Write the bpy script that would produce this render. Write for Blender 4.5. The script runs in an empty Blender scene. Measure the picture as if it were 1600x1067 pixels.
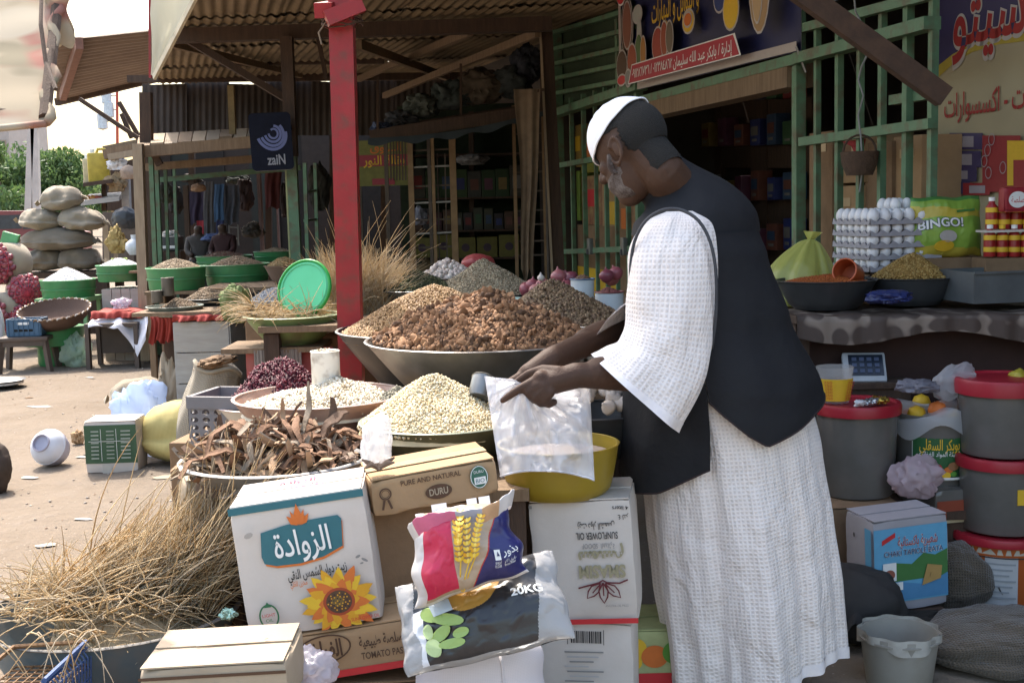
import bpy,bmesh,math,random
import numpy as np
from mathutils import Vector,Matrix,Euler,noise

R = math.radians
random.seed(11)
rng = np.random.default_rng(11)
scene = bpy.context.scene
COL = scene.collection

# ------------------------------------------------------------------ camera
CAM_H = 1.35
FPX = 1900.0                       # focal length in pixels of the 1600 px wide photograph
PITCH,ROLL = R(6.46),R(-1.5)
CAMR = Matrix.Rotation(R(90) - PITCH,3,'X') @ Matrix.Rotation(ROLL,3,'Z')
cam_data = bpy.data.cameras.new('camera')
cam_data.sensor_width = 36.0
cam_data.lens = 36.0*FPX/1600.0
cam_data.clip_start = 0.05
cam_data.clip_end = 2000.0
cam = bpy.data.objects.new('camera',cam_data)
COL.objects.link(cam)
cam.location = (0,0,CAM_H)
cam.rotation_euler = CAMR.to_euler()
scene.camera = cam

# ------------------------------------------------------------------ sky, sun, exposure
SUN_AZ = R(-26)                    # from straight ahead (+Y) towards the left
SUN_EL = R(57)
world = bpy.data.worlds.new('World')
scene.world = world
world.use_nodes = True
wn,wl = world.node_tree.nodes,world.node_tree.links
bg = wn['Background']
sky = wn.new('ShaderNodeTexSky')
sky.sky_type = 'NISHITA'
sky.sun_disc = False
sky.sun_elevation = SUN_EL
sky.sun_rotation = SUN_AZ
sky.air_density = 1.5
sky.dust_density = 4.8
sky.ozone_density = 0.4
wl.new(sky.outputs[0],bg.inputs[0])
bg.inputs[1].default_value = 0.15
sun_data = bpy.data.lights.new('sun','SUN')
sun_data.energy = 2.0
sun_data.angle = R(0.5)
sun_data.color = (1.0,0.945,0.86)
sun = bpy.data.objects.new('sun',sun_data)
COL.objects.link(sun)
sdir = Vector((math.sin(SUN_AZ)*math.cos(SUN_EL),math.cos(SUN_AZ)*math.cos(SUN_EL),math.sin(SUN_EL)))
sun.rotation_euler = sdir.to_track_quat('Z','Y').to_euler()
sun.location = sdir*20
scene.view_settings.view_transform = 'Standard'
scene.view_settings.look = 'None'
scene.view_settings.exposure = 1.88
scene.view_settings.gamma = 1.0
scene.view_settings.use_curve_mapping = False
scene.render.engine = 'CYCLES'
scene.cycles.max_bounces = 8
scene.cycles.transparent_max_bounces = 12
scene.cycles.use_denoising = True

# ------------------------------------------------------------------ placing helpers (photo pixel + real distance -> place)
def ray(px,py):
    return CAMR @ Vector(((px - 800)/FPX,(533.5 - py)/FPX,-1))
def at(px,py,Y):
    d = ray(px,py);t = Y/d.y
    return Vector((d.x*t,Y,CAM_H + d.z*t))
def atz(px,py,z):
    d = ray(px,py);t = (z - CAM_H)/d.z
    return Vector((d.x*t,d.y*t,z))
def V(*a): return Vector(a)

# ------------------------------------------------------------------ materials
MATS = {}
def mat(name,col,rough=0.7,col2=None,scale=12.0,amt=0.6,bump=0.0,bscale=None,metal=0.0,spec=0.4,
        trans=0.0,alpha=1.0,sheen=0.0,detail=5.0,aniso=None,emit=None,dirt=None,sss=0.0,tsl=0.0):
    """Principled material, its colour broken up by noise in the object's own space."""
    if name in MATS: return MATS[name]
    m = bpy.data.materials.new(name);m.use_nodes = True
    nt = m.node_tree;N,L = nt.nodes,nt.links
    b = N['Principled BSDF']
    b.inputs['Roughness'].default_value = rough
    b.inputs['Metallic'].default_value = metal
    b.inputs['Specular IOR Level'].default_value = spec
    if trans: b.inputs['Transmission Weight'].default_value = trans
    if alpha < 1: b.inputs['Alpha'].default_value = alpha
    if sheen: b.inputs['Sheen Weight'].default_value = sheen
    tc = N.new('ShaderNodeTexCoord')
    mp = N.new('ShaderNodeMapping');L.new(tc.outputs['Object'],mp.inputs[0])
    if aniso: mp.inputs['Scale'].default_value = aniso
    if col2 is None: col2 = tuple(c*0.68 for c in col)
    nz = N.new('ShaderNodeTexNoise');nz.inputs['Scale'].default_value = scale
    nz.inputs['Detail'].default_value = detail;nz.inputs['Roughness'].default_value = 0.62
    L.new(mp.outputs[0],nz.inputs['Vector'])
    rp = N.new('ShaderNodeValToRGB')
    rp.color_ramp.elements[0].position = 0.5 - 0.5*(1.02 - amt)*0.9
    rp.color_ramp.elements[1].position = 0.5 + 0.5*(1.02 - amt)*0.9
    rp.color_ramp.elements[0].color = (*col2,1);rp.color_ramp.elements[1].color = (*col,1)
    L.new(nz.outputs['Fac'],rp.inputs[0])
    out = rp.outputs[0]
    if dirt:                                   # second, coarser layer of dust or grime: (colour, amount, scale)
        n2 = N.new('ShaderNodeTexNoise');n2.inputs['Scale'].default_value = dirt[2];n2.inputs['Detail'].default_value = 7
        L.new(tc.outputs['Object'],n2.inputs['Vector'])
        r2 = N.new('ShaderNodeValToRGB');r2.color_ramp.elements[0].position = 0.48;r2.color_ramp.elements[1].position = 0.72
        r2.color_ramp.elements[1].color = (dirt[1],)*3 + (1,)
        L.new(n2.outputs['Fac'],r2.inputs[0])
        mx = N.new('ShaderNodeMixRGB');mx.inputs[2].default_value = (*dirt[0],1)
        L.new(r2.outputs[0],mx.inputs[0]);L.new(out,mx.inputs[1]);out = mx.outputs[0]
    L.new(out,b.inputs['Base Color'])
    if bump:
        nb = N.new('ShaderNodeTexNoise');nb.inputs['Scale'].default_value = bscale or scale*4
        nb.inputs['Detail'].default_value = 4
        L.new(mp.outputs[0],nb.inputs['Vector'])
        bp = N.new('ShaderNodeBump');bp.inputs['Strength'].default_value = bump;bp.inputs['Distance'].default_value = 0.01
        L.new(nb.outputs['Fac'],bp.inputs['Height']);L.new(bp.outputs[0],b.inputs['Normal'])
    if tsl:                                    # thin translucent sheet (plastic bag, cloth)
        t = N.new('ShaderNodeBsdfTranslucent');L.new(out,t.inputs[0])
        mix = N.new('ShaderNodeMixShader');mix.inputs[0].default_value = tsl
        L.new(b.outputs[0],mix.inputs[1]);L.new(t.outputs[0],mix.inputs[2])
        L.new(mix.outputs[0],N['Material Output'].inputs[0])
    if emit:
        b.inputs['Emission Color'].default_value = (*emit[0],1);b.inputs['Emission Strength'].default_value = emit[1]
    MATS[name] = m
    return m

def weave_mat(name,col,col2,cell=90.0,rough=0.85,open_=0.0,bump=0.4,tsl=0.0,band=None,sat=0.25,square=False,wr=0.0):
    """Woven cloth on the surface's UV (metres): crossing threads, darker in the gaps."""
    if name in MATS: return MATS[name]
    m = bpy.data.materials.new(name);m.use_nodes = True
    nt = m.node_tree;N,L = nt.nodes,nt.links
    b = N['Principled BSDF'];b.inputs['Roughness'].default_value = rough
    b.inputs['Specular IOR Level'].default_value = 0.15;b.inputs['Sheen Weight'].default_value = sat
    uv = N.new('ShaderNodeUVMap')
    sep = N.new('ShaderNodeSeparateXYZ');L.new(uv.outputs[0],sep.inputs[0])
    def stripe(sock,k):
        a = N.new('ShaderNodeMath');a.operation = 'MULTIPLY';a.inputs[1].default_value = k;L.new(sock,a.inputs[0])
        s = N.new('ShaderNodeMath');s.operation = 'SINE';L.new(a.outputs[0],s.inputs[0])
        c = N.new('ShaderNodeMath');c.operation = 'MULTIPLY_ADD';c.inputs[1].default_value = 0.5;c.inputs[2].default_value = 0.5
        L.new(s.outputs[0],c.inputs[0]);return c.outputs[0]
    sx = stripe(sep.outputs[0],2*math.pi*cell);sy = stripe(sep.outputs[1],2*math.pi*cell*(band or 1.0))
    mu = N.new('ShaderNodeMath');mu.operation = 'MINIMUM' if square else 'MULTIPLY';L.new(sx,mu.inputs[0]);L.new(sy,mu.inputs[1])
    nz = N.new('ShaderNodeTexNoise');nz.inputs['Scale'].default_value = 9;nz.inputs['Detail'].default_value = 4
    L.new(uv.outputs[0],nz.inputs['Vector'])
    ad = N.new('ShaderNodeMath');ad.operation = 'MULTIPLY_ADD';ad.inputs[1].default_value = 0.5
    L.new(nz.outputs['Fac'],ad.inputs[0]);L.new(mu.outputs[0],ad.inputs[2])
    rp = N.new('ShaderNodeValToRGB');rp.color_ramp.elements[0].position = 0.45;rp.color_ramp.elements[1].position = 1.05
    rp.color_ramp.elements[0].color = (*col,1);rp.color_ramp.elements[1].color = (*col2,1)
    L.new(ad.outputs[0],rp.inputs[0]);L.new(rp.outputs[0],b.inputs['Base Color'])
    bp = N.new('ShaderNodeBump');bp.inputs['Strength'].default_value = bump;bp.inputs['Distance'].default_value = 0.004;bp.invert = True
    L.new(mu.outputs[0],bp.inputs['Height'])
    if wr:                                     # soft creases in the cloth
        n3 = N.new('ShaderNodeTexNoise');n3.inputs['Scale'].default_value = 11;n3.inputs['Detail'].default_value = 3;n3.inputs['Distortion'].default_value = .6
        mp3 = N.new('ShaderNodeMapping');mp3.inputs['Scale'].default_value = (1.6,.7,1);L.new(uv.outputs[0],mp3.inputs[0]);L.new(mp3.outputs[0],n3.inputs['Vector'])
        b3 = N.new('ShaderNodeBump');b3.inputs['Strength'].default_value = wr;b3.inputs['Distance'].default_value = .05;L.new(n3.outputs['Fac'],b3.inputs['Height']);L.new(b3.outputs[0],bp.inputs['Normal'])
    L.new(bp.outputs[0],b.inputs['Normal'])
    sh = b.outputs[0]
    if tsl:
        t = N.new('ShaderNodeBsdfTranslucent');L.new(rp.outputs[0],t.inputs[0])
        mix = N.new('ShaderNodeMixShader');mix.inputs[0].default_value = tsl
        L.new(sh,mix.inputs[1]);L.new(t.outputs[0],mix.inputs[2]);sh = mix.outputs[0]
    if open_:
        tr = N.new('ShaderNodeBsdfTransparent')
        r2 = N.new('ShaderNodeValToRGB');r2.color_ramp.elements[0].position = 0.62;r2.color_ramp.elements[1].position = 0.8
        r2.color_ramp.elements[1].color = (open_,)*3 + (1,)
        L.new(mu.outputs[0],r2.inputs[0])
        mix = N.new('ShaderNodeMixShader');L.new(r2.outputs[0],mix.inputs[0]);L.new(sh,mix.inputs[1]);L.new(tr.outputs[0],mix.inputs[2]);sh = mix.outputs[0]
    L.new(sh,N['Material Output'].inputs[0])
    MATS[name] = m
    return m

def film_mat(name,col,opacity,rough=0.25,tsl=0.5,var=0.0):
    """Thin plastic film: part clear, part milky, glossy."""
    if name in MATS: return MATS[name]
    m = bpy.data.materials.new(name);m.use_nodes = True
    nt = m.node_tree;N,L = nt.nodes,nt.links
    b = N['Principled BSDF'];b.inputs['Base Color'].default_value = (*col,1);b.inputs['Roughness'].default_value = rough
    b.inputs['Specular IOR Level'].default_value = 0.6
    tc = N.new('ShaderNodeTexCoord');nz = N.new('ShaderNodeTexNoise');nz.inputs['Scale'].default_value = 22;nz.inputs['Detail'].default_value = 5
    L.new(tc.outputs['Object'],nz.inputs['Vector'])
    bp = N.new('ShaderNodeBump');bp.inputs['Strength'].default_value = 0.5;bp.inputs['Distance'].default_value = 0.012
    L.new(nz.outputs['Fac'],bp.inputs['Height']);L.new(bp.outputs[0],b.inputs['Normal'])
    t = N.new('ShaderNodeBsdfTranslucent');t.inputs[0].default_value = (*col,1)
    m1 = N.new('ShaderNodeMixShader');m1.inputs[0].default_value = tsl
    L.new(b.outputs[0],m1.inputs[1]);L.new(t.outputs[0],m1.inputs[2])
    tr = N.new('ShaderNodeBsdfTransparent')
    m2 = N.new('ShaderNodeMixShader');m2.inputs[0].default_value = opacity
    L.new(tr.outputs[0],m2.inputs[1]);L.new(m1.outputs[0],m2.inputs[2])
    L.new(m2.outputs[0],N['Material Output'].inputs[0])
    MATS[name] = m
    return m

# ------------------------------------------------------------------ objects
def tag(o,label=None,cat=None,group=None,kind=None):
    if label: o['label'] = label
    if cat: o['category'] = cat
    if group: o['group'] = group
    if kind: o['kind'] = kind
    return o
def thing(name,label,cat,loc=(0,0,0),rot=(0,0,0),group=None):
    o = bpy.data.objects.new(name,None);COL.objects.link(o)
    o.empty_display_size = 0.05
    o.location = loc
    o.rotation_euler = rot if not isinstance(rot,(int,float)) else (0,0,rot)
    return tag(o,label,cat,group)
def link(name,me,parent=None,loc=None,rot=None,scale=None):
    o = bpy.data.objects.new(name,me);COL.objects.link(o)
    if parent: o.parent = parent
    if loc is not None: o.location = loc
    if rot is not None: o.rotation_euler = rot
    if scale is not None: o.scale = scale if not isinstance(scale,(int,float)) else (scale,)*3
    return o
def dup(root,loc=None,rot=None,label=None,scale=None):
    r = root.copy();COL.objects.link(r)
    if loc is not None: r.location = loc
    if rot is not None: r.rotation_euler = rot if not isinstance(rot,(int,float)) else (0,0,rot)
    if label: r['label'] = label
    if scale is not None: r.scale = scale if not isinstance(scale,(int,float)) else (scale,)*3
    for ch in list(root.children):
        c = ch.copy();COL.objects.link(c);c.parent = r
        for g in list(ch.children):
            d = g.copy();COL.objects.link(d);d.parent = c
    return r

BOXF = [(0,3,2,1),(4,5,6,7),(0,1,5,4),(1,2,6,5),(2,3,7,6),(3,0,4,7)]
class MB:
    def __init__(s): s.v = [];s.f = [];s.m = [];s.mats = [];s.uv = []
    def mi(s,m):
        if m not in s.mats: s.mats.append(m)
        return s.mats.index(m)
    def add(s,verts,faces,m,M=None,uvs=None):
        o = len(s.v);k = s.mi(m)
        s.v.extend([tuple(M @ Vector(v)) if M is not None else tuple(v) for v in verts])
        for i,f in enumerate(faces):
            s.f.append(tuple(o + j for j in f));s.m.append(k)
            s.uv.extend(uvs[i] if uvs else [(0,0)]*len(f))
        return s
    def box(s,c,size,m,rot=None,bev=0.0):
        x,y,z = size[0]/2,size[1]/2,size[2]/2
        M = Matrix.Translation(c)
        if rot is not None: M = M @ (rot if isinstance(rot,Matrix) else Euler(rot).to_matrix().to_4x4())
        if bev <= 0:
            return s.add([(-x,-y,-z),(x,-y,-z),(x,y,-z),(-x,y,-z),(-x,-y,z),(x,-y,z),(x,y,z),(-x,y,z)],BOXF,m,M)
        bm = bmesh.new();bmesh.ops.create_cube(bm,size=1.0)
        for v in bm.verts: v.co = Vector((v.co.x*2*x,v.co.y*2*y,v.co.z*2*z))
        bmesh.ops.bevel(bm,geom=bm.edges[:],offset=bev,segments=2,profile=0.6,affect='EDGES')
        s.bm(bm,m,M);return s
    def bm(s,bm,m,M=None):
        bm.verts.index_update()
        s.add([v.co.copy() for v in bm.verts],[[v.index for v in f.verts] for f in bm.faces],m,M);bm.free();return s
    def lathe(s,prof,m,n=32,M=None,wob=0.0,closed=False):
        """prof: (radius, z) pairs from bottom to top; radius 0 makes a pole."""
        vs,fs,ring = [],[],[]
        for k,(r,z) in enumerate(prof):
            if r <= 1e-6: ring.append([len(vs)]);vs.append((0,0,z));continue
            row = []
            for i in range(n):
                a = 2*math.pi*i/n
                w = 1 + (wob*math.sin(3*a + 1.3) + wob*0.6*math.sin(5*a + k) if wob else 0)
                row.append(len(vs));vs.append((r*w*math.cos(a),r*w*math.sin(a),z))
            ring.append(row)
        for a,b in zip(ring[:-1],ring[1:]):
            for i in range(n):
                j = (i + 1) % n
                if len(a) == 1 and len(b) == 1: continue
                if len(a) == 1: fs.append((a[0],b[j],b[i]))
                elif len(b) == 1: fs.append((a[i],a[j],b[0]))
                else: fs.append((a[i],a[j],b[j],b[i]))
        return s.add(vs,fs,m,M)
    def tube(s,path,r,m,n=8,caps=True,M=None):
        path = [Vector(p) for p in path];vs,fs = [],[]
        rr = r if isinstance(r,(list,tuple)) else [r]*len(path)
        up = None
        for i,p in enumerate(path):
            d = (path[min(i + 1,len(path) - 1)] - path[max(i - 1,0)]).normalized()
            if up is None: up = d.orthogonal().normalized()
            up = (up - d*up.dot(d)).normalized();sd = d.cross(up)
            for k in range(n):
                a = 2*math.pi*k/n
                vs.append(p + (up*math.cos(a) + sd*math.sin(a))*rr[i])
        for i in range(len(path) - 1):
            for k in range(n):
                j = (k + 1) % n
                fs.append((i*n + k,i*n + j,(i + 1)*n + j,(i + 1)*n + k))
        if caps:
            fs.append(tuple(reversed(range(n))));fs.append(tuple((len(path) - 1)*n + k for k in range(n)))
        return s.add(vs,fs,m,M)
    def bar(s,a,b,w,h,m):
        """square section bar from a to b"""
        a,b = Vector(a),Vector(b);d = b - a;L = d.length
        q = d.to_track_quat('Z','X').to_matrix().to_4x4()
        return s.box((a + b)/2,(w,h,L),m,q)
    def grid(s,fn,nu,nv,m,mfn=None,uvscale=None,flip=False,M=None):
        o = len(s.v)
        for j in range(nv + 1):
            for i in range(nu + 1):
                p = fn(i/nu,j/nv)
                s.v.append(tuple(M @ Vector(p)) if M is not None else tuple(p))
        k = s.mi(m)
        for j in range(nv):
            for i in range(nu):
                a = o + j*(nu + 1) + i
                f = (a,a + 1,a + nu + 2,a + nu + 1)
                q = [(i/nu,j/nv),((i + 1)/nu,j/nv),((i + 1)/nu,(j + 1)/nv),(i/nu,(j + 1)/nv)]
                if uvscale: q = [(x*uvscale[0],y*uvscale[1]) for x,y in q]
                if flip: f = tuple(reversed(f));q.reverse()
                s.f.append(f);s.uv.extend(q)
                s.m.append(s.mi(mfn((i + .5)/nu,(j + .5)/nv)) if mfn else k)
        return s
    def poly(s,pts,m,M=None):
        return s.add(pts,[tuple(range(len(pts)))],m,M)
    def mesh(s,name,smooth=None):
        me = bpy.data.meshes.new(name)
        me.from_pydata(s.v,[],s.f)
        for x in s.mats: me.materials.append(x)
        me.polygons.foreach_set('material_index',s.m)
        if any(u != (0,0) for u in s.uv[:400]) or any(u != (0,0) for u in s.uv[-400:]):
            ul = me.uv_layers.new(name='UVMap');ul.data.foreach_set('uv',[c for u in s.uv for c in u])
        me.update()
        if smooth is not None:
            me.shade_smooth()
            if smooth < 170: me.set_sharp_from_angle(angle=R(smooth))
        return me
    def build(s,name,parent=None,loc=None,rot=None,smooth=None):
        return link(name,s.mesh(name,smooth),parent,loc,rot)

def fbm(x,y=0.0,z=0.0,s=1.0): return noise.fractal(Vector((x*s,y*s,z*s)),0.9,2.0,4)

# ------------------------------------------------------------------ scattering thousands of small pieces in one mesh
def scatter_mesh(name,temps,pos,mats,smin,smax,tilt=math.pi,nrm=None,extra=None,squash=None):
    """temps: list of (verts, faces); one copy per position with a random turn, size and material."""
    n = len(pos)
    vs,fs,ms,off = [],[],[],0
    pick = rng.integers(0,len(temps),n)
    allv,allf,allm = [],[],[]
    for t,(tv,tf) in enumerate(temps):
        ids = np.nonzero(pick == t)[0]
        if len(ids) == 0: continue
        tv = np.asarray(tv,float);k = len(tv)
        ang = rng.uniform(-1,1,(len(ids),3))*np.array([tilt,tilt,math.pi])
        cx,cy,cz = np.cos(ang).T;sx,sy,sz = np.sin(ang).T
        Rm = np.empty((len(ids),3,3))
        Rm[:,0,0] = cz*cy;Rm[:,0,1] = cz*sy*sx - sz*cx;Rm[:,0,2] = cz*sy*cx + sz*sx
        Rm[:,1,0] = sz*cy;Rm[:,1,1] = sz*sy*sx + cz*cx;Rm[:,1,2] = sz*sy*cx - cz*sx
        Rm[:,2,0] = -sy;Rm[:,2,1] = cy*sx;Rm[:,2,2] = cy*cx
        sc = rng.uniform(smin,smax,(len(ids),1,1))
        P = np.einsum('nij,kj->nki',Rm,tv)*sc + np.asarray(pos)[ids][:,None,:]
        allv.append(P.reshape(-1,3))
        mi = rng.integers(0,len(mats),len(ids))
        lens = [len(f) for f in tf];flat = np.concatenate([np.asarray(f) for f in tf])
        fl = (flat[None,:] + (np.arange(len(ids))*k)[:,None] + off)
        allf.append((fl.reshape(-1),np.tile(lens,len(ids)),np.repeat(mi,len(tf))))
        off += len(ids)*k
    vv = np.concatenate(allv);li = np.concatenate([a[0] for a in allf]);ln = np.concatenate([a[1] for a in allf]);mm = np.concatenate([a[2] for a in allf])
    if extra:                                   # an MB whose mesh is joined in (the body of the heap)
        ev = np.asarray(extra.v);vv = np.concatenate([vv,ev])
        li = np.concatenate([li,np.concatenate([np.asarray(f) for f in extra.f]) + off]);ln = np.concatenate([ln,[len(f) for f in extra.f]])
        mm = np.concatenate([mm,np.asarray(extra.m) + len(mats)]);mats = list(mats) + extra.mats
    me = bpy.data.meshes.new(name)
    me.vertices.add(len(vv));me.vertices.foreach_set('co',vv.astype(np.float32).ravel())
    me.loops.add(len(li));me.loops.foreach_set('vertex_index',li.astype(np.int32))
    me.polygons.add(len(ln));st = np.concatenate([[0],np.cumsum(ln)[:-1]])
    me.polygons.foreach_set('loop_start',st.astype(np.int32))
    for x in mats: me.materials.append(x)
    me.polygons.foreach_set('material_index',mm.astype(np.int32))
    me.update(calc_edges=True)
    return me
def lump(sub=1,sx=1,sy=1,sz=1,jit=0.12,seed=0):
    """a small faceted lump as a template"""
    bm = bmesh.new();bmesh.ops.create_icosphere(bm,subdivisions=sub,radius=1.0)
    r = random.Random(seed)
    vs = [((v.co.x*sx)*(1 + r.uniform(-jit,jit)),(v.co.y*sy)*(1 + r.uniform(-jit,jit)),(v.co.z*sz)*(1 + r.uniform(-jit,jit))) for v in bm.verts]
    bm.verts.index_update();fs = [[v.index for v in f.verts] for f in bm.faces];bm.free()
    return vs,fs
OCT = ([(1,0,0),(-1,0,0),(0,1,0),(0,-1,0),(0,0,1),(0,0,-1)],[(0,2,4),(2,1,4),(1,3,4),(3,0,4),(2,0,5),(1,2,5),(3,1,5),(0,3,5)])
def octs(sx,sy,sz): return ([(x*sx,y*sy,z*sz) for x,y,z in OCT[0]],OCT[1])

def heap_fn(Rh,Hh,p=1.5,nz=0.06,seed=0,skew=(0,0)):
    def f(x,y):
        r = min(1.0,math.hypot(x - skew[0]*Rh*(1 - math.hypot(x,y)/Rh),y - skew[1]*Rh*(1 - math.hypot(x,y)/Rh))/Rh)
        return Hh*((1 - r ** p) + nz*noise.noise(Vector((x*5/Rh*.5,y*5/Rh*.5,seed*3.1)))*(1 - r*r)*2)
    return f
def heap_body(f,Rh,m,n=28,rings=9,z0=-0.02):
    mb = MB();vs = [(0,0,f(0,0))];fs = []
    for k in range(1,rings + 1):
        r = Rh*k/rings
        for i in range(n):
            a = 2*math.pi*i/n;x,y = r*math.cos(a),r*math.sin(a)
            vs.append((x,y,f(x,y) if k < rings else z0))
    for i in range(n): fs.append((0,1 + i,1 + (i + 1) % n))
    for k in range(rings - 1):
        for i in range(n):
            j = (i + 1) % n
            fs.append((1 + k*n + i,1 + (k + 1)*n + i,1 + (k + 1)*n + j,1 + k*n + j))
    mb.add(vs,fs,m);return mb
def heap(name,label,cat,loc,Rh,Hh,mats,base,temps,count,smin,smax,p=1.5,nz=0.06,seed=0,skew=(0,0),group=None,lift=0.35,tilt=math.pi):
    f = heap_fn(Rh,Hh,p,nz,seed,skew)
    rr = Rh*np.sqrt(rng.uniform(0,1,count));aa = rng.uniform(0,2*math.pi,count)
    pos = [(r*math.cos(a),r*math.sin(a),f(r*math.cos(a),r*math.sin(a)) + smax*lift*random.random()) for r,a in zip(rr,aa)]
    me = scatter_mesh(name,temps,pos,mats,smin,smax,tilt,extra=heap_body(f,Rh,base))
    o = link(name,me,loc=loc)
    return tag(o,label,cat,group,'stuff')

# ------------------------------------------------------------------ print and lettering
AR = {'ا': (0xFE8D,0),'أ': (0xFE83,0),'إ': (0xFE87,0),'ب': (0xFE8F,1),'ة': (0xFE93,0),'ت': (0xFE95,1),'ج': (0xFE9D,1),'ح': (0xFEA1,1),
      'خ': (0xFEA5,1),'د': (0xFEA9,0),'ذ': (0xFEAB,0),'ر': (0xFEAD,0),'ز': (0xFEAF,0),'س': (0xFEB1,1),'ش': (0xFEB5,1),'ص': (0xFEB9,1),
      'ط': (0xFEC1,1),'ع': (0xFEC9,1),'غ': (0xFECD,1),'ف': (0xFED1,1),'ق': (0xFED5,1),'ك': (0xFED9,1),'ل': (0xFEDD,1),'م': (0xFEE1,1),
      'ن': (0xFEE5,1),'ه': (0xFEE9,1),'و': (0xFEED,0),'ي': (0xFEF1,1),'ى': (0xFEEF,0),'ئ': (0xFE89,1)}
def arab(s):
    """joined letter forms, in drawing order"""
    out = []
    for i,c in enumerate(s):
        if c not in AR: out.append(c);continue
        b,d = AR[c]
        pj = i > 0 and s[i - 1] in AR and AR[s[i - 1]][1]
        nj = d and i < len(s) - 1 and s[i + 1] in AR
        out.append(chr(b + ((3 if nj else 1) if pj else (2 if nj else 0))))
    return ''.join(reversed(out))
_txt = {}
def text_geo(s,bold=0.0):
    """flat polygons of a line of lettering, 1 unit high, centred: (verts2d, faces, width)"""
    key = (s,bold)
    if key in _txt: return _txt[key]
    t = arab(s) if any(c in AR for c in s) else s
    cu = bpy.data.curves.new('lettering','FONT');cu.body = t;cu.size = 1.0;cu.align_x = 'CENTER';cu.offset = bold;cu.resolution_u = 3
    o = bpy.data.objects.new('lettering',cu)
    me = bpy.data.meshes.new_from_object(o)
    vs = [(v.co.x,v.co.y) for v in me.vertices];fs = [tuple(p.vertices) for p in me.polygons]
    bpy.data.objects.remove(o);bpy.data.curves.remove(cu);bpy.data.meshes.remove(me)
    if vs:
        x0 = min(v[0] for v in vs);x1 = max(v[0] for v in vs)
        vs = [(v[0] - (x0 + x1)/2,v[1]) for v in vs];w = x1 - x0
    else: w = 1
    _txt[key] = (vs,fs,w);return _txt[key]
class Print(MB):
    """flat print: S(u, v, lift) gives the place on the printed surface; every new layer lies a hair above the last"""
    def __init__(s,S,step=0.0006): super().__init__();s.S = S;s.h = step;s.step = step
    def build(s,*a,**k):
        o = super().build(*a,**k);o['kind'] = 'stuff';return o
    def put(s,pts,m,layer=True):
        s.add([s.S(u,v,s.h) for u,v in pts],[tuple(range(len(pts)))],m)
        if layer: s.h += s.step
        return s
    def rect(s,u0,v0,u1,v1,m,n=1):
        if n == 1: return s.put([(u0,v0),(u1,v0),(u1,v1),(u0,v1)],m)
        s.grid(lambda a,b: s.S(u0 + (u1 - u0)*a,v0 + (v1 - v0)*b,s.h),n,n,m);s.h += s.step;return s
    def ell(s,u,v,a,b,m,n=28,rot=0.0):
        c,d = math.cos(rot),math.sin(rot)
        return s.put([(u + a*math.cos(t)*c - b*math.sin(t)*d,v + a*math.cos(t)*d + b*math.sin(t)*c) for t in [2*math.pi*i/n for i in range(n)]],m)
    def ring(s,u,v,a,b,w,m,n=28,rot=0.0):
        pts,fs = [],[]
        c,d = math.cos(rot),math.sin(rot)
        for i in range(n):
            t = 2*math.pi*i/n
            for q in (0,w):
                x,y = (a - q)*math.cos(t),(b - q)*math.sin(t);pts.append(s.S(u + x*c - y*d,v + x*d + y*c,s.h))
        for i in range(n):
            j = (i + 1) % n;fs.append((2*i,2*j,2*j + 1,2*i + 1))
        s.add(pts,fs,m);s.h += s.step;return s
    def text(s,st,u,v,size,m,rot=0.0,width=None,bold=0.0,flipx=False):
        vs,fs,w = text_geo(st,bold)
        k = size if width is None else width/w
        ky = size if width is not None and size else k
        c,d = math.cos(rot),math.sin(rot)
        pts = []
        for x,y in vs:
            x,y = x*k*(-1 if flipx else 1),(y - 0.33)*ky
            pts.append(s.S(u + x*c - y*d,v + x*d + y*c,s.h))
        s.add(pts,fs,m);s.h += s.step;return s
    def line(s,pts,w,m):
        a = [];b = []
        for i,(x,y) in enumerate(pts):
            x0,y0 = pts[max(i - 1,0)];x1,y1 = pts[min(i + 1,len(pts) - 1)]
            l = math.hypot(x1 - x0,y1 - y0) or 1;nx,ny = -(y1 - y0)/l*w/2,(x1 - x0)/l*w/2
            a.append((x + nx,y + ny));b.append((x - nx,y - ny))
        vs = [s.S(*p,s.h) for p in a] + [s.S(*p,s.h) for p in b];n = len(pts)
        s.add(vs,[(i,i + 1,n + i + 1,n + i) for i in range(n - 1)],m);s.h += s.step;return s
def plane_S(o,u,v,n):
    o,u,v,n = Vector(o),Vector(u),Vector(v),Vector(n)
    return lambda a,b,h: o + u*a + v*b + n*h

# ------------------------------------------------------------------ shared colours
INK = lambda name,c,r=0.55: mat('print ' + name,c,r,tuple(x*0.85 for x in c),40,0.3)
white_ink = INK('white',(.78,.78,.76));black_ink = INK('black',(.03,.028,.028));red_ink = INK('red',(.55,.03,.035))
teal_ink = INK('teal',(.03,.14,.17));green_ink = INK('green',(.03,.19,.06));brown_ink = INK('brown',(.09,.045,.025))
yellow_ink = INK('yellow',(.72,.45,.03));orange_ink = INK('orange',(.62,.16,.03));blue_ink = INK('blue',(.03,.05,.28));navy_ink = INK('navy',(.022,.025,.10))
pink_ink = INK('pink',(.66,.07,.16));grey_ink = INK('grey',(.25,.24,.23));maroon_ink = INK('maroon',(.13,.018,.025));khaki_ink = INK('khaki',(.33,.29,.18))
sky_ink = INK('sky blue',(.12,.36,.56));gold_ink = INK('gold',(.66,.33,.02));rose_ink = INK('rose',(.60,.25,.30));leaf_ink = INK('leaf',(.10,.28,.04))
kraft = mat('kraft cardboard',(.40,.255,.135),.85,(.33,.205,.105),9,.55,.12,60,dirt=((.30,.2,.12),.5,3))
kraft_dark = mat('worn brown cardboard',(.26,.16,.09),.88,(.18,.11,.06),9,.5,.15,60)
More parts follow.
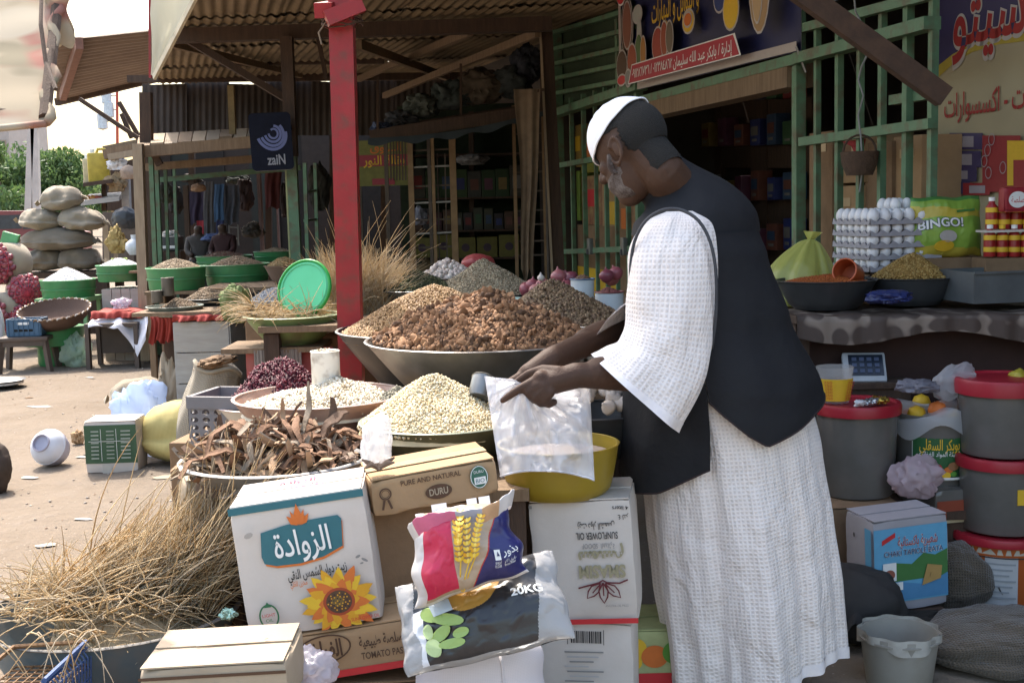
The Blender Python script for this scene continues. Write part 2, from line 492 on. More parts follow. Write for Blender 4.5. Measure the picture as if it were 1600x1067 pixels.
carton_white = mat('white carton',(.60,.545,.50),.7,(.52,.465,.415),6,.5,.06,70,dirt=((.42,.35,.28),.6,4))
carton_tan = mat('pale tan carton',(.37,.295,.215),.8,(.31,.245,.17),6,.5,.1,60,dirt=((.42,.33,.22),.4,5))
tape_m = mat('clear brown tape',(.48,.34,.2),.3,(.42,.3,.17),20)
steel = mat('dull steel',(.30,.30,.29),.42,(.17,.17,.165),7,.5,.08,30,metal=.75,dirt=((.14,.12,.10),.6,6))
dark_steel = mat('dark enamel',(.045,.05,.055),.4,(.03,.03,.032),10,.5,.05,40)
olive_metal = mat('olive metal',(.13,.13,.075),.45,(.085,.08,.05),9,.5,.1,30,metal=.3)
rust = mat('rusty steel',(.10,.055,.035),.8,(.05,.03,.022),14,.5,.25,60)
old_wood = mat('weathered wood',(.25,.17,.105),.85,(.13,.085,.05),6,.4,.3,30,aniso=(8,8,.8))
dark_wood = mat('dark timber',(.085,.05,.032),.85,(.04,.025,.018),6,.4,.3,30,aniso=(8,8,.8))
pale_wood = mat('bleached timber',(.40,.31,.21),.85,(.24,.17,.11),6,.4,.3,30,aniso=(8,8,.8))
green_paint = mat('green painted steel',(.115,.215,.125),.55,(.075,.15,.085),10,.5,.12,40,dirt=((.11,.075,.045),.95,13))
red_paint = mat('red painted steel',(.35,.02,.024),.45,(.25,.014,.018),6,.45,.12,40,dirt=((.13,.045,.03),.9,17))
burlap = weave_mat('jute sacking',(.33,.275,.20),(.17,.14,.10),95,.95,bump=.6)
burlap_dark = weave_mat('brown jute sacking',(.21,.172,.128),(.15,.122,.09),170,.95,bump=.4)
poly_yellow = weave_mat('yellow woven plastic',(.52,.43,.17),(.34,.27,.10),150,.6,bump=.3,sat=.05)
poly_white = weave_mat('white woven plastic',(.62,.58,.60),(.55,.51,.54),330,.6,bump=.12,sat=.05)
green_tub = mat('green plastic tub',(.05,.24,.085),.42,(.04,.19,.065),6,.5,.04,40,dirt=((.13,.16,.10),.4,7))
film_white = film_mat('thin white plastic film',(.82,.83,.86),.5)
film_clear = film_mat('thin clear plastic film',(.80,.82,.86),.4)
film_blue = film_mat('bluish white plastic film',(.55,.66,.88),.8)
black_void = mat('soot black',(.012,.011,.010),.9)

# ================================================================== SETTING
def ground_h(x,y):
    return 0.018*noise.noise(Vector((x*.9,y*.9,0))) + 0.010*noise.noise(Vector((x*3.1,y*3.1,4))) + .009*noise.noise(Vector((x*7,y*6,9)))
def ground_mat():
    m = bpy.data.materials.new('sandy earth');m.use_nodes = True
    N,L = m.node_tree.nodes,m.node_tree.links
    b = N['Principled BSDF'];b.inputs['Roughness'].default_value = .95;b.inputs['Specular IOR Level'].default_value = .1
    tc = N.new('ShaderNodeTexCoord')
    def nz(s,d=6):
        n = N.new('ShaderNodeTexNoise');n.inputs['Scale'].default_value = s;n.inputs['Detail'].default_value = d;n.inputs['Roughness'].default_value = .65
        L.new(tc.outputs['Object'],n.inputs['Vector']);return n
    def ramp(src,p0,c0,p1,c1):
        r = N.new('ShaderNodeValToRGB');e = r.color_ramp.elements
        e[0].position,e[1].position = p0,p1;e[0].color,e[1].color = (*c0,1),(*c1,1);L.new(src,r.inputs[0]);return r.outputs[0]
    def mix(f,a,c):
        x = N.new('ShaderNodeMixRGB');L.new(f,x.inputs[0]);L.new(a,x.inputs[1])
        if isinstance(c,tuple): x.inputs[2].default_value = (*c,1)
        else: L.new(c,x.inputs[2])
        return x.outputs[0]
    base = ramp(nz(1.1).outputs['Fac'],.32,(.166,.132,.100),.68,(.200,.163,.128))
    c1 = mix(ramp(nz(7).outputs['Fac'],.50,(0,0,0),.72,(.55,)*3),base,(.20,.167,.14))
    c2 = mix(ramp(nz(60,3).outputs['Fac'],.60,(0,0,0),.75,(.7,)*3),c1,(.12,.093,.073))
    vo = N.new('ShaderNodeTexVoronoi');vo.inputs['Scale'].default_value = 26;L.new(tc.outputs['Object'],vo.inputs['Vector'])
    c3 = mix(ramp(vo.outputs['Distance'],.07,(.8,)*3,.13,(0,0,0)),c2,(.31,.265,.225))
    L.new(c3,b.inputs['Base Color'])
    bp = N.new('ShaderNodeBump');bp.inputs['Strength'].default_value = .6;bp.inputs['Distance'].default_value = .03
    L.new(nz(14,8).outputs['Fac'],bp.inputs['Height']);L.new(bp.outputs[0],b.inputs['Normal'])
    return m
xs = sorted(set([-300,-150,-70,-35,-18,-11] + [round(-8 + .08*i,3) for i in range(140)] + [4.5,7,12,25,60,150,300]))
ys = sorted(set([-120,-50,-20,-8,-3,0] + [round(1.6 + .08*i,3) for i in range(200)] + [20,26,36,60,120,250,600]))
mb = MB();gv = [(x,y,ground_h(x,y) if -8 <= x <= 3.2 and 1.6 <= y <= 17.5 else 0.0) for y in ys for x in xs]
nx = len(xs)
mb.add(gv,[(j*nx + i,j*nx + i + 1,(j + 1)*nx + i + 1,(j + 1)*nx + i) for j in range(len(ys) - 1) for i in range(nx - 1)],ground_mat())
g = mb.build('ground',smooth=170);tag(g,'sunlit sandy earth of the market street','ground',kind='structure')

# pebbles and crumbs on the earth
pp = []
for _ in range(900):
    x,y = random.uniform(-5.5,-0.6),4.2 + 9*random.random() ** 1.3
    pp.append((x,y,ground_h(x,y) + .002))
pe = link('pebbles',scatter_mesh('pebbles',[lump(1,1,.8,.5,.2,s) for s in range(3)],pp,
     [mat('pebble pale',(.52,.43,.35),.9),mat('pebble brown',(.33,.23,.16),.9),mat('pebble grey',(.38,.33,.29),.9)],.003,.011,.5))
tag(pe,'small pebbles and crumbs strewn over the sandy earth','pebbles',kind='stuff')
paper = mat('waste paper',(.42,.38,.345),.8,(.33,.29,.26),20)
def scrap(px,py,w,label,colr=None):
    p = atz(px,py,0.012);p.z = ground_h(p.x,p.y) + .003
    s = random.Random(px)
    ph = [s.uniform(.65,1.25) for _ in range(9)]
    mb = MB();pts = [(w*ph[i]*math.cos(i*.698),w*.5*ph[i]*math.sin(i*.698),.003*s.random()) for i in range(9)]
    mb.add([(0,0,.006)] + pts,[(0,1 + i,1 + (i + 1) % 9) for i in range(9)],colr or paper)
    mb.add([(x*.96,y*.96,z - .002) for x,y,z in [(0,0,.004)] + pts],[(0,1 + (i + 1) % 9,1 + i) for i in range(9)],colr or paper)
    o = mb.build('paper_scrap',loc=p,rot=(0,0,s.uniform(-.5,.5)))
    tag(o,label,'litter','paper scraps on the earth')
scrap(45,741,.07,'flat white paper scrap on the earth just beside the big brown stone')
scrap(62,632,.10,'long white paper scrap on the earth in front of the brown stool')
scrap(128,711,.05,'small white scrap on the earth between the grey ball and green carton')
scrap(140,589,.06,'white paper scrap lying in front of the white cloth table')
scrap(44,618,.04,'dark brown scrap on the earth in front of the brown stool',kraft_dark)
scrap(128,930 - 120,.05,'pale scrap on the earth below the green carton')
scrap(72,850,.05,'pale scrap on the earth behind the basin of dry grass')
scrap(265,742,.09,'pale cardboard scrap on the earth under the yellow sack',carton_tan)

# ------------------------------------------------------------------ far street: trees, poles, building, van
bark_m = mat('tree bark',(.12,.085,.055),.9)
leafs = [mat('leaf green a',(.11,.19,.055),.6,tsl=.35),mat('leaf green b',(.16,.24,.08),.6,tsl=.35),mat('leaf green c',(.08,.14,.05),.6,tsl=.3)]
def tree(label,base,hgt,rx,n,seed):
    t = thing('tree',label,'tree',base,group='trees at the end of the street')
    rr = random.Random(seed);mb = MB()
    mb.tube([(0,0,0),(.1,0,hgt*.25),(-.05,.1,hgt*.5)],[.28,.22,.14],bark_m,8)
    blobs = []
    for k in range(9):
        a = rr.uniform(0,6.28);q = (rx*rr.uniform(.15,.75)*math.cos(a),rx*rr.uniform(.15,.75)*math.sin(a),hgt*rr.uniform(.32,.86))
        mb.tube([(0,0,hgt*.3),(q[0]*.5,q[1]*.5,hgt*.3 + (q[2] - hgt*.3)*.6),q],[.10,.07,.03],bark_m,5)
        blobs.append((q,rx*rr.uniform(.28,.5)))
    mb.build('trunk',t,smooth=60)
    pos = []
    while len(pos) < n:
        q,r = blobs[rr.randrange(9)]
        d = Vector((rr.gauss(0,1),rr.gauss(0,1),rr.gauss(0,1))).normalized()*r*(rr.random() ** .4)
        pos.append((q[0] + d.x,q[1] + d.y,max(.4,q[2] + d.z*.85)))
    leaf = ([(-1,0,0),(0,-.45,.1),(1,0,0),(0,.45,.1)],[(0,1,2,3)])
    o = link('crown',scatter_mesh('crown',[leaf],pos,leafs,.07,.17),t);o['kind'] = 'stuff'
def gbase(px,Y): p = at(px,400,Y);p.z = 0;return p
tree('broad green tree behind the twin concrete poles',gbase(25,52),at(30,205,52).z,3.4,16000,1)
tree('lower green tree beside the jute sack pile, beyond the twin poles',gbase(88,60),at(88,248,60).z,2.4,11000,2)
tree('dark green tree low against the sky at the street end',gbase(-30,58),at(-30,215,58).z,3.2,8000,3)
tree('small pale green tree just above the jute sack pile',gbase(140,75),at(140,268,75).z,2.6,7000,4)
conc = mat('pale concrete',(.50,.45,.41),.85,(.40,.36,.33),3)
t = thing('power_pole','twin pale concrete power pole with cross arm against the trees','power pole',gbase(42,40))
for a,b,nm in ((38,50,'pole'),(56,54,'pole')):
    p0 = at(a,345,40) - t.location;p1 = at(b,190,40) - t.location;p0.z = 0
    MB().bar(p0,p1,.22,.18,conc).build(nm,t)
c0 = at(30,199,40) - t.location;c1 = at(74,194,40) - t.location
MB().bar(c0,c1,.12,.12,conc).build('cross_arm',t)
for k in range(4):
    q = c0.lerp(c1,(k + .2)/3.4)
    MB().lathe([(.05,0),(.09,.08),(.04,.14),(.09,.2),(0,.26)],mat('brown insulator',(.14,.08,.06),.3),8,Matrix.Translation(q)).build('insulator',t)
MB().bar(c0.lerp(c1,.5),at(52,260,40) - t.location,.14,.12,conc).build('brace',t)
MB().bar(at(45,250,40) - t.location,at(57,250,40) - t.location,.1,.1,conc).build('brace',t)
o = MB();p = gbase(-2,38);o.bar((0,0,0),(0,0,at(0,240,38).z),.2,.18,conc);tag(o.build('concrete_post',loc=p),'single pale concrete post beside the dark tree','post')
# building beyond the trees
bl = thing('building','tall pale pink building behind the trees','building',gbase(-5,95))
wallp = mat('pink plaster',(.42,.36,.33),.9,(.36,.31,.28),2)
hz = at(0,150,95).z
MB().box((0,4,hz/2),(3.2,8,hz),wallp).build('wall',bl)
for k in range(3):
    f = MB().box((1.0 - k*1.0,-.02,hz - 4.0),(.7,.12,1.3),carton_tan).build('window',bl)
    MB().box((1.0 - k*1.0,-.1,hz - 4.0),(.55,.05,1.1),dark_steel).build('pane',f)
MB().box((0,3.9,hz + .15),(3.5,8.4,.3),conc).build('roof',bl)
# red van parked at the end of the street
vb = atz(30,368,0) ;vb = gbase(40,36)
van = thing('parked_van','dusty red van parked in front of the far trees','van',vb)
vm = mat('dusty red car paint',(.20,.05,.05),.4,(.15,.04,.04),5)
body = [(-1.7,.35),(1.7,.35),(1.7,.85),(1.0,.95),(.6,1.5),(-1.6,1.55),(-1.7,.95)]
mb = MB();mb.add([(x,-.8,z) for x,z in body] + [(x,.8,z) for x,z in body],[tuple(range(6,-1,-1))[::-1],tuple(range(13,6,-1))] + [(i,(i + 1) % 7,7 + (i + 1) % 7,7 + i) for i in range(7)],vm)
bo = mb.build('body',van)
for x in (-1.0,-.1): MB().box((x,-.805,1.2),(.75,.02,.4),dark_steel).build('window',van)
MB().add([(.3,-.806,.98),(.95,-.806,.98),(.6,-.806,1.4),(.3,-.806,1.4)],[(0,1,2,3)],dark_steel).build('window',van)
for x in (-1.0,1.0):
    for y in (-.78,.78):
        w = MB().lathe([(0,-.09),(.3,-.09),(.33,0),(.3,.09),(0,.09)],mat('tyre rubber',(.02,.02,.02),.8),20,Matrix.Translation((x,y,.33)) @ Matrix.Rotation(R(90),4,'X')).build('wheel',van)
        MB().lathe([(0,-.11),(.17,-.10),(0,.1)],steel,14,Matrix.Translation((x,y,.33)) @ Matrix.Rotation(R(90),4,'X')).build('rim',w)
MB().box((1.71,-.55,.7),(.04,.25,.14),white_ink).build('headlight',van)
# red mast far away with dish panels
ms = thing('radio_mast','thin red radio mast with pale antennas in the sky','mast',gbase(186,70))
top = at(183,143,70) - ms.location
mm = mat('red mast paint',(.50,.08,.05),.6)
MB().tube([(0,0,0),top],.09,mm,6).build('pole',ms)
for k,(px,py) in enumerate(((166,150),(170,172),(160,190))):
    q = at(px,py,70) - ms.location
    MB().lathe([(0,-.5),(.3,-.4),(.3,.4),(0,.5)],mat('antenna white',(.6,.65,.7),.5),10,Matrix.Translation(q)).build('antenna',ms)
    MB().bar(q,Vector((top.x*q.z/top.z,0,q.z)),.06,.06,steel).build('bracket',ms)

# ------------------------------------------------------------------ the shop line on the right: a plane that runs away to the left
SFD = Vector((-.2275,.9738,0));SFN = Vector((-.9738,-.2275,0));SFO = Vector((2.824,0,0))
def sf(Y,z,off=0.0): return Vector((2.824 - .2336*Y,Y,z)) + SFN*off
def on_sf(px,py,off=0.0):
    d = ray(px,py);p0 = SFO + SFN*off - Vector((0,0,CAM_H))
    t = p0.dot(SFN)/d.dot(SFN)
    return Vector((d.x*t,d.y*t,CAM_H + d.z*t))
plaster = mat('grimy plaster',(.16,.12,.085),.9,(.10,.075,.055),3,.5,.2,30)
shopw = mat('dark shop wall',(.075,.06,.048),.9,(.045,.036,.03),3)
def room(name,label,Y0,Y1,deep,zt,wall,cat='building'):
    t = thing(name,label,cat)
    def slab(a,b,z0,z1,nm,th=.06):
        d = (b - a);d.z = 0;n = Vector((-d.y,d.x,0)).normalized()*th
        vs = [a,b,b + n,a + n]
        MB().add([(v.x,v.y,z0) for v in vs] + [(v.x,v.y,z1) for v in vs],BOXF,wall).build(nm,t)
    a,b,c,d = sf(Y0,0,0),sf(Y1,0,0),sf(Y1,0,-deep),sf(Y0,0,-deep)
    slab(c,d,0,zt,'back_wall');slab(b,c,0,zt,'side_wall');slab(d,a,0,zt,'side_wall')
    MB().add([(v.x,v.y,zt + .01) for v in (a,b,c,d)] + [(v.x,v.y,zt + .07) for v in (a,b,c,d)],BOXF,wall).build('ceiling',t)
    return t
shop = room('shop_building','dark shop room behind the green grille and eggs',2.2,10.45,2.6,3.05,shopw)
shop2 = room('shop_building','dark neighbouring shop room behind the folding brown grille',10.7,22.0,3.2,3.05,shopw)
# lintel boards closing the wall above the shop openings
for (y0,y1,z0,z1) in ((2.2,10.45,2.75,3.3),(10.7,22.0,2.85,3.3)):
    a,b = sf(y0,0,0),sf(y1,0,0)
    MB().add([(v.x,v.y,z0) for v in (a,b,b - SFN*.08,a - SFN*.08)] + [(v.x,v.y,z1) for v in (a,b,b - SFN*.08,a - SFN*.08)],BOXF,plaster).build('lintel',shop if y0 < 5 else shop2)

# green steel grille, right of the opening
gr = thing('shop_grille','green steel bar grille beside the shop sign, cartons behind it','grille')
def sfbar(root,p,q,w,nm,m=green_paint,off=0.0,h=None):
    a,b = on_sf(*p,off),on_sf(*q,off)
    MB().bar(a,b,w,h or w,m).build(nm,root)
for px,w,o in ((1248,.05,.01),(1277,.026,0),(1311,.03,0),(1344,.026,0),(1378,.028,0),(1418,.034,0),(1457,.03,.005)):
    a = on_sf(px,200,o);MB().box((a.x,a.y,1.25),(w,w,2.9 if px in (1248,1457) else 1.75),green_paint,(0,0,R(13))).build('bar' if px not in (1248,1457) else 'post',gr)
    if False: pass
sfbar(gr,(1250,92),(1457,36),.05,'rail',off=.022,h=.075)
sfbar(gr,(1250,46),(1457,-8),.04,'rail',off=.02)
sfbar(gr,(1253,222),(1457,193),.04,'rail',off=.02)
sfbar(gr,(1253,420),(1457,412),.04,'rail',off=.02)
sfbar(gr,(1395,157),(1457,147),.04,'rail',off=-.03)
# left part of the shopfront: lower grille and louvre slats
gl = thing('shop_grille','green steel grille under louvres behind the man in the white cap','grille')
for px,w in ((872,.075),(893,.03),(912,.032),(930,.026),(946,.03),(962,.026),(980,.03),(998,.05)):
    a = on_sf(px,200,0);MB().box((a.x,a.y,1.2 if px not in (872,998) else 1.45),(w,w,1.95 if px not in (872,998) else 2.9),green_paint,(0,0,R(13))).build('bar' if px not in (872,998) else 'post',gl)
sfbar(gl,(868,178),(1002,134),.06,'rail',off=.04,h=.09)
sfbar(gl,(868,260),(1002,236),.04,'rail',off=.03)
sfbar(gl,(868,394),(1002,388),.04,'rail',off=.03)
for k,(a,b) in enumerate(((-12,-62),(24,-24),(52,12),(78,42),(101,70),(124,96),(147,122))):
    sfbar(gl,(864,a),(1000,b),.03,'slat',off=.03,h=.05)
MB().bar(on_sf(966,30,.01),on_sf(968,150,.01),.05,.04,green_paint).build('stile',gl)
# dark green boards behind the louvres
lb = MB();A = [on_sf(862,-60,-.05),on_sf(1250,-190,-.05),on_sf(1250,60,-.05),on_sf(862,168,-.05)]
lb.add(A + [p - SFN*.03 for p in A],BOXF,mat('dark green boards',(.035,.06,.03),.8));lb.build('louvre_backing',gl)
# lintel beam under the banner
lt = thing('wooden_lintel','weathered wooden beam with green edge under the shop banner','beam')
sfbar(lt,(1000,158),(1250,92),.05,'green_edge',off=.03,h=.05)
sfbar(lt,(1000,176),(1250,117),.12,'beam',old_wood,off=-.02,h=.14)
# diagonal brown strut in front of the grille
st = MB();a,b = at(1225,-30,4.55),at(1475,152,4.55);st.bar(a,b,.075,.06,rust)
tag(st.build('diagonal_strut'),'dark rusty diagonal strut crossing above the green grille','strut')
# thin cable hanging over the grille
cb = MB();pts = [on_sf(*p,.09) for p in ((1333,-20),(1337,20),(1352,47),(1358,80),(1346,105),(1341,125),(1349,150),(1341,180),(1345,215),(1348,262),(1343,300))]
cb.tube(pts,.004,mat('grey cable',(.30,.30,.30),.6),6);tag(cb.build('electric_cable',smooth=60),'thin grey cable dangling in front of the green grille','cable')

# ------------------------------------------------------------------ awning over the stall (red post) and the neighbours' roofs
tin = mat('old corrugated iron',(.22,.175,.12),.6,(.13,.10,.07),3,.4,.1,20,metal=.25,dirt=((.10,.06,.035),.7,2.5))
tin_tan = mat('tan roof underside',(.25,.18,.10),.8,(.15,.105,.058),2.5,.45,.1,20,dirt=((.12,.075,.04),.6,3))
def corr_sheet(name,parent,a,b,c,d,m,pitch=.076,amp=.009,nl=6,along='ab'):
    """corrugated sheet on the quad a-b-c-d (ridges run from a to d), with a rolled edge thickness"""
    a,b,c,d = map(Vector,(a,b,c,d));n = (b - a).cross(d - a).normalized()
    w = (b - a).length;k = max(8,int(w/pitch*6));mb = MB()
    f = lambda u,v: (a.lerp(b,u)).lerp(d.lerp(c,u),v) + n*amp*math.sin(2*math.pi*u*w/pitch) + n*.012*noise.noise(Vector((u*4,v*3,w)))
    mb.grid(f,k,nl,m);mb.grid(lambda u,v: f(u,v) - n*.0015,k,nl,m,flip=True)
    return mb.build(name,parent,smooth=60)
aw = thing('stall_awning','tin roofed stall awning carried by a square red post','awning')
EDGE = lambda Y: -.40 - .2336*(Y - 4)              # street-side edge of the roof over the stall
ya = 3.35  # unseen near end cut back so sunlit earth brightens the stall
while ya < 7.0:
    yb = min(ya + .88,7.05)
    corr_sheet('corrugated_sheet',aw,(EDGE(ya),ya,2.86),(EDGE(yb + .06),yb + .06,2.87),sf(yb + .06,3.09,.02),sf(ya,3.08,.02),tin)
    ya = yb
for y in (3.6,4.28,6.3):
    MB().bar((EDGE(y) - .02,y,2.79),sf(y + .2,3.0,.06),.06,.08,dark_wood).build('rafter',aw)
MB().bar((EDGE(3.35) + .05,3.35,2.80),(EDGE(6.4) + .05,6.4,2.80),.07,.09,dark_wood).build('beam',aw)
# the red post: square tube with a welded bracket at its head
pb = at(548,520,4.28);pt_ = at(533,-20,4.28)
pb2 = pb + (pb - pt_)*((pb.z - 0.0)/(pt_.z - pb.z));ptop = pb + (pt_ - pb)*((2.78 - pb.z)/(pt_.z - pb.z))
post = MB();post.bar(pb2,ptop,.082,.082,red_paint)
po = post.build('post',aw);po['label'] = 'square red painted steel post with a sunlit edge'
bk = at(520,18,4.2)
MB().bar(bk + V(-.02,-.03,-.03),bk + V(.10,.0,.02),.05,.05,red_paint).build('bracket',po)
MB().bar(bk + V(-.03,-.02,.0),bk + V(-.02,.3,.06),.05,.06,red_paint).build('bracket',po)
wm = MB();q = at(533,40,4.22)
for k in range(5): wm.tube([q + V(.07*math.cos(a*.7 + k),.06*math.sin(a*.7 + k) + .03,.01*k + .012*math.sin(a*1.7 + k)) for a in range(10)],.003,rust,5)
wm.tube([q + V(-.04,-.02,.02),q + V(-.07,-.05,-.03),q + V(-.06,-.06,-.07)],.003,old_wood,5)
wm.build('binding_wire',po)

# neighbour's big awning: tan sheets seen from below, beams, posts
nb = thing('market_awning','wide tan tin awning on dark timber beams beyond the red post','awning')
XL = lambda Y: at(243,60,Y).x if Y > 9 else -.36 - .2336*(Y - 4) - .95
def roof_z(Y): return 2.62 + (Y - 6.6)*.028
ys_ = [6.7,8.6,10.5,12.4,14.2]
for y0,y1 in zip(ys_[:-1],ys_[1:]):
    xa0,xa1 = XL(y0),XL(y1 + .4)
    nsh = 4
    for k in range(nsh):
        u0,u1 = k/nsh,(k + 1)/nsh + .015
        A0,B0 = Vector((xa0,y0,0)),sf(y0,0,-.05);A1,B1 = Vector((xa1,y1 + .4,0)),sf(y1 + .4,0,-.05)
        L0 = lambda u: A0.lerp(B0,u);L1 = lambda u: A1.lerp(B1,u)
        pts = [L0(u0),L0(u1),L1(u1),L1(u0)]
        zz = [roof_z(y0),roof_z(y0),roof_z(y1 + .4) + .02,roof_z(y1 + .4) + .02]
        corr_sheet('corrugated_sheet',nb,*[Vector((p.x,p.y,z + .01*k)) for p,z in zip(pts,zz)],tin_tan)
for px0,py0,px1,py1,Y,w in ((240,58,862,38,9.0,.10),(200,124,862,118,13.9,.08),(236,100,600,96,12.3,.05)):
    MB().bar(at(px0,py0,Y),at(px1,py1,Y),w,w,dark_wood).build('beam',nb)
for (a,b,w) in (((560,70,9.1),(700,122,13.8),.07),((735,50,9.1),(560,124,13.8),.06),((840,52,9.2),(600,150,13.6),.06),((250,64,9.1),(470,118,13.8),.06)):
    MB().bar(at(*a),at(*b),w,w*.7,old_wood).build('rafter',nb)
MB().bar(at(282,56,9.05),at(452,158,9.3),.05,.05,dark_wood).build('brace',nb)
MB().bar(at(497,60,9.3),at(510,125,9.3),.03,.03,dark_wood).build('hanger',nb)
# pale battens under the roof
for (a,b) in (((400,14,8.6),(520,10,8.6)),((560,10,8.6),(660,6,8.6))):
    MB().bar(at(*a),at(*b),.05,.05,pale_wood).build('batten',nb)
# posts of the neighbour's awning
p0,p1 = at(448,58,8.9),at(456,245,8.9);MB().bar(p0,p1,.085,.085,dark_wood).build('post',nb)
p2 = at(469,520,8.9);MB().bar(p1 + V(.0,0,.02),p2,.07,.07,green_paint).build('post',nb)
MB().bar(p1 + V(-.045,-.02,0),p2 + V(-.045,-.02,0),.012,.012,mat('worn yellow green edge',(.34,.36,.18),.6)).build('edge_strip',nb)
p0,p1 = at(853,30,9.6),at(874,440,9.6);MB().bar(p0,p1,.09,.07,dark_wood).build('post',nb)
MB().bar(p0 + V(-.05,-.05,0),p1 + V(-.055,-.05,0),.018,.02,pale_wood).build('edge_strip',nb)
MB().bar(at(361,134,12.0),at(364,212,12.0),.06,.06,mat('ochre timber',(.26,.18,.08),.8)).build('post',nb)
MB().bar(at(228,145,12.0),at(236,600,12.0),.11,.09,dark_wood).build('post',nb)

# sheet wall under the far beam with slits of sky above
sw = thing('sheet_wall','dark rusty sheet wall under the tan awning with slits of light','wall')
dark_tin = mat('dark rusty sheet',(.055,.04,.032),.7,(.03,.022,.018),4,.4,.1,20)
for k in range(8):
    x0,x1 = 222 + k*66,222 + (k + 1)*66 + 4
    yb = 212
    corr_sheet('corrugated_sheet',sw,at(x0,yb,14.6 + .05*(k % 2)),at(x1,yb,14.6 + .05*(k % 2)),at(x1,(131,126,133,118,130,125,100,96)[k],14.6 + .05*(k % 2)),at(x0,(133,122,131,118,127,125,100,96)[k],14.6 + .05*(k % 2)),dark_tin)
# timber frame behind
for px in (228,300,420,520,600): MB().bar(at(px,128,14.75),at(px,470,14.75),.07,.07,dark_wood).build('stud',sw)
# stall back, dark board wall below
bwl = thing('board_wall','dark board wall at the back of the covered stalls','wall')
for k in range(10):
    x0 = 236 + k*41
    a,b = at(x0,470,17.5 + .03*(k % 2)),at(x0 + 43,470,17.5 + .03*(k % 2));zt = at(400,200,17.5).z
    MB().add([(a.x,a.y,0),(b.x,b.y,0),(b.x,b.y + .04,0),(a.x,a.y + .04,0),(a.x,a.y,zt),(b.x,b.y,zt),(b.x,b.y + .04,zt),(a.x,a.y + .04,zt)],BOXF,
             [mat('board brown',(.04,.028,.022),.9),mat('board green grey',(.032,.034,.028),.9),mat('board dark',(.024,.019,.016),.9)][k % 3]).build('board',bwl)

# plank lean-to roof of the covered stalls
lean = thing('lean_to_roof','sagging lean-to roof of pale boards over the grain stalls','roof')
for k in range(9):
    x0,x1 = 214 + k*21.5,214 + (k + 1)*21.5 - 1.5
    dz = random.uniform(-3,3)
    a,b = at(x0,232 - k*1.6 + dz,11.2),at(x1,231 - k*1.6 + dz,11.2);c,d = at(x1 + 3,214 - k*1.2,14.3),at(x0 + 3,215 - k*1.2,14.3)
    MB().add([p for p in (a,b,c,d)] + [p + V(0,0,.035) for p in (a,b,c,d)],BOXF,[old_wood,pale_wood,mat('grey boards',(.26,.20,.14),.85)][k % 3]).build('plank',lean)
for (a,b,w,m) in (((212,238,11.1),(400,222,11.1),.10,old_wood),((225,262,11.6),(430,246,11.6),.07,old_wood),((236,232,11.2),(250,258,11.2),.06,dark_wood),((240,282,12.5),(470,262,12.5),.05,green_paint)):
    MB().bar(at(*a),at(*b),w,w*.8,m).build('beam',lean)
for px,py,w,m,Y in ((216,225,.085,pale_wood,11.0),(236,245,.04,green_paint,11.4),(244,255,.045,green_paint,11.6),(290,290,.05,dark_wood,13.0)):
    a = at(px,py,Y);b = at(px + 8,480,Y);MB().bar(a,(b.x,b.y,0.02),w,w,m).build('post',lean)

# left: cream fascia sheet, brown tin awning, printed cloth canopy
fs_ = thing('fascia_sheet','cream corrugated sheet hanging sunlit from the awning corner','sheet')
cream = mat('cream fibreglass sheet',(.78,.74,.60),.5,(.70,.66,.52),3,tsl=.6)
a,b,c,d = at(237,118,6.6),at(246,118,6.55),at(345,-75,5.75),at(236,-75,6.6)
corr_sheet('corrugated_sheet',fs_,a,b,c,d,cream,.06,.004)
MB().bar(at(235,122,6.62),at(234,-60,6.62),.014,.014,red_paint).build('edge_strip',fs_)
MB().bar(at(241,121,6.55),at(342,-75,5.77),.03,.016,mat('chalky edge',(.60,.52,.38),.8)).build('edge_strip',fs_)
tw = thing('tin_awning','sloping brown corrugated awning beside the patterned cloth canopy','awning')
tb = mat('brown corrugated iron',(.21,.15,.11),.7,(.14,.095,.07),2,.4,.1,12)
for k in range(3):
    u0,u1 = k/3,(k + 1)/3 + .02
    L = lambda p,q,u: p.lerp(q,u)
    A,B,C_,D = at(88,158,21),at(246,120,20.5),at(246,48,17),at(88,66,17.2)
    # ridges run across the picture, so the quad is turned
    corr_sheet('corrugated_sheet',tw,L(A,D,u0),L(A,D,u1),L(B,C_,u1),L(B,C_,u0),tb,.22,.03)
MB().bar(at(88,160,20.9),at(248,122,20.4),.12,.10,dark_wood).build('beam',tw)
MB().bar(at(98,150,20.2),at(124,68,16.9),.16,.10,mat('reddish timber',(.20,.09,.06),.8)).build('rafter',tw)
for a,b in (((124,155,13.4),(216,216,13.4)),((190,178,13.6),(206,216,13.6)),((186,160,13.8),(216,212,13.8))):
    MB().bar(at(*a),at(*b),.045,.045,dark_wood).build('brace',tw)
# its pole stands out of the picture on the left
pz = at(-40,170,13.4);MB().bar(at(90,60,17.1),at(-40,75,17.2),.1,.1,old_wood).build('beam',tw);pz = at(-40,75,17.2);MB().bar((pz.x,pz.y,0),(pz.x,pz.y,pz.z),.09,.09,old_wood).build('post',tw)
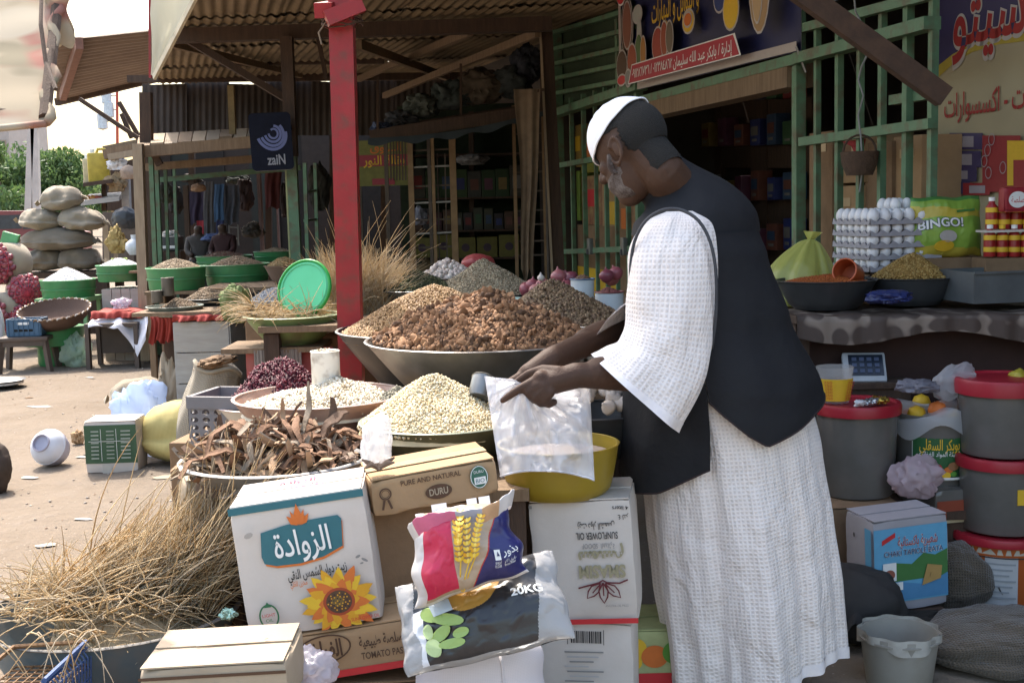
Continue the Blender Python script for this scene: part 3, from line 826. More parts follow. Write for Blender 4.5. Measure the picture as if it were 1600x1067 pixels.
# patterned cloth canopy
def cloth_mat():
    m = bpy.data.materials.new('printed canopy cloth');m.use_nodes = True;N,L = m.node_tree.nodes,m.node_tree.links
    b = N['Principled BSDF'];b.inputs['Roughness'].default_value = .85
    tc = N.new('ShaderNodeTexCoord');
    def nz(s,lo,hi,off):
        mp = N.new('ShaderNodeMapping');mp.inputs['Location'].default_value = (off,off,0);mp.inputs['Scale'].default_value = (1,1,2.2);L.new(tc.outputs['Object'],mp.inputs[0])
        n = N.new('ShaderNodeTexNoise');n.inputs['Scale'].default_value = s*1.6;n.inputs['Detail'].default_value = 1.0;L.new(mp.outputs[0],n.inputs['Vector'])
        r = N.new('ShaderNodeValToRGB');r.color_ramp.elements[0].position = lo;r.color_ramp.elements[1].position = hi;L.new(n.outputs['Fac'],r.inputs[0]);return r.outputs[0]
    def mix(f,a,c):
        x = N.new('ShaderNodeMixRGB');L.new(f,x.inputs[0]);x.inputs[2].default_value = (*c,1)
        if isinstance(a,tuple): x.inputs[1].default_value = (*a,1)
        else: L.new(a,x.inputs[1])
        return x.outputs[0]
    c = mix(nz(3.2,.54,.64,0),(.42,.34,.235),(.36,.15,.11));c = mix(nz(3.8,.56,.66,7),c,(.27,.225,.145));c = mix(nz(2.6,.58,.68,13),c,(.47,.40,.30))
    L.new(c,b.inputs['Base Color'])
    t = N.new('ShaderNodeBsdfTranslucent');L.new(c,t.inputs[0]);mx = N.new('ShaderNodeMixShader');mx.inputs[0].default_value = .3
    L.new(b.outputs[0],mx.inputs[1]);L.new(t.outputs[0],mx.inputs[2]);L.new(mx.outputs[0],N['Material Output'].inputs[0])
    return m
cn = thing('cloth_canopy','printed cream and red cloth canopy sagging over the left corner','canopy')
cm = cloth_mat()
A,B,C_,D = at(-560,172,2.7),at(72,193,2.7),at(96,-60,3.2),at(-560,-80,3.2)
def canf(u,v):
    p = A.lerp(B,u).lerp(D.lerp(C_,u),v)
    sag = .035*math.sin(math.pi*u)*(1 - .5*v)
    return p + V(.002*math.sin(18*v + 3*u),0.008*math.sin(9*u + 2*v),-sag + .007*noise.noise(Vector((u*5,v*6,2))) + .002*math.sin(v*26))
mb = MB();mb.grid(canf,70,40,cm);mb.grid(lambda u,v: canf(u,v) + V(0,.003,.003),70,40,cm,flip=True);mb.build('canopy_cloth',cn,smooth=170)
mb = MB()     # gathered edge with its pole
mb.tube([canf(1,v) + V(.012*math.sin(v*30),0,.0) for v in [i/30 for i in range(31)]],[.009 + .003*math.sin(i*1.7) for i in range(31)],cm,8);mb.build('hem',cn,smooth=170)
mb = MB();mb.tube([canf(u,0) for u in [i/20 for i in range(21)]],.008,cm,6);mb.build('hem',cn,smooth=170)
MB().tube([at(70,185,2.72),at(97,-62,3.2)],.014,dark_wood,8).build('pole',cn)
mb = MB();q = at(90,18,3.05)
mb.grid(lambda u,v: q + V(.030*math.cos(6.28*u)*(1 + .3*math.sin(9*v)),.02*math.sin(6.28*u),.09 - .17*v + .012*math.sin(12*u)),18,12,cm);mb.build('knot',cn,smooth=170)
MB().tube([at(66,-40,3.0),at(64,40,2.85),at(72,100,2.78),at(87,140,2.68)],.005,dark_wood,5).build('cord',cn)

# rails and posts that carry the canopy, beyond the left edge of the picture
ca0,ca1,cb0,cb1 = at(70,180,2.76),at(-600,158,2.76),at(97,-64,3.21),at(-600,-84,3.21)
MB().tube([ca0,ca1],.014,dark_wood,8).build('rail',cn);MB().tube([cb0,cb1],.016,dark_wood,8).build('rail',cn)
for q in (ca1,cb1): MB().tube([(q.x + .05,q.y,0),(q.x + .05,q.y,q.z + .02)],.028,dark_wood,8).build('post',cn)
MB().tube([ca1.lerp(ca0,.06),cb1.lerp(cb0,.06)],.014,dark_wood,8).build('rail',cn)

# ================================================================== THE STALL: table, basins and heaps
def basin(name,label,px,py,Y,rt,rb,h,m,cat='basin',rim=None,wob=0.0,th=.004,group=None,rimr=.006,tilt=None,n=40,bulge=.3,P=None):
    p = P.copy() if P is not None else at(px,py,Y);base = p - V(0,0,h)
    t = thing(name,label,cat,base,tilt or (0,0,random.uniform(0,6)),group)
    prof = [(0,.0),(rb*.96,.0),(rb,.006)]
    for k in range(1,8):
        u = k/8;prof.append((rb + (rt - rb)*(u ** (1 - bulge*.5)),h*u))
    prof += [(rt,h),(rt - th,h + .001)]
    for k in range(7,0,-1):
        u = k/8;prof.append((rb + (rt - rb)*(u ** (1 - bulge*.5)) - th,h*u + th*.5))
    prof += [(rb - th,.01),(0,.009)]
    bo_ = MB().lathe(prof,m,n,wob=wob).build('bowl',t,smooth=50)
    q = [(rt - rimr*.3 + rimr*math.cos(a),h + rimr*.4*math.sin(a)) for a in [2*math.pi*i/8 for i in range(9)]]
    MB().lathe(q,rim or m,n,wob=wob).build('rim',bo_,smooth=170)
    return t,p
# table under the heaps
tb_ = thing('stall_table','rough plank table under the basins of beans and grain','table')
TZ = .685
def tq(u,v): # u across (left-right), v depth
    a,b = Vector((-.74,2.80,0)),Vector((.03,2.80,0));c,d = Vector((.16,4.75,0)),Vector((-.80,4.55,0))
    return a.lerp(b,u).lerp(d.lerp(c,u),v)
for k in range(9):
    v0,v1 = k/9 + .004,(k + 1)/9 - .004
    q = [tq(0,v0),tq(1,v0),tq(1,v1),tq(0,v1)];z = TZ - .03 - random.uniform(0,.004)
    MB().add([(p.x,p.y,z) for p in q] + [(p.x,p.y,z + .028) for p in q],BOXF,old_wood).build('plank',tb_)
for (u,v) in ((.06,.03),(.94,.03),(.06,.97),(.94,.97),(.06,.5),(.94,.5)):
    p = tq(u,v);MB().box((p.x,p.y,(TZ - .035)/2),(.07,.07,TZ - .035),dark_wood).build('leg',tb_)
for v in (.03,.5,.97): MB().bar(tq(.02,v) + V(0,0,TZ - .065),tq(.98,v) + V(0,0,TZ - .065),.05,.05,dark_wood).build('crossbar',tb_)

beanw = [mat('white bean a',(.76,.68,.53),.55),mat('white bean b',(.66,.56,.40),.55),mat('white bean c',(.80,.75,.64),.5),mat('bean eye',(.40,.30,.18),.6)]
wheat = [mat('wheat a',(.72,.58,.34),.6),mat('wheat b',(.78,.67,.45),.6),mat('wheat c',(.62,.46,.24),.6),mat('wheat d',(.80,.72,.54),.6)]
pinkbrown = mat('pinkish brown plastic',(.36,.22,.17),.5,(.28,.16,.12),6,.5,.04,40,dirt=((.5,.42,.36),.4,9))
cream_en = mat('cream enamel',(.66,.58,.48),.45,(.56,.48,.39),6,.5)
# white beans
t,p = basin('plastic_basin','pinkish brown basin heaped with white beans around a mug',500,617,3.45,.246,.15,.125,pinkbrown,rim=mat('worn pink rim',(.52,.38,.33),.5))
BEANS = p
heap('white_beans','white beans heaped in the pinkish brown basin','beans',p + V(.0,0,-.028),.225,.068,beanw,beanw[1],[octs(1,.65,.55),lump(1,1,.68,.6,.05,1)],4200,.0055,.0085,1.3,.12,1,skew=(.35,.1))
# dark seeds spilled at its right side
heap('dark_seeds','grey black seeds spilled on the right side of the white beans','seeds',at(622,607,3.42) - V(0,0,.03),.06,.035,[mat('seed grey',(.12,.11,.08),.6),mat('seed pale',(.40,.36,.26),.6)],mat('seed base',(.10,.09,.07),.8),[octs(1,.7,.5)],700,.004,.006,1.2,.1,2)
# enamel mug in the beans
enam = mat('chipped white enamel',(.74,.73,.68),.35,(.66,.64,.58),8,.5,dirt=((.20,.14,.10),.8,24))
def mug(name,label,px,py,Y,r,h,m,rim=None,group=None,rot=(0,0,0),cat='mug',P=None,handle=False):
    p = P if P is not None else at(px,py,Y);t = thing(name,label,cat,p,rot,group)
    cu_ = MB().lathe([(0,0),(r*.95,0),(r,.004),(r,h),(r - .003,h),(r - .004,.006),(0,.005)],m,32).build('cup',t,smooth=50)
    MB().lathe([(r - .001 + .003*math.cos(a),h + .002*math.sin(a)) for a in [2*math.pi*i/6 for i in range(7)]],rim or m,32).build('rim',cu_,smooth=170)
    if handle: MB().tube([(r,0,h*.8),(r + .025,0,h*.7),(r + .03,0,h*.45),(r + .02,0,h*.25),(r,0,h*.2)],.005,m,8).build('handle',t,smooth=170)
    return t,p
t,pm = mug('enamel_mug','chipped white enamel mug brimming with beans, standing in the bean basin',510,602,3.5,.0415,.10,enam)
heap('white_beans','white beans filling the chipped enamel mug to the brim','beans',pm + V(0,0,.092),.038,.012,beanw,beanw[1],[octs(1,.65,.55)],160,.005,.0075,1.4,.1,3)
# peeled wheat
t,p = basin('metal_tray','olive metal tray piled with peeled wheat in front of the steel bowl',690,655,3.16,.215,.15,.09,olive_metal,rim=mat('tray rim',(.30,.32,.24),.4,metal=.4))
heap('peeled_wheat','tall pale cone of peeled wheat in the olive tray','wheat',p + V(-.015,0,-.012),.205,.125,wheat,wheat[0],[octs(1,.72,.6),octs(.8,.7,.6)],6500,.0042,.0068,1.25,.05,4)
# steel scoop cup lying behind the wheat
t,_ = mug('steel_cup','grey steel cup lying between the wheat and the plastic bag',748,622,3.14,.030,.06,steel,rot=(R(-35),R(15),R(0)))
# bark pieces in the grey basin
greyp = mat('grey aluminium',(.36,.36,.36),.45,(.26,.26,.26),7,.5,.05,30,metal=.5,dirt=((.30,.24,.18),.5,8))
t,p = basin('aluminium_basin','wide grey aluminium basin holding brown bark strips',432,714,2.95,.232,.15,.075,greyp,rimr=.009,rim=greyp)
BARK = p
bk_m = [mat('bark dark',(.15,.088,.055),.85,(.08,.046,.03),25,.4,.4,90),mat('bark red brown',(.25,.135,.075),.85,(.15,.078,.045),25,.4,.4,90),mat('bark grey',(.34,.27,.20),.85,(.2,.15,.105),25,.4,.4,90),mat('bark pale inside',(.40,.26,.155),.8,(.28,.17,.10),25,.4,.3,90)]
def bark_mesh(seed):
    s = random.Random(seed);Lg = s.uniform(.07,.17);w = s.uniform(.0035,.0085);cur = s.uniform(.3,1.3);bend = s.uniform(-.025,.025);tw = s.uniform(-.7,.7)
    def f(u,v):
        a = (u - .5)*cur*1.4;ww = w*(1 - .55*abs(2*v - 1) ** 2.5)*(1 + .25*math.sin(v*9 + seed))
        x,z = math.sin(a)/max(cur*.7,.3)*ww*1.3,(1 - math.cos(a))*ww;c,d = math.cos(tw*v),math.sin(tw*v)
        return Vector((x*c - z*d,(v - .5)*Lg,x*d + z*c + bend*(1 - (2*v - 1) ** 2)*1.4 + .003*math.sin(v*14 + seed)))
    mb = MB();m = bk_m[seed % 4];mb.grid(f,4,8,m);mb.grid(lambda u,v: f(u,v) + V(0,0,-.0035),4,8,bk_m[(seed*7 + 1) % 4],flip=True)
    mb.grid(lambda u,v: f(0,u) + V(0,0,-.0035*(1 - v)),8,1,m);mb.grid(lambda u,v: f(1,u) + V(0,0,-.0035*v),8,1,m)
    return mb.mesh('bark_strip',60)
bmesh_list = [bark_mesh(k) for k in range(16)]
bh = thing('bark_heap','tangled heap of curled brown bark strips in the grey basin','bark',BARK)
hf = heap_fn(.20,.075,1.6,.2,5)
mb = heap_body(hf,.20,bk_m[0],z0=-.03);mb.build('lower_layer',bh,smooth=170,loc=(0,0,-.03))
for k in range(290):
    r = .215*math.sqrt(random.random());a = random.uniform(0,6.283);x,y = r*math.cos(a),r*math.sin(a)*.9
    link('bark_strip',random.choice(bmesh_list),bh,(x,y,hf(min(x,.19),y) - .022 + .03*random.random()),(random.uniform(-.75,.75),random.uniform(-.5,.5),random.uniform(0,6.28)),random.uniform(.75,1.25))
for (px,py,rz,rx,s) in ((445,655,.3,1.0,1.1),(470,645,-.4,1.1,1.0),(520,668,-.9,.7,1.2),(352,690,.6,1.1,.9),(500,660,-.7,.9,1.2),(540,695,-.3,.9,1.0),(350,660 + 30,-.2,1.2,.9),(480,725,.7,.9,1.2),(475,738,-.2,1.0,.7)):
    link('bark_strip',bmesh_list[(px*3) % 16],bh,at(px,py,2.93) - BARK,(rx,0,rz),s)

# hibiscus in a cream basin, left of the beans
t,p = basin('cream_basin','cream basin of dark red hibiscus beside the grey plastic crate',432,628,3.72,.19,.11,.13,cream_en,rim=mat('pale pink rim',(.66,.52,.47),.5))
hib = [mat('hibiscus a',(.115,.012,.028),.6),mat('hibiscus b',(.06,.008,.018),.65),mat('hibiscus c',(.17,.022,.04),.55)]
petal = ([(-1,0,0),(0,-.5,.35),(1,0,.1),(0,.5,-.2),(0,0,.55)],[(0,1,4),(1,2,4),(2,3,4),(3,0,4),(3,2,1,0)])
heap('dried_hibiscus','dark crimson dried hibiscus heaped behind the white beans','hibiscus',p + V(.01,.02,-.02),.178,.165,hib,hib[1],[petal,octs(1,.4,.5)],2600,.006,.013,1.3,.15,6)
# grey plastic crate with oval holes
def vent_crate(label,px,py,Y,w,d,h,m,rot):
    t = thing('plastic_crate',label,'crate',at(px,py,Y) - V(0,0,h),(0,0,rot))
    def side(cx,cy,ln,ang,nc,nr):
        M = Matrix.Translation((cx,cy,0)) @ Matrix.Rotation(ang,4,'Z')
        mb = MB();mb.box((0,0,h - .018),(ln,.012,.036),m,None) if False else None
        vs = MB()
        vs.add([],[],m)
        cw,ch = ln/nc,(h - .055)/nr
        # lattice: each cell is an octagonal hole framed in the wall
        for i in range(nc):
            for j in range(nr):
                x0,z0 = -ln/2 + i*cw,.02 + j*ch;xc,zc = x0 + cw/2,z0 + ch/2
                o8 = [(xc + cw*.33*math.cos(a),zc + ch*.36*math.sin(a)) for a in [math.pi/8 + k*math.pi/4 for k in range(8)]]
                rc = [(x0 + cw,zc + ch*.3),(xc + cw*.3,z0 + ch),(xc - cw*.3,z0 + ch),(x0,zc + ch*.3),(x0,zc - ch*.3),(xc - cw*.3,z0),(xc + cw*.3,z0),(x0 + cw,zc - ch*.3)]
                cs = {1: (x0 + cw,z0 + ch),3: (x0,z0 + ch),5: (x0,z0),7: (x0 + cw,z0)}
                for yy,fl in ((-.003,1),(.003,-1)):
                    v = [(x,yy,z) for x,z in o8] + [(x,yy,z) for x,z in rc]
                    f = [(k,8 + k,8 + (k + 1) % 8,(k + 1) % 8) for k in range(8)]
                    vs.add(v,[q[::fl] for q in f],m,M)
                    for (a,b,c) in ((0,1,(x0 + cw,z0 + ch)),(2,3,(x0,z0 + ch)),(4,5,(x0,z0)),(6,7,(x0 + cw,z0))):
                        vs.add([(rc[a][0],yy,rc[a][1]),(c[0],yy,c[1]),(rc[b][0],yy,rc[b][1])],[(0,1,2)[::fl]],m,M)
                v = [(x,-.003,z) for x,z in o8] + [(x,.003,z) for x,z in o8]
                vs.add(v,[(k,(k + 1) % 8,8 + (k + 1) % 8,8 + k) for k in range(8)],m,M)
        vs.box((0,0,h - .018),(ln + .006,.016,.036),m,M if False else None) if False else None
        vs.add([tuple(M @ Vector(v)) for v in [(-ln/2,-.008,h - .036),(ln/2,-.008,h - .036),(ln/2,.008,h - .036),(-ln/2,.008,h - .036),(-ln/2,-.008,h),(ln/2,-.008,h),(ln/2,.008,h),(-ln/2,.008,h)]],BOXF,m)
        vs.build('side_wall',t)
    side(0,-d/2,w,0,max(3,int(w/.034)),4);side(0,d/2,w,0,max(3,int(w/.034)),4);side(-w/2,0,d,R(90),max(3,int(d/.034)),4);side(w/2,0,d,R(90),max(3,int(d/.034)),4)
    MB().box((0,0,.01),(w,d,.014),m).build('floor_panel',t)
    return t
greyplast = mat('dusty grey plastic',(.22,.21,.22),.5,(.16,.15,.16),6,.5)
vent_crate('dusty grey plastic crate with oval holes under the cream basin',372,612,3.70,.23,.2,.15,greyplast,R(-14))
# a box carrying the crate and the cream basin
bx = MB().box((0,0,0),(.46,.32,.66 - .02),kraft_dark,None,.006);tag(bx.build('wooden_box',loc=V(at(400,640,3.85).x,3.85,.32),rot=(0,0,R(-8))),'brown box hidden under the grey plastic crate','box')

# big steel bowl with brown chunks
t,p = basin('steel_bowl','large steel bowl heaped with brown dried chunks',765,527,3.75,.385,.17,.235,steel,cat='bowl',bulge=.25,rim=mat('bright steel rim',(.42,.41,.40),.35,metal=.8))
BOWL = p
chm = [mat('dried chunk a',(.25,.125,.055),.8,(.14,.065,.03),60,.5,.3,150),mat('dried chunk b',(.36,.185,.085),.8,(.22,.105,.05),60,.5,.3,150),mat('dried chunk c',(.135,.068,.034),.8,(.08,.04,.02),60,.5,.3,150),mat('dried chunk d',(.46,.25,.125),.75,(.31,.16,.075),60,.5,.3,150)]
ch = thing('dried_chunk_heap','mound of knobbly brown dried chunks in the large steel bowl','dried goods',p)
hf0 = heap_fn(.325,.145,1.25,.13,8,(.0,.1));hf = lambda x,y: hf0(x + .03,y) if math.hypot(x + .03,y) < .325 else 0.0
def chunkm(k):
    mb = MB();v,f = lump(2,1,random.uniform(.5,.8),random.uniform(.35,.6),.22,k + 40);mb.add(v,f,chm[k % 4]);return mb.mesh('dried_chunk',30)
chl = [chunkm(k) for k in range(12)]
n_done = 0;cand = []
for k in range(5200):
    r = .33*math.sqrt(random.random());a = random.uniform(0,6.283);cand.append((r*math.cos(a) - .03,r*math.sin(a)))
front = [c for c in cand if c[1] < .10]
for (x,y) in front[:300]:
    s = random.uniform(.010,.021)
    link('dried_chunk',random.choice(chl),ch,(x,y,hf(x,y) + s*.35),(random.uniform(0,6),random.uniform(0,6),random.uniform(0,6)),s)
me = scatter_mesh('chunk_mass',[lump(1,1,.7,.5,.2,s) for s in range(4)],[(x,y,hf(x,y)) for x,y in cand[600:]],chm,.007,.014,extra=heap_body(hf,.36,chm[2]))
o = link('chunk_mass',me,ch);o['kind'] = 'stuff'
# tan grain bowl behind it, left
t,p = basin('steel_bowl','dark steel bowl of tan grain, half behind the bowl of chunks',680,512,4.12,.335,.15,.22,dark_steel,cat='bowl',rim=steel)
tan = [mat('tan grain a',(.38,.22,.09),.6),mat('tan grain b',(.46,.28,.13),.6),mat('tan grain c',(.28,.155,.065),.6)]
heap('tan_grain','smooth slope of round tan grain left of the brown chunks','grain',p + V(0,0,-.01),.315,.155,tan,tan[2],[octs(1,.9,.85)],9000,.005,.0075,1.2,.04,9)
# brown nuts and red grain on the right
t,p = basin('steel_bowl','dark bowl of brown nuts and red grain by the white pails',872,512,4.25,.30,.15,.2,dark_steel,cat='bowl',rim=steel)
nut = [mat('nut a',(.20,.12,.06),.6),mat('nut b',(.26,.17,.09),.6),mat('nut c',(.13,.075,.04),.6)]
heap('brown_nuts','heap of brown nuts between the red grain and the onions','nuts',p + V(0,.02,-.01),.29,.165,nut,nut[2],[octs(1,.6,.55),lump(1,1,.6,.55,.08,3)],5000,.008,.0125,1.25,.06,10,(-.05,.2))
redg = [mat('red grain a',(.24,.065,.035),.6),mat('red grain b',(.30,.10,.05),.6),mat('red grain c',(.16,.04,.025),.6)]
heap('red_grain','reddish brown grain in front of the brown nuts','grain',at(890,522,4.08) - V(0,0,.02),.15,.05,redg,redg[2],[octs(1,.8,.7)],3200,.004,.006,1.3,.05,11)
o = MB();o.grid(lambda u,v: V((u - .5)*.07,(v - .5)*.03,.008*math.sin(u*7) + .006*math.sin(v*5 + u*3)),8,4,mat('white violet wrapper',(.55,.52,.66),.4))
tag(o.build('plastic_wrapper',loc=at(823,507,3.93) + V(0,0,.012),rot=(R(25),0,R(-8)),smooth=170),'small white and violet wrapper lying on the brown nuts','wrapper')
# red chilli in a teal tray
t,p = basin('teal_tray','pale teal tray of red chilli behind the brown nuts',768,470,4.75,.17,.13,.05,mat('pale teal enamel',(.32,.45,.40),.4),P=None)
heap('red_chilli','small pile of bright red chilli in the teal tray','chilli',p + V(-.05,0,-.015),.12,.04,[mat('chilli a',(.42,.05,.025),.5),mat('chilli b',(.30,.03,.02),.5)],mat('chilli base',(.26,.035,.02),.7),[octs(1,.35,.35)],1500,.006,.011,1.3,.08,12)
mb = MB();mb.box((p.x,p.y,(p.z - .05)/2),(.36,.3,p.z - .05),kraft_dark,None,.005);tag(mb.build('brown_carton'),'plain brown carton holding up the teal chilli tray','carton')
# seeds: large pale heap further back
t,p = basin('wide_tray','wide dark tray carrying the large pale seed heap',757,457,5.35,.27,.2,.06,dark_steel)
pale = [mat('pale seed a',(.42,.35,.23),.65),mat('pale seed b',(.32,.26,.165),.65),mat('pale seed c',(.50,.43,.30),.65),mat('pale seed d',(.20,.15,.09),.7)]
heap('pale_seeds','large conical heap of pale seeds in the shade','seeds',p + V(0,0,-.01),.255,.155,pale,pale[1],[octs(1,.55,.4)],7000,.005,.008,1.1,.05,13)
PB = p
t,p = basin('metal_tray','shallow grey tray of dried green leaves beside the straw bundle',650,452,5.3,.17,.13,.05,steel)
herb = [mat('dry herb a',(.075,.085,.035),.8),mat('dry herb b',(.12,.125,.06),.8),mat('dry herb c',(.045,.05,.025),.8)]
heap('dried_herbs','dark green dried leaves heaped in the shallow grey tray','herbs',p,.16,.075,herb,herb[2],[petal],2600,.006,.012,1.3,.1,14)
t,p = basin('metal_tray','small grey tray of white garlic behind the green leaves',700,433,5.75,.14,.1,.05,steel)
garl = mat('garlic white',(.62,.57,.50),.6,(.50,.42,.37),14)
heap('white_garlic','pale pile of small garlic bulbs behind the green leaves','garlic',p,.13,.07,[garl,mat('garlic pink',(.52,.43,.38),.6)],garl,[lump(1,1,.9,.85,.12,5)],260,.010,.017,1.4,.1,15)
# second table for the back row
t2 = thing('stall_table','back plank table under the seed heap and onions','table')
for k in range(5):
    y = 4.86 + k*.24;MB().box((-.12 - .05*k,y,PB.z - .06 - .022),(1.75,.225,.024),old_wood).build('plank',t2)
for x,y in ((-.95,4.8),(.6,4.8),(-1.0,5.85),(.5,5.85)): MB().box((x,y,(PB.z - .1)/2),(.06,.06,PB.z - .1),dark_wood).build('leg',t2)
# onions
onm = [mat('onion skin a',(.30,.085,.10),.38,(.22,.055,.07),8,.4,aniso=(6,6,1)),mat('onion skin b',(.36,.13,.13),.38,(.26,.08,.09),8,.4,aniso=(6,6,1)),mat('onion skin c',(.20,.05,.07),.38,(.14,.035,.05),8,.4,aniso=(6,6,1))]
def onion_mesh(k):
    return MB().lathe([(0,-.85),(.25,-.84),(.62,-.62),(.9,-.25),(1,.05),(.93,.38),(.68,.68),(.32,.86),(.13,1.0),(.08,1.25),(0,1.3)],onm[k % 3],16,wob=.02).mesh('red_onion',60)
oms = [onion_mesh(k) for k in range(3)]
spots = [(832,446,5.05),(848,446,5.0),(866,449,5.0),(884,449,5.0),(873,433,5.1),(892,436,5.1),(823,453,5.1),(855,455,4.95),(878,460,4.92),(900,450,5.15),(838,455,4.95),(948,432,4.9),(962,428,4.95),(955,436,5.05)]
for i,(px,py,Y) in enumerate(spots):
    o = link('red_onion',oms[i % 3],loc=at(px,py,Y),rot=(random.uniform(-.6,.6),random.uniform(-.6,.6),random.uniform(0,6)),scale=random.uniform(.029,.037))
    if i < 11: tag(o,'glossy red onion in the heap left of the white pails','onion','red onions heaped by the pails')
    else: tag(o,'dark red onion in the bunch behind the tall white pail','onion','red onions behind the tall pail')
o = link('garlic_bulb',MB().lathe([(0,-.8),(.5,-.7),(.9,-.2),(.8,.3),(.3,.7),(.12,1.2),(0,1.25)],garl,12,wob=.06).mesh('garlic_bulb',60),loc=at(845,434,4.95),scale=.018);tag(o,'single white garlic bulb perched on the red onions','garlic')
mb = MB();q = at(868,468,5.05);mb.lathe([(0,0),(.14,0),(.16,.05),(.158,.05),(.14,.008),(0,.008)],dark_steel,28);tag(mb.build('wide_tray',loc=q - V(0,0,.04),smooth=50),'dark tray under the heap of red onions','tray')
# white pails
pailw = mat('pale enamel pail',(.55,.60,.62),.4,(.46,.50,.52),7,.5,dirt=((.25,.2,.16),.4,14))
spice = [mat('spice a',(.16,.085,.05),.7),mat('spice b',(.11,.06,.035),.7),mat('spice c',(.22,.12,.07),.7)]
spic2 = [mat('spice red a',(.20,.06,.05),.7),mat('spice red b',(.14,.04,.035),.7)]
def pail(label,hl,px,pyt,Y,rt,rb,h,sp,rimm):
    p = at(px,pyt,Y);t = thing('enamel_pail',label,'pail',p - V(0,0,h))
    pl_ = MB().lathe([(0,0),(rb,0),(rt,h),(rt - .003,h),(rb - .003,.006),(0,.006)],pailw,28).build('bucket',t,smooth=50)
    MB().lathe([(rt + .004*math.cos(a),h + .003*math.sin(a)) for a in [2*math.pi*i/6 for i in range(7)]],rimm,28).build('rim',pl_,smooth=170)
    heap('ground_spice',hl,'spice',p - V(0,0,.012),rt - .006,.022,sp,sp[1],[lump(1,1,.8,.7,.2,7)],420,.004,.008,1.5,.15,px)
pail('small white pail with blue rim full of brown spice beside the onions','dark brown spice filling the small blue rimmed pail',910,436,4.68,.046,.042,.10,spice,mat('blue rim',(.12,.2,.32),.4))
pail('taller white pail of reddish spice next to the man','reddish brown spice filling the taller white pail',952,456,4.42,.052,.048,.17,spic2,mat('maroon rim',(.2,.06,.06),.4))
# garlic in a dark bowl behind the plastic bag
t,p = basin('dark_bowl','dark bowl of garlic bulbs behind the hanging plastic bag',930,640,3.22,.16,.1,.12,dark_steel,cat='bowl')
gb = MB().lathe([(0,-.8),(.5,-.72),(.9,-.25),(.85,.25),(.35,.65),(.13,1.2),(0,1.25)],garl,14,wob=.06).mesh('garlic_bulb',60)
for k in range(46):
    r = .14*math.sqrt(random.random());a = random.uniform(0,6.28)
    o = link('garlic_bulb',gb,loc=p + V(r*math.cos(a),r*math.sin(a),.02 + .075*(1 - (r/.15) ** 1.5)),rot=(random.uniform(-1,1),random.uniform(-1,1),random.uniform(0,6)),scale=random.uniform(.016,.023))
    tag(o,'white garlic bulb in the dark bowl behind the plastic bag','garlic','garlic bulbs in the dark bowl')
for k,(px,py) in enumerate(((905,560),(915,552),(925,558),(935,550),(945,555),(958,548),(900,570),(930,566))):
    o = link('garlic_bulb',gb,loc=at(px,py,3.55),rot=(random.uniform(-1,1),random.uniform(-1,1),0),scale=.017);tag(o,'white garlic bulb seen just above the near forearm','garlic','garlic bulbs above the forearm')
mb = MB().box((0,0,0),(.26,.2,.16),kraft_dark,None,.004);tag(mb.build('brown_carton',loc=at(930,560,3.6) - V(0,0,.10)),'brown carton holding garlic behind the man\'s near forearm','carton')

# green basin with lid and straw
gbm = mat('worn green enamel',(.22,.30,.12),.5,(.15,.22,.08),8,.45,.05,30,dirt=((.13,.11,.06),.75,13))
t,p = basin('green_basin','worn green enamel basin holding straw and a bright green plate',457,492,4.95,.195,.1,.115,gbm,rim=mat('pale green rim',(.42,.46,.28),.5),rimr=.008)
GB = p
lid = thing('plastic_plate','bright green plastic plate tilted up on the straw basin','plate',p + V(.055,.0,.105),(R(66),R(-38),R(-6)))
lgm = mat('bright green plastic',(.12,.62,.30),.35,(.10,.54,.25),5,.5)
MB().lathe([(0,0),(.118,0),(.12,.003),(.12,.007),(0,.009)],lgm,40).build('disc',lid,smooth=40)
MB().lathe([(.118 + .007*math.cos(a),.004 + .009*math.sin(a)) for a in [2*math.pi*i/8 for i in range(9)]],mat('deep green plastic',(.03,.36,.06),.35),40).build('rim',lid,smooth=170)
MB().lathe([(.10,.009),(.104,.013),(.108,.009)],lgm,40).build('ridge',lid,smooth=170)

# ------------------------------------------------------------------ dry grass
straw_m = [mat('straw a',(.68,.52,.31),.75,tsl=.5),mat('straw b',(.80,.66,.45),.7,tsl=.5),mat('straw c',(.58,.41,.22),.8,tsl=.5),mat('straw d',(.68,.57,.42),.8,tsl=.5)]
def grass_blades(name,blades,w,mats):
    """blades: list of point lists; each a thin three sided stalk"""
    mb = MB();k = 0
    for pts in blades:
        m = random.choice(mats);n = len(pts)
        mb.tube(pts,[w*(1 - .75*i/(n - 1)) for i in range(n)],m,3,caps=False)
    return mb.mesh(name,170)
def blade(p,d,L,droop,segs=5,curl=None):
    p = Vector(p);d = Vector(d).normalized();pts = [p.copy()]
    c = curl or Vector((random.uniform(-1,1),random.uniform(-1,1),random.uniform(-.4,.4)))*.35
    for i in range(segs):
        d = (d + c/segs + Vector((0,0,-droop/segs))).normalized();p = p + d*(L/segs);pts.append(p.copy())
    return pts
def px_dir(dx,dy,dz=0.0): return Vector((dx,dz,-dy))
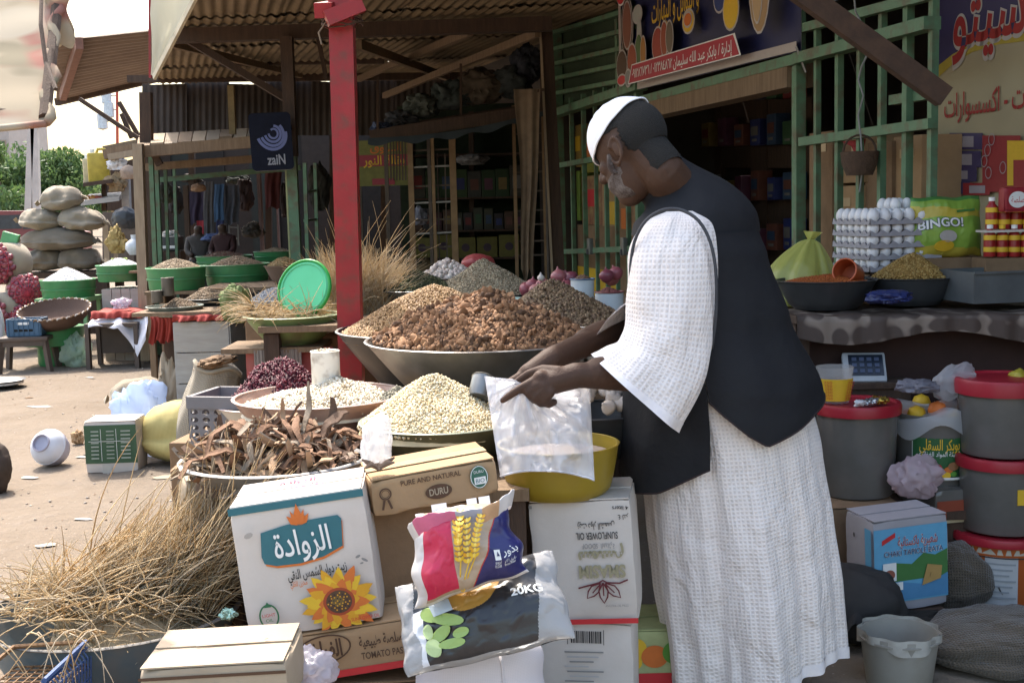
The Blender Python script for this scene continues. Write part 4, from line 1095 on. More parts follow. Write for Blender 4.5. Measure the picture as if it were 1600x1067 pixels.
# foreground basin
bluep = mat('blue painted basin',(.10,.17,.22),.5,(.06,.09,.11),7,.5,.06,30,dirt=((.17,.13,.09),.7,7))
GP = at(178,944,3.0);GP.z = max(GP.z,.3)
t,p = basin('blue_basin','wide worn blue basin full of dry grass',178,946,2.8,.30,.2,.20,bluep,rim=mat('dusty basin rim',(.20,.18,.155),.7),rimr=.007,P=at(178,946,2.8),wob=.006)
lb_ = MB().box((0,0,0),(.4,.36,p.z - .203),old_wood,None,.004);tag(lb_.build('wooden_box',loc=V(p.x,p.y,(p.z - .203)/2)),'low wooden box under the blue grass basin','box')
bl_ = []
for k in range(3600):      # sheaf lying from lower left to upper right
    u = random.random();s = (random.random() + random.random() + random.random())/1.5 - 1
    base = p + V(-.15 + .40*u ** .9,-.10 + .26*random.random() + .02*s,.0 + .03*random.random())
    ang = R(46 + 30*u ** 2 + 16*s) ;up = math.sin(ang)
    d = Vector((math.cos(ang)*1.0,.2*s + .05,up*.95))
    L = random.uniform(.14,.36)*(.75 + .45*u)
    bl_.append(blade(base,d,L,random.uniform(.1,.9),5))
for k in range(900):      # loose crossing stalks low in the basin
    a = random.uniform(0,6.28);r = .27*math.sqrt(random.random())
    bl_.append(blade(p + V(.05 + .72*r*math.cos(a),.85*r*math.sin(a),-.03 + .10*random.random()),(random.uniform(-.6,1),random.uniform(-.6,.6),random.uniform(-.05,.6)),random.uniform(.06,.17),.5,4))
for k in range(700):      # upright part against the carton
    ang = R(random.uniform(45,82));bl_.append(blade(p + V(random.uniform(.04,.27),random.uniform(-.12,.16),.02*random.random()),(math.cos(ang),random.uniform(-.15,.2),math.sin(ang)),random.uniform(.12,.29),random.uniform(.2,1.0),5))
for k in range(14):        # long stray stalks
    bl_.append(blade(p + V(random.uniform(-.1,.25),random.uniform(-.1,.1),.1),(random.uniform(.1,1),random.uniform(-.2,.2),random.uniform(.6,1.2)),random.uniform(.24,.42),random.uniform(.3,1.4),7))
for k in range(16):        # stalks hanging over the rim
    bl_.append(blade(p + V(random.uniform(-.25,.1),-.27,.03),(random.uniform(-.3,1),-.5,.5),random.uniform(.15,.3),2.2,7))
for k in range(260):       # dense frayed ends low left
    bl_.append(blade(p + V(-.14 + .05*random.gauss(0,1),random.uniform(-.2,.1),.02 + .05*random.random()),(random.gauss(0,1),random.gauss(0,.6),abs(random.gauss(0,.6))),random.uniform(.04,.12),.4,3))
gf = heap_fn(.22,.17,1.5,.3,17,(.25,.2));gmb = heap_body(gf,.22,mat('matted straw',(.54,.41,.25),.9,(.34,.24,.14),60,.5,.6,140,aniso=(1,1,.25)),z0=-.05)
gm_ = gmb.build('matted_straw',None,p + V(.06,.02,-.05),smooth=170);tag(gm_,'matted straw core under the dry grass in the blue basin','straw',kind='stuff')
o = link('dry_grass',grass_blades('dry_grass',bl_,.0024,straw_m));tag(o,'big sheaf of dry yellow grass lying in the blue basin','dry grass',kind='stuff')
# straw in the green basin and the tall bundle behind the red post
bl_ = []
for k in range(420):
    a = random.uniform(0,6.28);r = .17*math.sqrt(random.random())
    bl_.append(blade(GB + V(r*math.cos(a) - .03,r*math.sin(a),-.01 + .03*random.random()),(random.uniform(-1,1),random.uniform(-.6,.6),random.uniform(.05,.6)),random.uniform(.06,.17),.6,4))
for k in range(40):
    bl_.append(blade(GB + V(-.15,0,.03),(random.uniform(-1,-.1),random.uniform(-.3,.3),random.uniform(-.1,.8)),random.uniform(.1,.22),1.0,5))
o = link('loose_straw',grass_blades('loose_straw',bl_,.0022,straw_m));tag(o,'loose straw spilling out of the worn green basin','straw',kind='stuff')
bl_ = []
for k in range(2200):
    x = random.gauss(0,1);side = 1 if random.random() < .62 else -1
    b0 = at(560 + 45*random.uniform(-1,1),492 + random.uniform(-14,6),5.3 + random.uniform(-.12,.12))
    ang = R(90 - side*random.uniform(0,1)*(46 if side > 0 else 24))
    d = Vector((math.cos(ang),random.uniform(-.25,.25),math.sin(ang)))
    bl_.append(blade(b0,d,random.uniform(.14,.31),random.uniform(.0,1.3),5))
for k in range(30):
    b0 = at(560 + 40*random.uniform(-1,1),440,5.2);ang = R(90 + random.uniform(-55,25))
    bl_.append(blade(b0,(math.cos(ang),random.uniform(-.2,.2),math.sin(ang)),random.uniform(.22,.42),random.uniform(0,.4),5))
o = link('dry_grass',grass_blades('dry_grass',bl_,.0020,straw_m));tag(o,'tall dry grass bundle standing behind the red post','dry grass',kind='stuff')
mb = MB();q = at(565,500,5.3);mb.box((q.x,q.y,q.z/2 - .02),(.34,.34,q.z - .04),kraft_dark,None,.006);tag(mb.build('brown_carton'),'brown carton under the tall grass bundle behind the red post','carton')

# painted boards of the stall side below the green basin
bp = thing('board_stand','stand of red and grey corrugated boards under the green basin','stand',at(430,600,4.95)*1.0)
bp.location.z = 0
zt = GB.z - .115
pinkb = mat('faded red paint',(.42,.10,.09),.7,(.34,.07,.065),6,.45,.1,30,dirt=((.30,.17,.12),.5,9));greyc = mat('grey corrugated board',(.25,.21,.18),.75,(.17,.14,.12),8,.4)
o_ = bp.location
def prow(px0,px1,Y,m,nm,lo=0.0,ridged=False):
    a,b = at(px0,540,Y),at(px1,540,Y)
    if ridged: corr_sheet(nm,bp,V(a.x,a.y,lo) - V(o_.x,o_.y,0),V(b.x,b.y,lo) - V(o_.x,o_.y,0),V(b.x,b.y,zt - .01) - V(o_.x,o_.y,0),V(a.x,a.y,zt - .01) - V(o_.x,o_.y,0),m,.014,.0025)
    else: MB().box(((a.x + b.x)/2 - o_.x,Y - o_.y,(lo + zt - .01)/2),(b.x - a.x,.02,zt - .01 - lo),m).build(nm,bp)
prow(384,412,4.84,pinkb,'board');prow(396,470,4.80,greyc,'board',0.05,True);prow(470,520,4.86,pinkb,'board');prow(520,545,4.84,dark_wood,'board')
MB().box((.02,.0,zt - .012),(.40,.3,.02),old_wood).build('shelf',bp)
for k in range(3): MB().box((.24,-.1 + .06*k,zt - .16 - .06*k),(.2,.02,.03),old_wood).build('slat',bp)

# ================================================================== CARTONS, BAGS AND SACKS IN FRONT OF THE STALL
def carton(name,label,px,py,Y,w,h,d,yaw,tilt,m,cat='carton',flaps=True,P=None,bev=.004,tape=None,lean=0.0):
    """px, py, Y: middle of the front face"""
    rot = Euler((lean,tilt,0)).to_matrix();rot = Matrix.Rotation(yaw,3,'Z') @ rot
    p = (P if P is not None else at(px,py,Y)) - rot @ Vector((0,-d/2,h/2))
    t = thing(name,label,cat,p,rot.to_euler())
    ht = h - (.003 if flaps else 0)
    bm = bmesh.new();bmesh.ops.create_cube(bm,size=1.0);bmesh.ops.subdivide_edges(bm,edges=bm.edges[:],cuts=11,use_grid_fill=True)
    sd = random.uniform(0,50)
    for v in bm.verts:                                  # slightly bulging, hand-worn cardboard with crushed edges and corners
        q = v.co*2;near = sorted((1 - abs(q.x),1 - abs(q.y),1 - abs(q.z)));e = math.exp(-(near[1]/.10) ** 2);c3 = math.exp(-(near[2]/.16) ** 2)
        P_ = Vector((v.co.x*w,v.co.y*d,v.co.z*ht + ht/2));n1 = max(0,noise.noise(P_*14 + Vector((sd,0,0))));n2 = abs(noise.noise(P_*6 + Vector((0,sd,0))))
        k = .0015*e + .006*e*n1 + .006*c3*(n2 + .3)
        P_ = P_ - Vector((q.x*k,q.y*k,q.z*k))
        if abs(q.x) > .99: P_.x += math.copysign(.003*math.sin(math.pi*(v.co.z + .5))*(1 - abs(q.y)),q.x)
        v.co = P_
    mb = MB();mb.bm(bm,m)
    mb.build('box_body',t,smooth=35)
    if flaps:
        for s in (-1,1): MB().box((0,s*(d/4 + .0012),h - .0012 + (.0012 if s > 0 else 0)),(w - .010,d/2 - .005,.003),m,(R(.5*s),0,0)).build('flap',t)
        if tape: MB().box((0,0,h + .0030),(w*.97,.045,.0008),tape).build('tape',t)
    F = lambda u,v,q: Vector((u,-d/2 - q - .0018,v + h/2))
    T = lambda u,v,q: Vector((u,v,h + .0036 + q))
    Lf = lambda u,v,q: Vector((-w/2 - q - .0045,-u,v + h/2))
    return t,F,T,Lf
def flower(pr,u,v,r,vmin=-9):
    cl = lambda x,y: (u + x,max(v + y,vmin))
    rr = random.Random(3)
    for ring,(n,r0,r1,ms) in enumerate(((17,.35,1.0,[yellow_ink,gold_ink,yellow_ink,orange_ink]),(15,.3,.82,[gold_ink,yellow_ink,orange_ink]),(14,.25,.6,[orange_ink,gold_ink]))):
        for i in range(n):
            a = 2*math.pi*(i + .5*ring)/n + rr.uniform(-.08,.08);L = r*r1*rr.uniform(.9,1.08);wv = r*.16
            c,s = math.cos(a),math.sin(a)
            pts = [(r0*r,-wv*.5),(L*.6,-wv),(L*.85,-wv*.55),(L,0),(L*.85,wv*.55),(L*.6,wv),(r0*r,wv*.5)]
            q = [cl(x*c - y*s,x*s + y*c) for x,y in pts]
            pr.add([pr.S(*k,pr.h + .00002*i) for k in q],[tuple(range(7))],ms[i % len(ms)])
        pr.h += .0006
    pr.ell(u,v,r*.42,r*.38,INK('rust',(.36,.06,.02)));pr.ell(u,v,r*.34,r*.31,brown_ink);pr.ell(u - r*.03,v + r*.02,r*.16,r*.14,INK('olive brown',(.16,.10,.03)))
    for i in range(40):
        a = i*2.4;q = r*.3*math.sqrt(i/40);pr.ell(u + q*math.cos(a),v + q*math.sin(a)*.9,r*.022,r*.022,gold_ink if i % 3 else black_ink,6);pr.h -= .0006
    pr.h += .0006

# white cooking oil carton with the sunflower
t,F,T,Lf = carton('oil_carton','white oil carton with teal logo and big sunflower, leaning sideways',478,882,2.5,.285,.290,.205,R(4),R(-6.5),carton_white,tape=None)
pr = Print(F)
pr.rect(-.142,.128,.142,.1435,teal_ink)
o = -.003;lg = []
lg = [(-.088,.032),(-.082,.083),(-.03,.092),(.03,.096),(.082,.097),(.089,.088),(.083,.030),(.04,.013),(-.01,.006),(-.06,.008),(-.084,.016)]
pr.put([(u*.99 + .002,v - .001 - .004) for u,v in lg],orange_ink);pr.put(lg,teal_ink)
for (cx,wv,hv,tl) in ((-.022,.010,.03,.7),(.022,.010,.03,-.7),(0,.013,.047,0),(-.012,.008,.036,.35),(.012,.008,.036,-.35)):
    c,s = math.cos(tl),math.sin(tl);base = (cx*.2,.088)
    pr.put([(base[0] + x*c - y*s,base[1] + x*s + y*c) for x,y in ((0,0),(wv*.7,hv*.35),(wv*.5,hv*.6),(0,hv),(-wv*.5,hv*.6),(-wv*.7,hv*.35))],orange_ink)
pr.text('الزوادة',0,.052,.075,white_ink,R(2),.118,.012)
pr.text('زيت دوار الشمس النقي',.022,-.014,.028,black_ink,R(2),.125,.02)
pr.text('مخزن للقلي',-.020,-.035,.016,orange_ink,R(2),.036,.01)
pr.ring(-.092,-.096,.021,.027,.0035,INK('dark leaf',(.03,.14,.06)));pr.put([(-.092,-.064),(-.1,-.076),(-.084,-.076)],INK('dark leaf',(.03,.14,.06)))
pr.text('LIGHT',-.092,-.093,.010,red_ink);pr.text('OIL',-.092,-.104,.010,green_ink)
flower(pr,.058,-.086,.080,-.143)
pr.text('SUNFLOWER OIL',.108,-.128,.011,red_ink,R(2),.06)
for (u,v,a,b,rt) in ((.112,.005,.006,.003,.4),(.125,-.004,.008,.003,-.6),(.118,-.010,.004,.002,.2),(-.105,.085,.010,.006,.3)): pr.ell(u,v,a,b,INK('scuff',(.36,.33,.30)) if u < 0 else grey_ink,8,rt)
pr.build('front_print',t)
pr = Print(T)
rd = INK('stamp red',(.50,.08,.16));pr.text('الزوادة',-.01,.055,.04,rd,0,.08,.03);pr.text('SUNFLOWER',-.005,.018,.020,rd,0,.095,.03);pr.text('OIL 4 x 4 L',.015,-.016,.020,rd,0,.085,.03);pr.text('زيت نقي',.025,-.055,.034,rd,0,.075,.03)
for u in (-.075,.075): pr.line([(u,-.02),(u,.06)],.0012,rose_ink)
pr.build('top_print',t)
# tomato paste carton under it
t,F,T,Lf = carton('tomato_carton','brown tomato paste carton with red stripe under the sunflower carton',545,1018,2.5,.40,.105,.24,R(4),R(-6.5),kraft)
pr = Print(F)
pr.rect(-.2,-.0515,.2,-.036,red_ink)
pr.text('الفراشة',-.055,.014,.05,brown_ink,0,.085,.03);pr.ring(-.052,.014,.060,.032,.0035,brown_ink,30,.1)
pr.text('صلصة طبيعية',.072,.018,.03,brown_ink,0,.095,.02);pr.text('TOMATO PASTE',.078,-.013,.021,brown_ink,0,.105,.012)
pr.ell(-.12,.02,.014,.010,red_ink);pr.ell(-.14,.012,.011,.012,orange_ink)
pr.build('front_print',t)
lowc = at(545,1065,2.5);h0 = lowc.z
t,F,T,Lf = carton('brown_carton','plain brown carton at the very bottom under the tomato carton',0,0,0,.38,h0 - .005,.24,R(4),0,kraft_dark,P=V(lowc.x,2.5,(h0 - .005)/2))
# DURU carton
t,F,T,Lf = carton('kraft_carton','low kraft carton with brown oval logo and green seal',681,762,2.62,.285,.085,.19,R(14),R(-6),kraft,tape=tape_m)
pr = Print(F)
pr.text('PURE AND NATURAL',-.008,.024,.016,brown_ink,0,.135,.01)
pr.ell(.005,-.008,.030,.0165,brown_ink);pr.text('DURU',.005,-.008,.021,carton_tan,0,.042,.02)
pr.ring(-.112,.008,.0135,.0135,.003,brown_ink);pr.ring(-.112,.008,.009,.009,.0012,brown_ink)
for s in (-1,1): pr.line([(-.112 + s*.004,-.005),(-.112 + s*.010,-.026)],.005,brown_ink)
pr.ell(.098,.008,.0205,.026,INK('seal green',(.04,.13,.09)));pr.ring(.098,.008,.0195,.025,.0015,white_ink);pr.text('DURU',.098,.020,.009,white_ink,0,.022);pr.rect(.086,-.008,.112,.008,white_ink);pr.text('BIO',.099,0,.013,teal_ink)
pr.build('front_print',t)
q = at(655,860,2.66)
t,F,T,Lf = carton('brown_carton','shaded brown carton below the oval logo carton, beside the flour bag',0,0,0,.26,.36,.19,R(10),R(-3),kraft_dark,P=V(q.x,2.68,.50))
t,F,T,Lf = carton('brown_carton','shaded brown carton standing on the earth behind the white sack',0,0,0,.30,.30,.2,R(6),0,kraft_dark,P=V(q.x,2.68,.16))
# sunflower oil carton, printed upside down
t,F,T,Lf = carton('oil_carton','white sunflower oil carton standing upside down under the yellow basin',911,878,2.84,.248,.305,.22,R(-9),R(-3),carton_white)
pr = Print(F)
up = math.pi
pr.text('4 liters',.098,.130,.014,black_ink,up,.038,.01);pr.text('٤ لتر',.104,.108,.016,black_ink,up,.026,.01)
pr.text('زيت دوار الشمس',.038,.088,.022,black_ink,up,.088,.012);pr.text('SUNFLOWER OIL',.038,.065,.024,black_ink,up,.100,.012)
pr.text('FOODS  الغذائية',.040,.040,.017,grey_ink,up,.078,.01)
pr.text('سمسم',.045,.012,.045,khaki_ink,up,.110,.035);pr.text('SMASIM',.045,-.022,.042,khaki_ink,up,.112,.04)
lt_ = maroon_ink
pr.line([(-.015,-.062),(.01,-.056),(.035,-.050),(.045,-.044),(.055,-.050),(.085,-.052),(.105,-.044)],.004,lt_)
for tl,ox in ((0,0),(.75,-.006),(-.75,.006)):
    c,s = math.cos(tl),math.sin(tl);leafp = [(0,0),(.011,-.02),(.009,-.035),(0,-.05),(-.009,-.035),(-.011,-.02),(0,0)]
    pr.line([(.045 + ox + (x*c + y*s),-.050 + (-x*s + y*c)) for x,y in leafp],.0035,lt_);pr.line([(.045 + ox,-.052),(.045 + ox - .03*s,-.052 - .03*c)],.003,lt_)
pr.text('ANGORA OIL MILLS',.075,-.106,.008,grey_ink,0,.055);pr.rect(-.1235,-.150,.1235,-.137,red_ink)
pr.rect(-.120,.138,-.112,.146,grey_ink)
pr.build('front_print',t)
pr = Print(Lf);pr.text('SMASIM',.02,.09,.03,grey_ink,up,.09,.02);pr.text('زيت',.02,.03,.03,grey_ink,up,.05,.02);pr.build('side_print',t)
q = at(915,1040,2.84)
t,F,T,Lf = carton('white_carton','white carton with a barcode below the upside down oil carton',0,0,0,.235,.338,.22,R(-9),0,carton_white,P=V(q.x,2.85,.170))
pr = Print(F)
pr.ring(-.0,.132,.042,.018,.0015,grey_ink,4,0) if False else None
u = -.034
while u < .04:
    w = random.choice((.0012,.002,.0034));pr.rect(u,.118,u + w,.148,black_ink);pr.h -= .0006;u += w + random.choice((.0014,.0022))
pr.line([(-.042,.114),(-.042,.152)],.0015,black_ink);pr.line([(.046,.114),(.046,.152)],.0015,black_ink)
for k in range(9): pr.line([(-.05 + .006*(k % 3),.095 - k*.012),(.045 - .012*(k % 4),.096 - k*.012)],.0035,INK('faint grey',(.46,.44,.43)) if k % 2 else grey_ink)
pr.build('front_print',t)
# tan carton, nearest, lower left
t,F,T,Lf = carton('tan_carton','pale tan carton with dark lid line, lowest in front of the grass',334,1082,2.13,.27,.105,.20,R(1),R(-1.5),carton_tan)
pr = Print(F);pr.rect(-.134,.030,.134,.036,brown_ink);pr.text('جودة 1',.02,.005,.035,black_ink,0,.06,.03);pr.ell(-.02,.012,.006,.005,brown_ink);pr.rect(.004,-.01,.006,.02,brown_ink);pr.build('front_print',t)
pr = Print(T);pr.line([(-.05,-.005),(.04,.0),(.09,.004)],.004,INK('smudge',(.40,.32,.23)));pr.line([(.078,.006),(.083,.012)],.003,black_ink);pr.build('top_print',t)
lid_z = t.location.z
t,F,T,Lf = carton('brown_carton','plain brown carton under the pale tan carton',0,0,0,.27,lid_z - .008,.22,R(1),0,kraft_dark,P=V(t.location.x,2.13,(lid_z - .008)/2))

# ------------------------------------------------------------------ soft bags
def pillow(name,parent,w,h,T,m,mfn=None,nu=40,nv=40,seed=0,top=1.0,bot=1.0,lump_=.05,uvm=None,wrinkle=.004,build=True,pinch=.55,skew=0.0):
    """flat bag filled to a thickness: front and back sheets, both meeting in the side seams; returns the front surface function"""
    def prof(u,v):
        e = max(0.0,1 - abs(2*u - 1) ** 2.6) ** pinch;f = max(0.0,1 - abs(2*v - 1) ** 3.2) ** .6
        return T*e*f*(1 + lump_*2*noise.noise(Vector((u*3.1,v*3.3,seed))))
    def S(u,v,q=0.0,side=-1):
        ww = w*(bot + (top - bot)*v);x = (u - .5)*ww*(1 - .03*math.sin(math.pi*v)*0)
        sx = .012*noise.noise(Vector((v*4,seed,1 if u > .5 else 5)))*abs(2*u - 1)
        wr = wrinkle*noise.noise(Vector((u*14,v*9,seed + 2))) + wrinkle*.7*math.sin(40*abs(u - .5)*v + seed)*abs(2*u - 1) ** 2
        return Vector((x + sx,side*(prof(u,v) + q + max(0,wr)*(1 if 0.02 < u < .98 else 0)) - 0,v*h + skew*u*(1 - v) + .008*noise.noise(Vector((u*4,v,seed + 7)))))
    mb = MB();mb.grid(lambda u,v: S(u,v),nu,nv,m,mfn,uvm or (w,h));mb.grid(lambda u,v: S(u,v,0,1) + V(0,.001,0),nu // 2,nv // 2,m,None,uvm or (w,h),flip=True)
    o = mb.build(name,parent,smooth=170) if build else mb
    return S,o
def sack(name,label,loc,size,m,rot=(0,0,0),cat='sack',seed=0,group=None,tie=True,n=26,sag=.3,ears=True,parent=None,ex=2.2):
    """filled sack lying on its base: rounded cushion with drawn corners"""
    t = thing(name,label,cat,loc,rot,group)
    L,W,Hh = size;mb = MB()
    def f(u,v):
        a = 2*math.pi*u;s = 2*v - 1
        e = max(0.0,1 - abs(s) ** ex) ** .5
        c,d = math.cos(a),math.sin(a)
        k = (abs(c) ** 2.6 + abs(d) ** 2.6) ** (-1/2.6)
        nzz = 1 + .05*math.sin(7*a + seed)*abs(s) ** 3 + .2*noise.noise(Vector((c*1.3 + seed,d*1.3,s*2.2))) + .06*noise.noise(Vector((c*3.5,d*3.5 + seed,s*5))) + .02*abs(noise.noise(Vector((c*9,d*9 + seed,s*12))))
        y,z = c*k*W/2*e*nzz,d*k*Hh/2*e*nzz
        if z < 0: z *= (1 - sag)
        y *= 1 + sag*.5*(1 if z < 0 else 0)
        return Vector((s*L/2*(1 + .04*noise.noise(Vector((c,d,seed)))),y,z + Hh*.46*(1 - sag*.5)))
    mb.grid(f,n*2,n,m,None,(math.pi*(W + Hh)/2,L));mb.build('sack_body',t,smooth=170)
    if ears:
        for s in (-1,1):
            q = Vector((s*L/2,0,Hh*.45));e = MB()
            e.grid(lambda u,v: q + V(s*.10*L*v*(.7 + .3*math.sin(u*9 + seed)),(u - .5)*W*(.55 - .1*v),.02*math.sin(u*14 + seed) - .03*v),12,4,m,None,(.2,.06))
            e.build('seam_fold',t,smooth=170)
    return t

# white woven sack, upright
ws = thing('white_sack','upright white woven sack under the black plastic bag','sack',V(at(745,1000,2.36).x,2.45,0),(0,0,R(4)))
mb = MB();hz = at(745,988,2.36).z
def wsf(u,v):
    a = 2*math.pi*u;r = (abs(math.cos(a)) ** 2.8 + abs(math.sin(a)) ** 2.8) ** (-1/2.8);e = max(0.0,1 - max(0,(v - .82)/.18) ** 2.2) ** .5 if v > .82 else 1
    n_ = 1 + .05*noise.noise(Vector((math.cos(a)*1.5,math.sin(a)*1.5,v*4))) + .012*math.sin(v*40 + 3*math.sin(a))
    return Vector((math.cos(a)*r*.135*e*n_,math.sin(a)*r*.10*e*n_,v*hz))
mb.grid(wsf,56,50,poly_white,None,(.75,hz));mb.build('sack_body',ws,smooth=170)
mb = MB();mb.tube([wsf(.80,v) + V(0,-.001,0) for v in [.3 + .6*i/20 for i in range(21)]],.0025,poly_white,6);mb.build('seam',ws,smooth=170)
# black 20KG bag draped over the sack
clearp = film_mat('clear bag edge',(.55,.54,.54),.72,.18,.25)
blackp = mat('black printed film',(.028,.028,.032),.28,(.02,.02,.022),6,.5,.25,18,spec=.5)
ochre = mat('ochre printed film',(.46,.25,.05),.35,(.38,.20,.04),8,.5,.2,18)
c0 = at(752,952,2.30)
rotm = Matrix.Rotation(R(3),3,'Z') @ Matrix.Rotation(R(-11),3,'Y') @ Matrix.Rotation(R(-38),3,'X')
bb = thing('black_bag','black plastic bag with white weight print and clear silvery edges','bag',c0 - rotm @ V(0,-.03,.088),rotm.to_euler())
def bbm(u,v):
    if u < .10 + .02*math.sin(v*9): return clearp
    if u > .88 - .10*(1 - v) ** 2 or u > .90: return clearp
    if v < .03: return clearp
    if u < .15 and v < .62: return white_film
    if (u - .44) ** 2/.052 + (v - .92) ** 2/.20 < 1: return ochre
    return blackp
white_film = mat('white printed film',(.66,.66,.68),.35,(.6,.6,.62),8)
S,_ = pillow('bag_body',bb,.325,.185,.045,blackp,bbm,210,120,21,1.0,1.02,.2,wrinkle=.005)
pr = Print(lambda a,b,q: S(a,b,q + .003),.0008)
pr.text('20KG',.79,.52,.13,white_ink,R(-4),.19,.025)
lf = INK('apricot green',(.30,.42,.12));lf2 = INK('pale green',(.42,.52,.24))
for (u,v,a,b,r_) in ((.20,.52,.055,.10,.5),(.24,.30,.05,.09,-.6),(.30,.42,.055,.11,.9),(.19,.18,.045,.10,.2),(.30,.18,.05,.08,1.4),(.36,.26,.05,.05,.2),(.17,.35,.03,.08,0)): pr.ell(u,v,a,b,lf if (u*100) % 2 < 1 else lf2,16,r_)
pr.put([(.19,.62),(.32,.64),(.34,.50),(.22,.48)],INK('pale sky',(.45,.52,.58)))
pr.build('bag_print',bb)
# flour bag with wheat ears
fb_rot = Matrix.Rotation(R(2),3,'Z') @ Matrix.Rotation(R(-7.5),3,'Y') @ Matrix.Rotation(R(-12),3,'X')
c1 = at(727,868,2.24)
fb = thing('flour_bag','flour bag with pink band, blue corner and yellow wheat ears, top rolled','bag',c1 - fb_rot @ V(.0,-.05,.088),fb_rot.to_euler())
redpk = mat('crimson printed film',(.52,.025,.075),.32,(.46,.02,.06),8,.5,.2,20);bluepf = mat('blue printed film',(.03,.03,.125),.3,(.024,.024,.10),8,.5,.2,20)
beigef = mat('clear beige film',(.42,.32,.23),.3,(.36,.27,.19),8,.5,.25,20);milky = mat('milky film',(.62,.58,.56),.3,(.54,.50,.48),8,.5,.25,20)
redline = INK('thin red',(.45,.03,.02))
def fbm_(u,v):
    if u < .10: return milky
    if u < .40 and .07 < v < .93: return redpk
    if v < .04: return milky
    d = (u - .40) - .42*max(0,v - .0) ** .75 - .08
    if u > .40 and d > .0: return redline if d < .012 else bluepf
    return beigef
S,_ = pillow('bag_body',fb,.205,.178,.058,beigef,fbm_,170,150,4,.84,1.12,.12,wrinkle=.004,skew=.035)
pr = Print(lambda a,b,q: S(a,b,q + .0032),.0008)
def ear(u0,v0,u1,v1,n=9):
    dx,dy = u1 - u0,v1 - v0;L = math.hypot(dx,dy);dx,dy = dx/L,dy/L;px_,py_ = -dy,dx
    for i in range(n):
        c = i/(n - 1)*L
        for s in (-1,1):
            bx,by = u0 + dx*c,v0 + dy*c;r_ = math.atan2(dy,dx) - s*.55
            pr.ell(bx + px_*-s*.022,by + py_*-s*.022,.034,.016,yellow_ink if (i + s) % 3 else gold_ink,10,r_);pr.h -= .0007
        pr.ell(u0 + dx*c,v0 + dy*c,.026,.013,INK('wheat light',(.78,.56,.10)),10,math.atan2(dy,dx));pr.h -= .0007
    pr.h += .0009
for a in ((.42,.03,.46,.4),(.43,.02,.53,.35),(.44,.03,.60,.4)): pr.line([(a[0],a[1]),((a[0] + a[2])/2 - .01,a[3]*.55),(a[2],a[3])],.012,yellow_ink)
ear(.45,.40,.46,.90);ear(.52,.36,.58,.90);ear(.58,.40,.72,.86);ear(.46,.62,.52,.95,6)
pr.rect(.755,.30,.805,.43,white_ink);pr.text('بذور',.885,.40,.13,white_ink,R(4),.13,.01);pr.put([(.768,.35),(.792,.35),(.78,.41)],navy_ink);pr.text('WHEAT',.78,.265,.05,white_ink,0,.055);pr.text('FLOUR',.78,.225,.05,white_ink,0,.055);pr.text('دقيق ١ ك',.885,.285,.06,white_ink,R(4),.10);pr.text('Bread Flour',.885,.24,.045,white_ink,R(4),.10)
pr.build('bag_print',fb)
# rolled open mouth of the bag
mb = MB()
def mouth(u,v):
    a = 2*math.pi*u;r = 1 + .10*math.sin(5*a + 1) + .03*math.sin(11*a)
    x,y = .098*math.cos(a)*(1.0 + .10*math.sin(math.pi*v)),.042*math.sin(a)*r*(1 + .25*math.sin(math.pi*v))
    return Vector((x + .004,y - .006,.146 + .030*math.sin(v*2.6) + .008*math.sin(3*a + 2) + .012*math.cos(a) + .0015*math.sin(17*a)))
def mmf(u,v):
    a = (u % 1)
    if .5 < a < 1.0:
        if .58 < a < .73: return mat('pink film',(.60,.14,.25),.3)
        if .73 < a < .82: return mat('bluish film',(.36,.36,.42),.3)
        if .82 < a < .88: return mat('peach film',(.60,.36,.2),.3)
    return milky
mb.grid(mouth,64,14,milky,mmf);mb.build('rolled_mouth',fb,smooth=170)
mb = MB();mb.grid(lambda u,v: V(.088*math.cos(6.283*u)*v,.034*math.sin(6.283*u)*v - .004,.160 + .003*math.sin(20*u)),24,4,mat('flour',(.72,.68,.60),.9));mb.build('flour_inside',fb)
for x,w in ((-.04,.03),(.025,.02),(.05,.022)): MB().box((x,.037,.180),(w,.001,.020),white_ink,(R(-8),0,0)).build('print_patch',fb)
# crumpled clear bags
def crumple(name,label,loc,size,m,seed=0,rot=(0,0,0),cat='bag',spike=.35,sub=4,group=None,flat=.8,parent=None):
    bm = bmesh.new();bmesh.ops.create_icosphere(bm,subdivisions=sub,radius=1.0)
    for v in bm.verts:
        d = v.co.normalized();n1 = noise.noise(d*1.7 + Vector((seed,0,0)));n2 = abs(noise.noise(d*3.4 + Vector((0,seed,0))));n3 = abs(noise.noise(d*7.5 + Vector((0,0,seed))))
        r = 1 + spike*n1 - spike*1.5*n2 + spike*.3*n3
        v.co = Vector((d.x*r*size[0],d.y*r*size[1],max(-flat*size[2],d.z*r*size[2]) + flat*size[2]))
    mb = MB();mb.bm(bm,m)
    o = mb.build(name,parent,loc,rot,smooth=80)
    if label: tag(o,label,cat,group)
    return o
crumple('plastic_bag','crumpled clear plastic bag on the seam of the white and kraft cartons',at(583,727,2.62),(.038,.03,.062),film_white,3,(0,R(8),0),spike=.3,flat=.85)
crumple('plastic_bag','crumpled greyish plastic bag below the tomato carton',at(490,1070,2.35),(.05,.05,.045),film_mat('milky lilac film',(.70,.66,.72),.8),9,spike=.28)
dp = thing('dried_pod','splayed dried seed pod on the kraft carton beside the clear bag','seed pod',at(592,735,2.60),(0,0,R(10)))
podm = mat('dried pod',(.20,.13,.09),.8,(.12,.075,.05),30)
for k in range(9):
    a = R(-20 + 28*k);MB().tube([(0,0,.004),(.018*math.cos(a),.015*math.sin(a),.016),(.036*math.cos(a),.03*math.sin(a),.018 + .01*math.sin(k*2.1))],[.004,.0075,.002],podm,6).build('pod_lobe',dp,smooth=60)
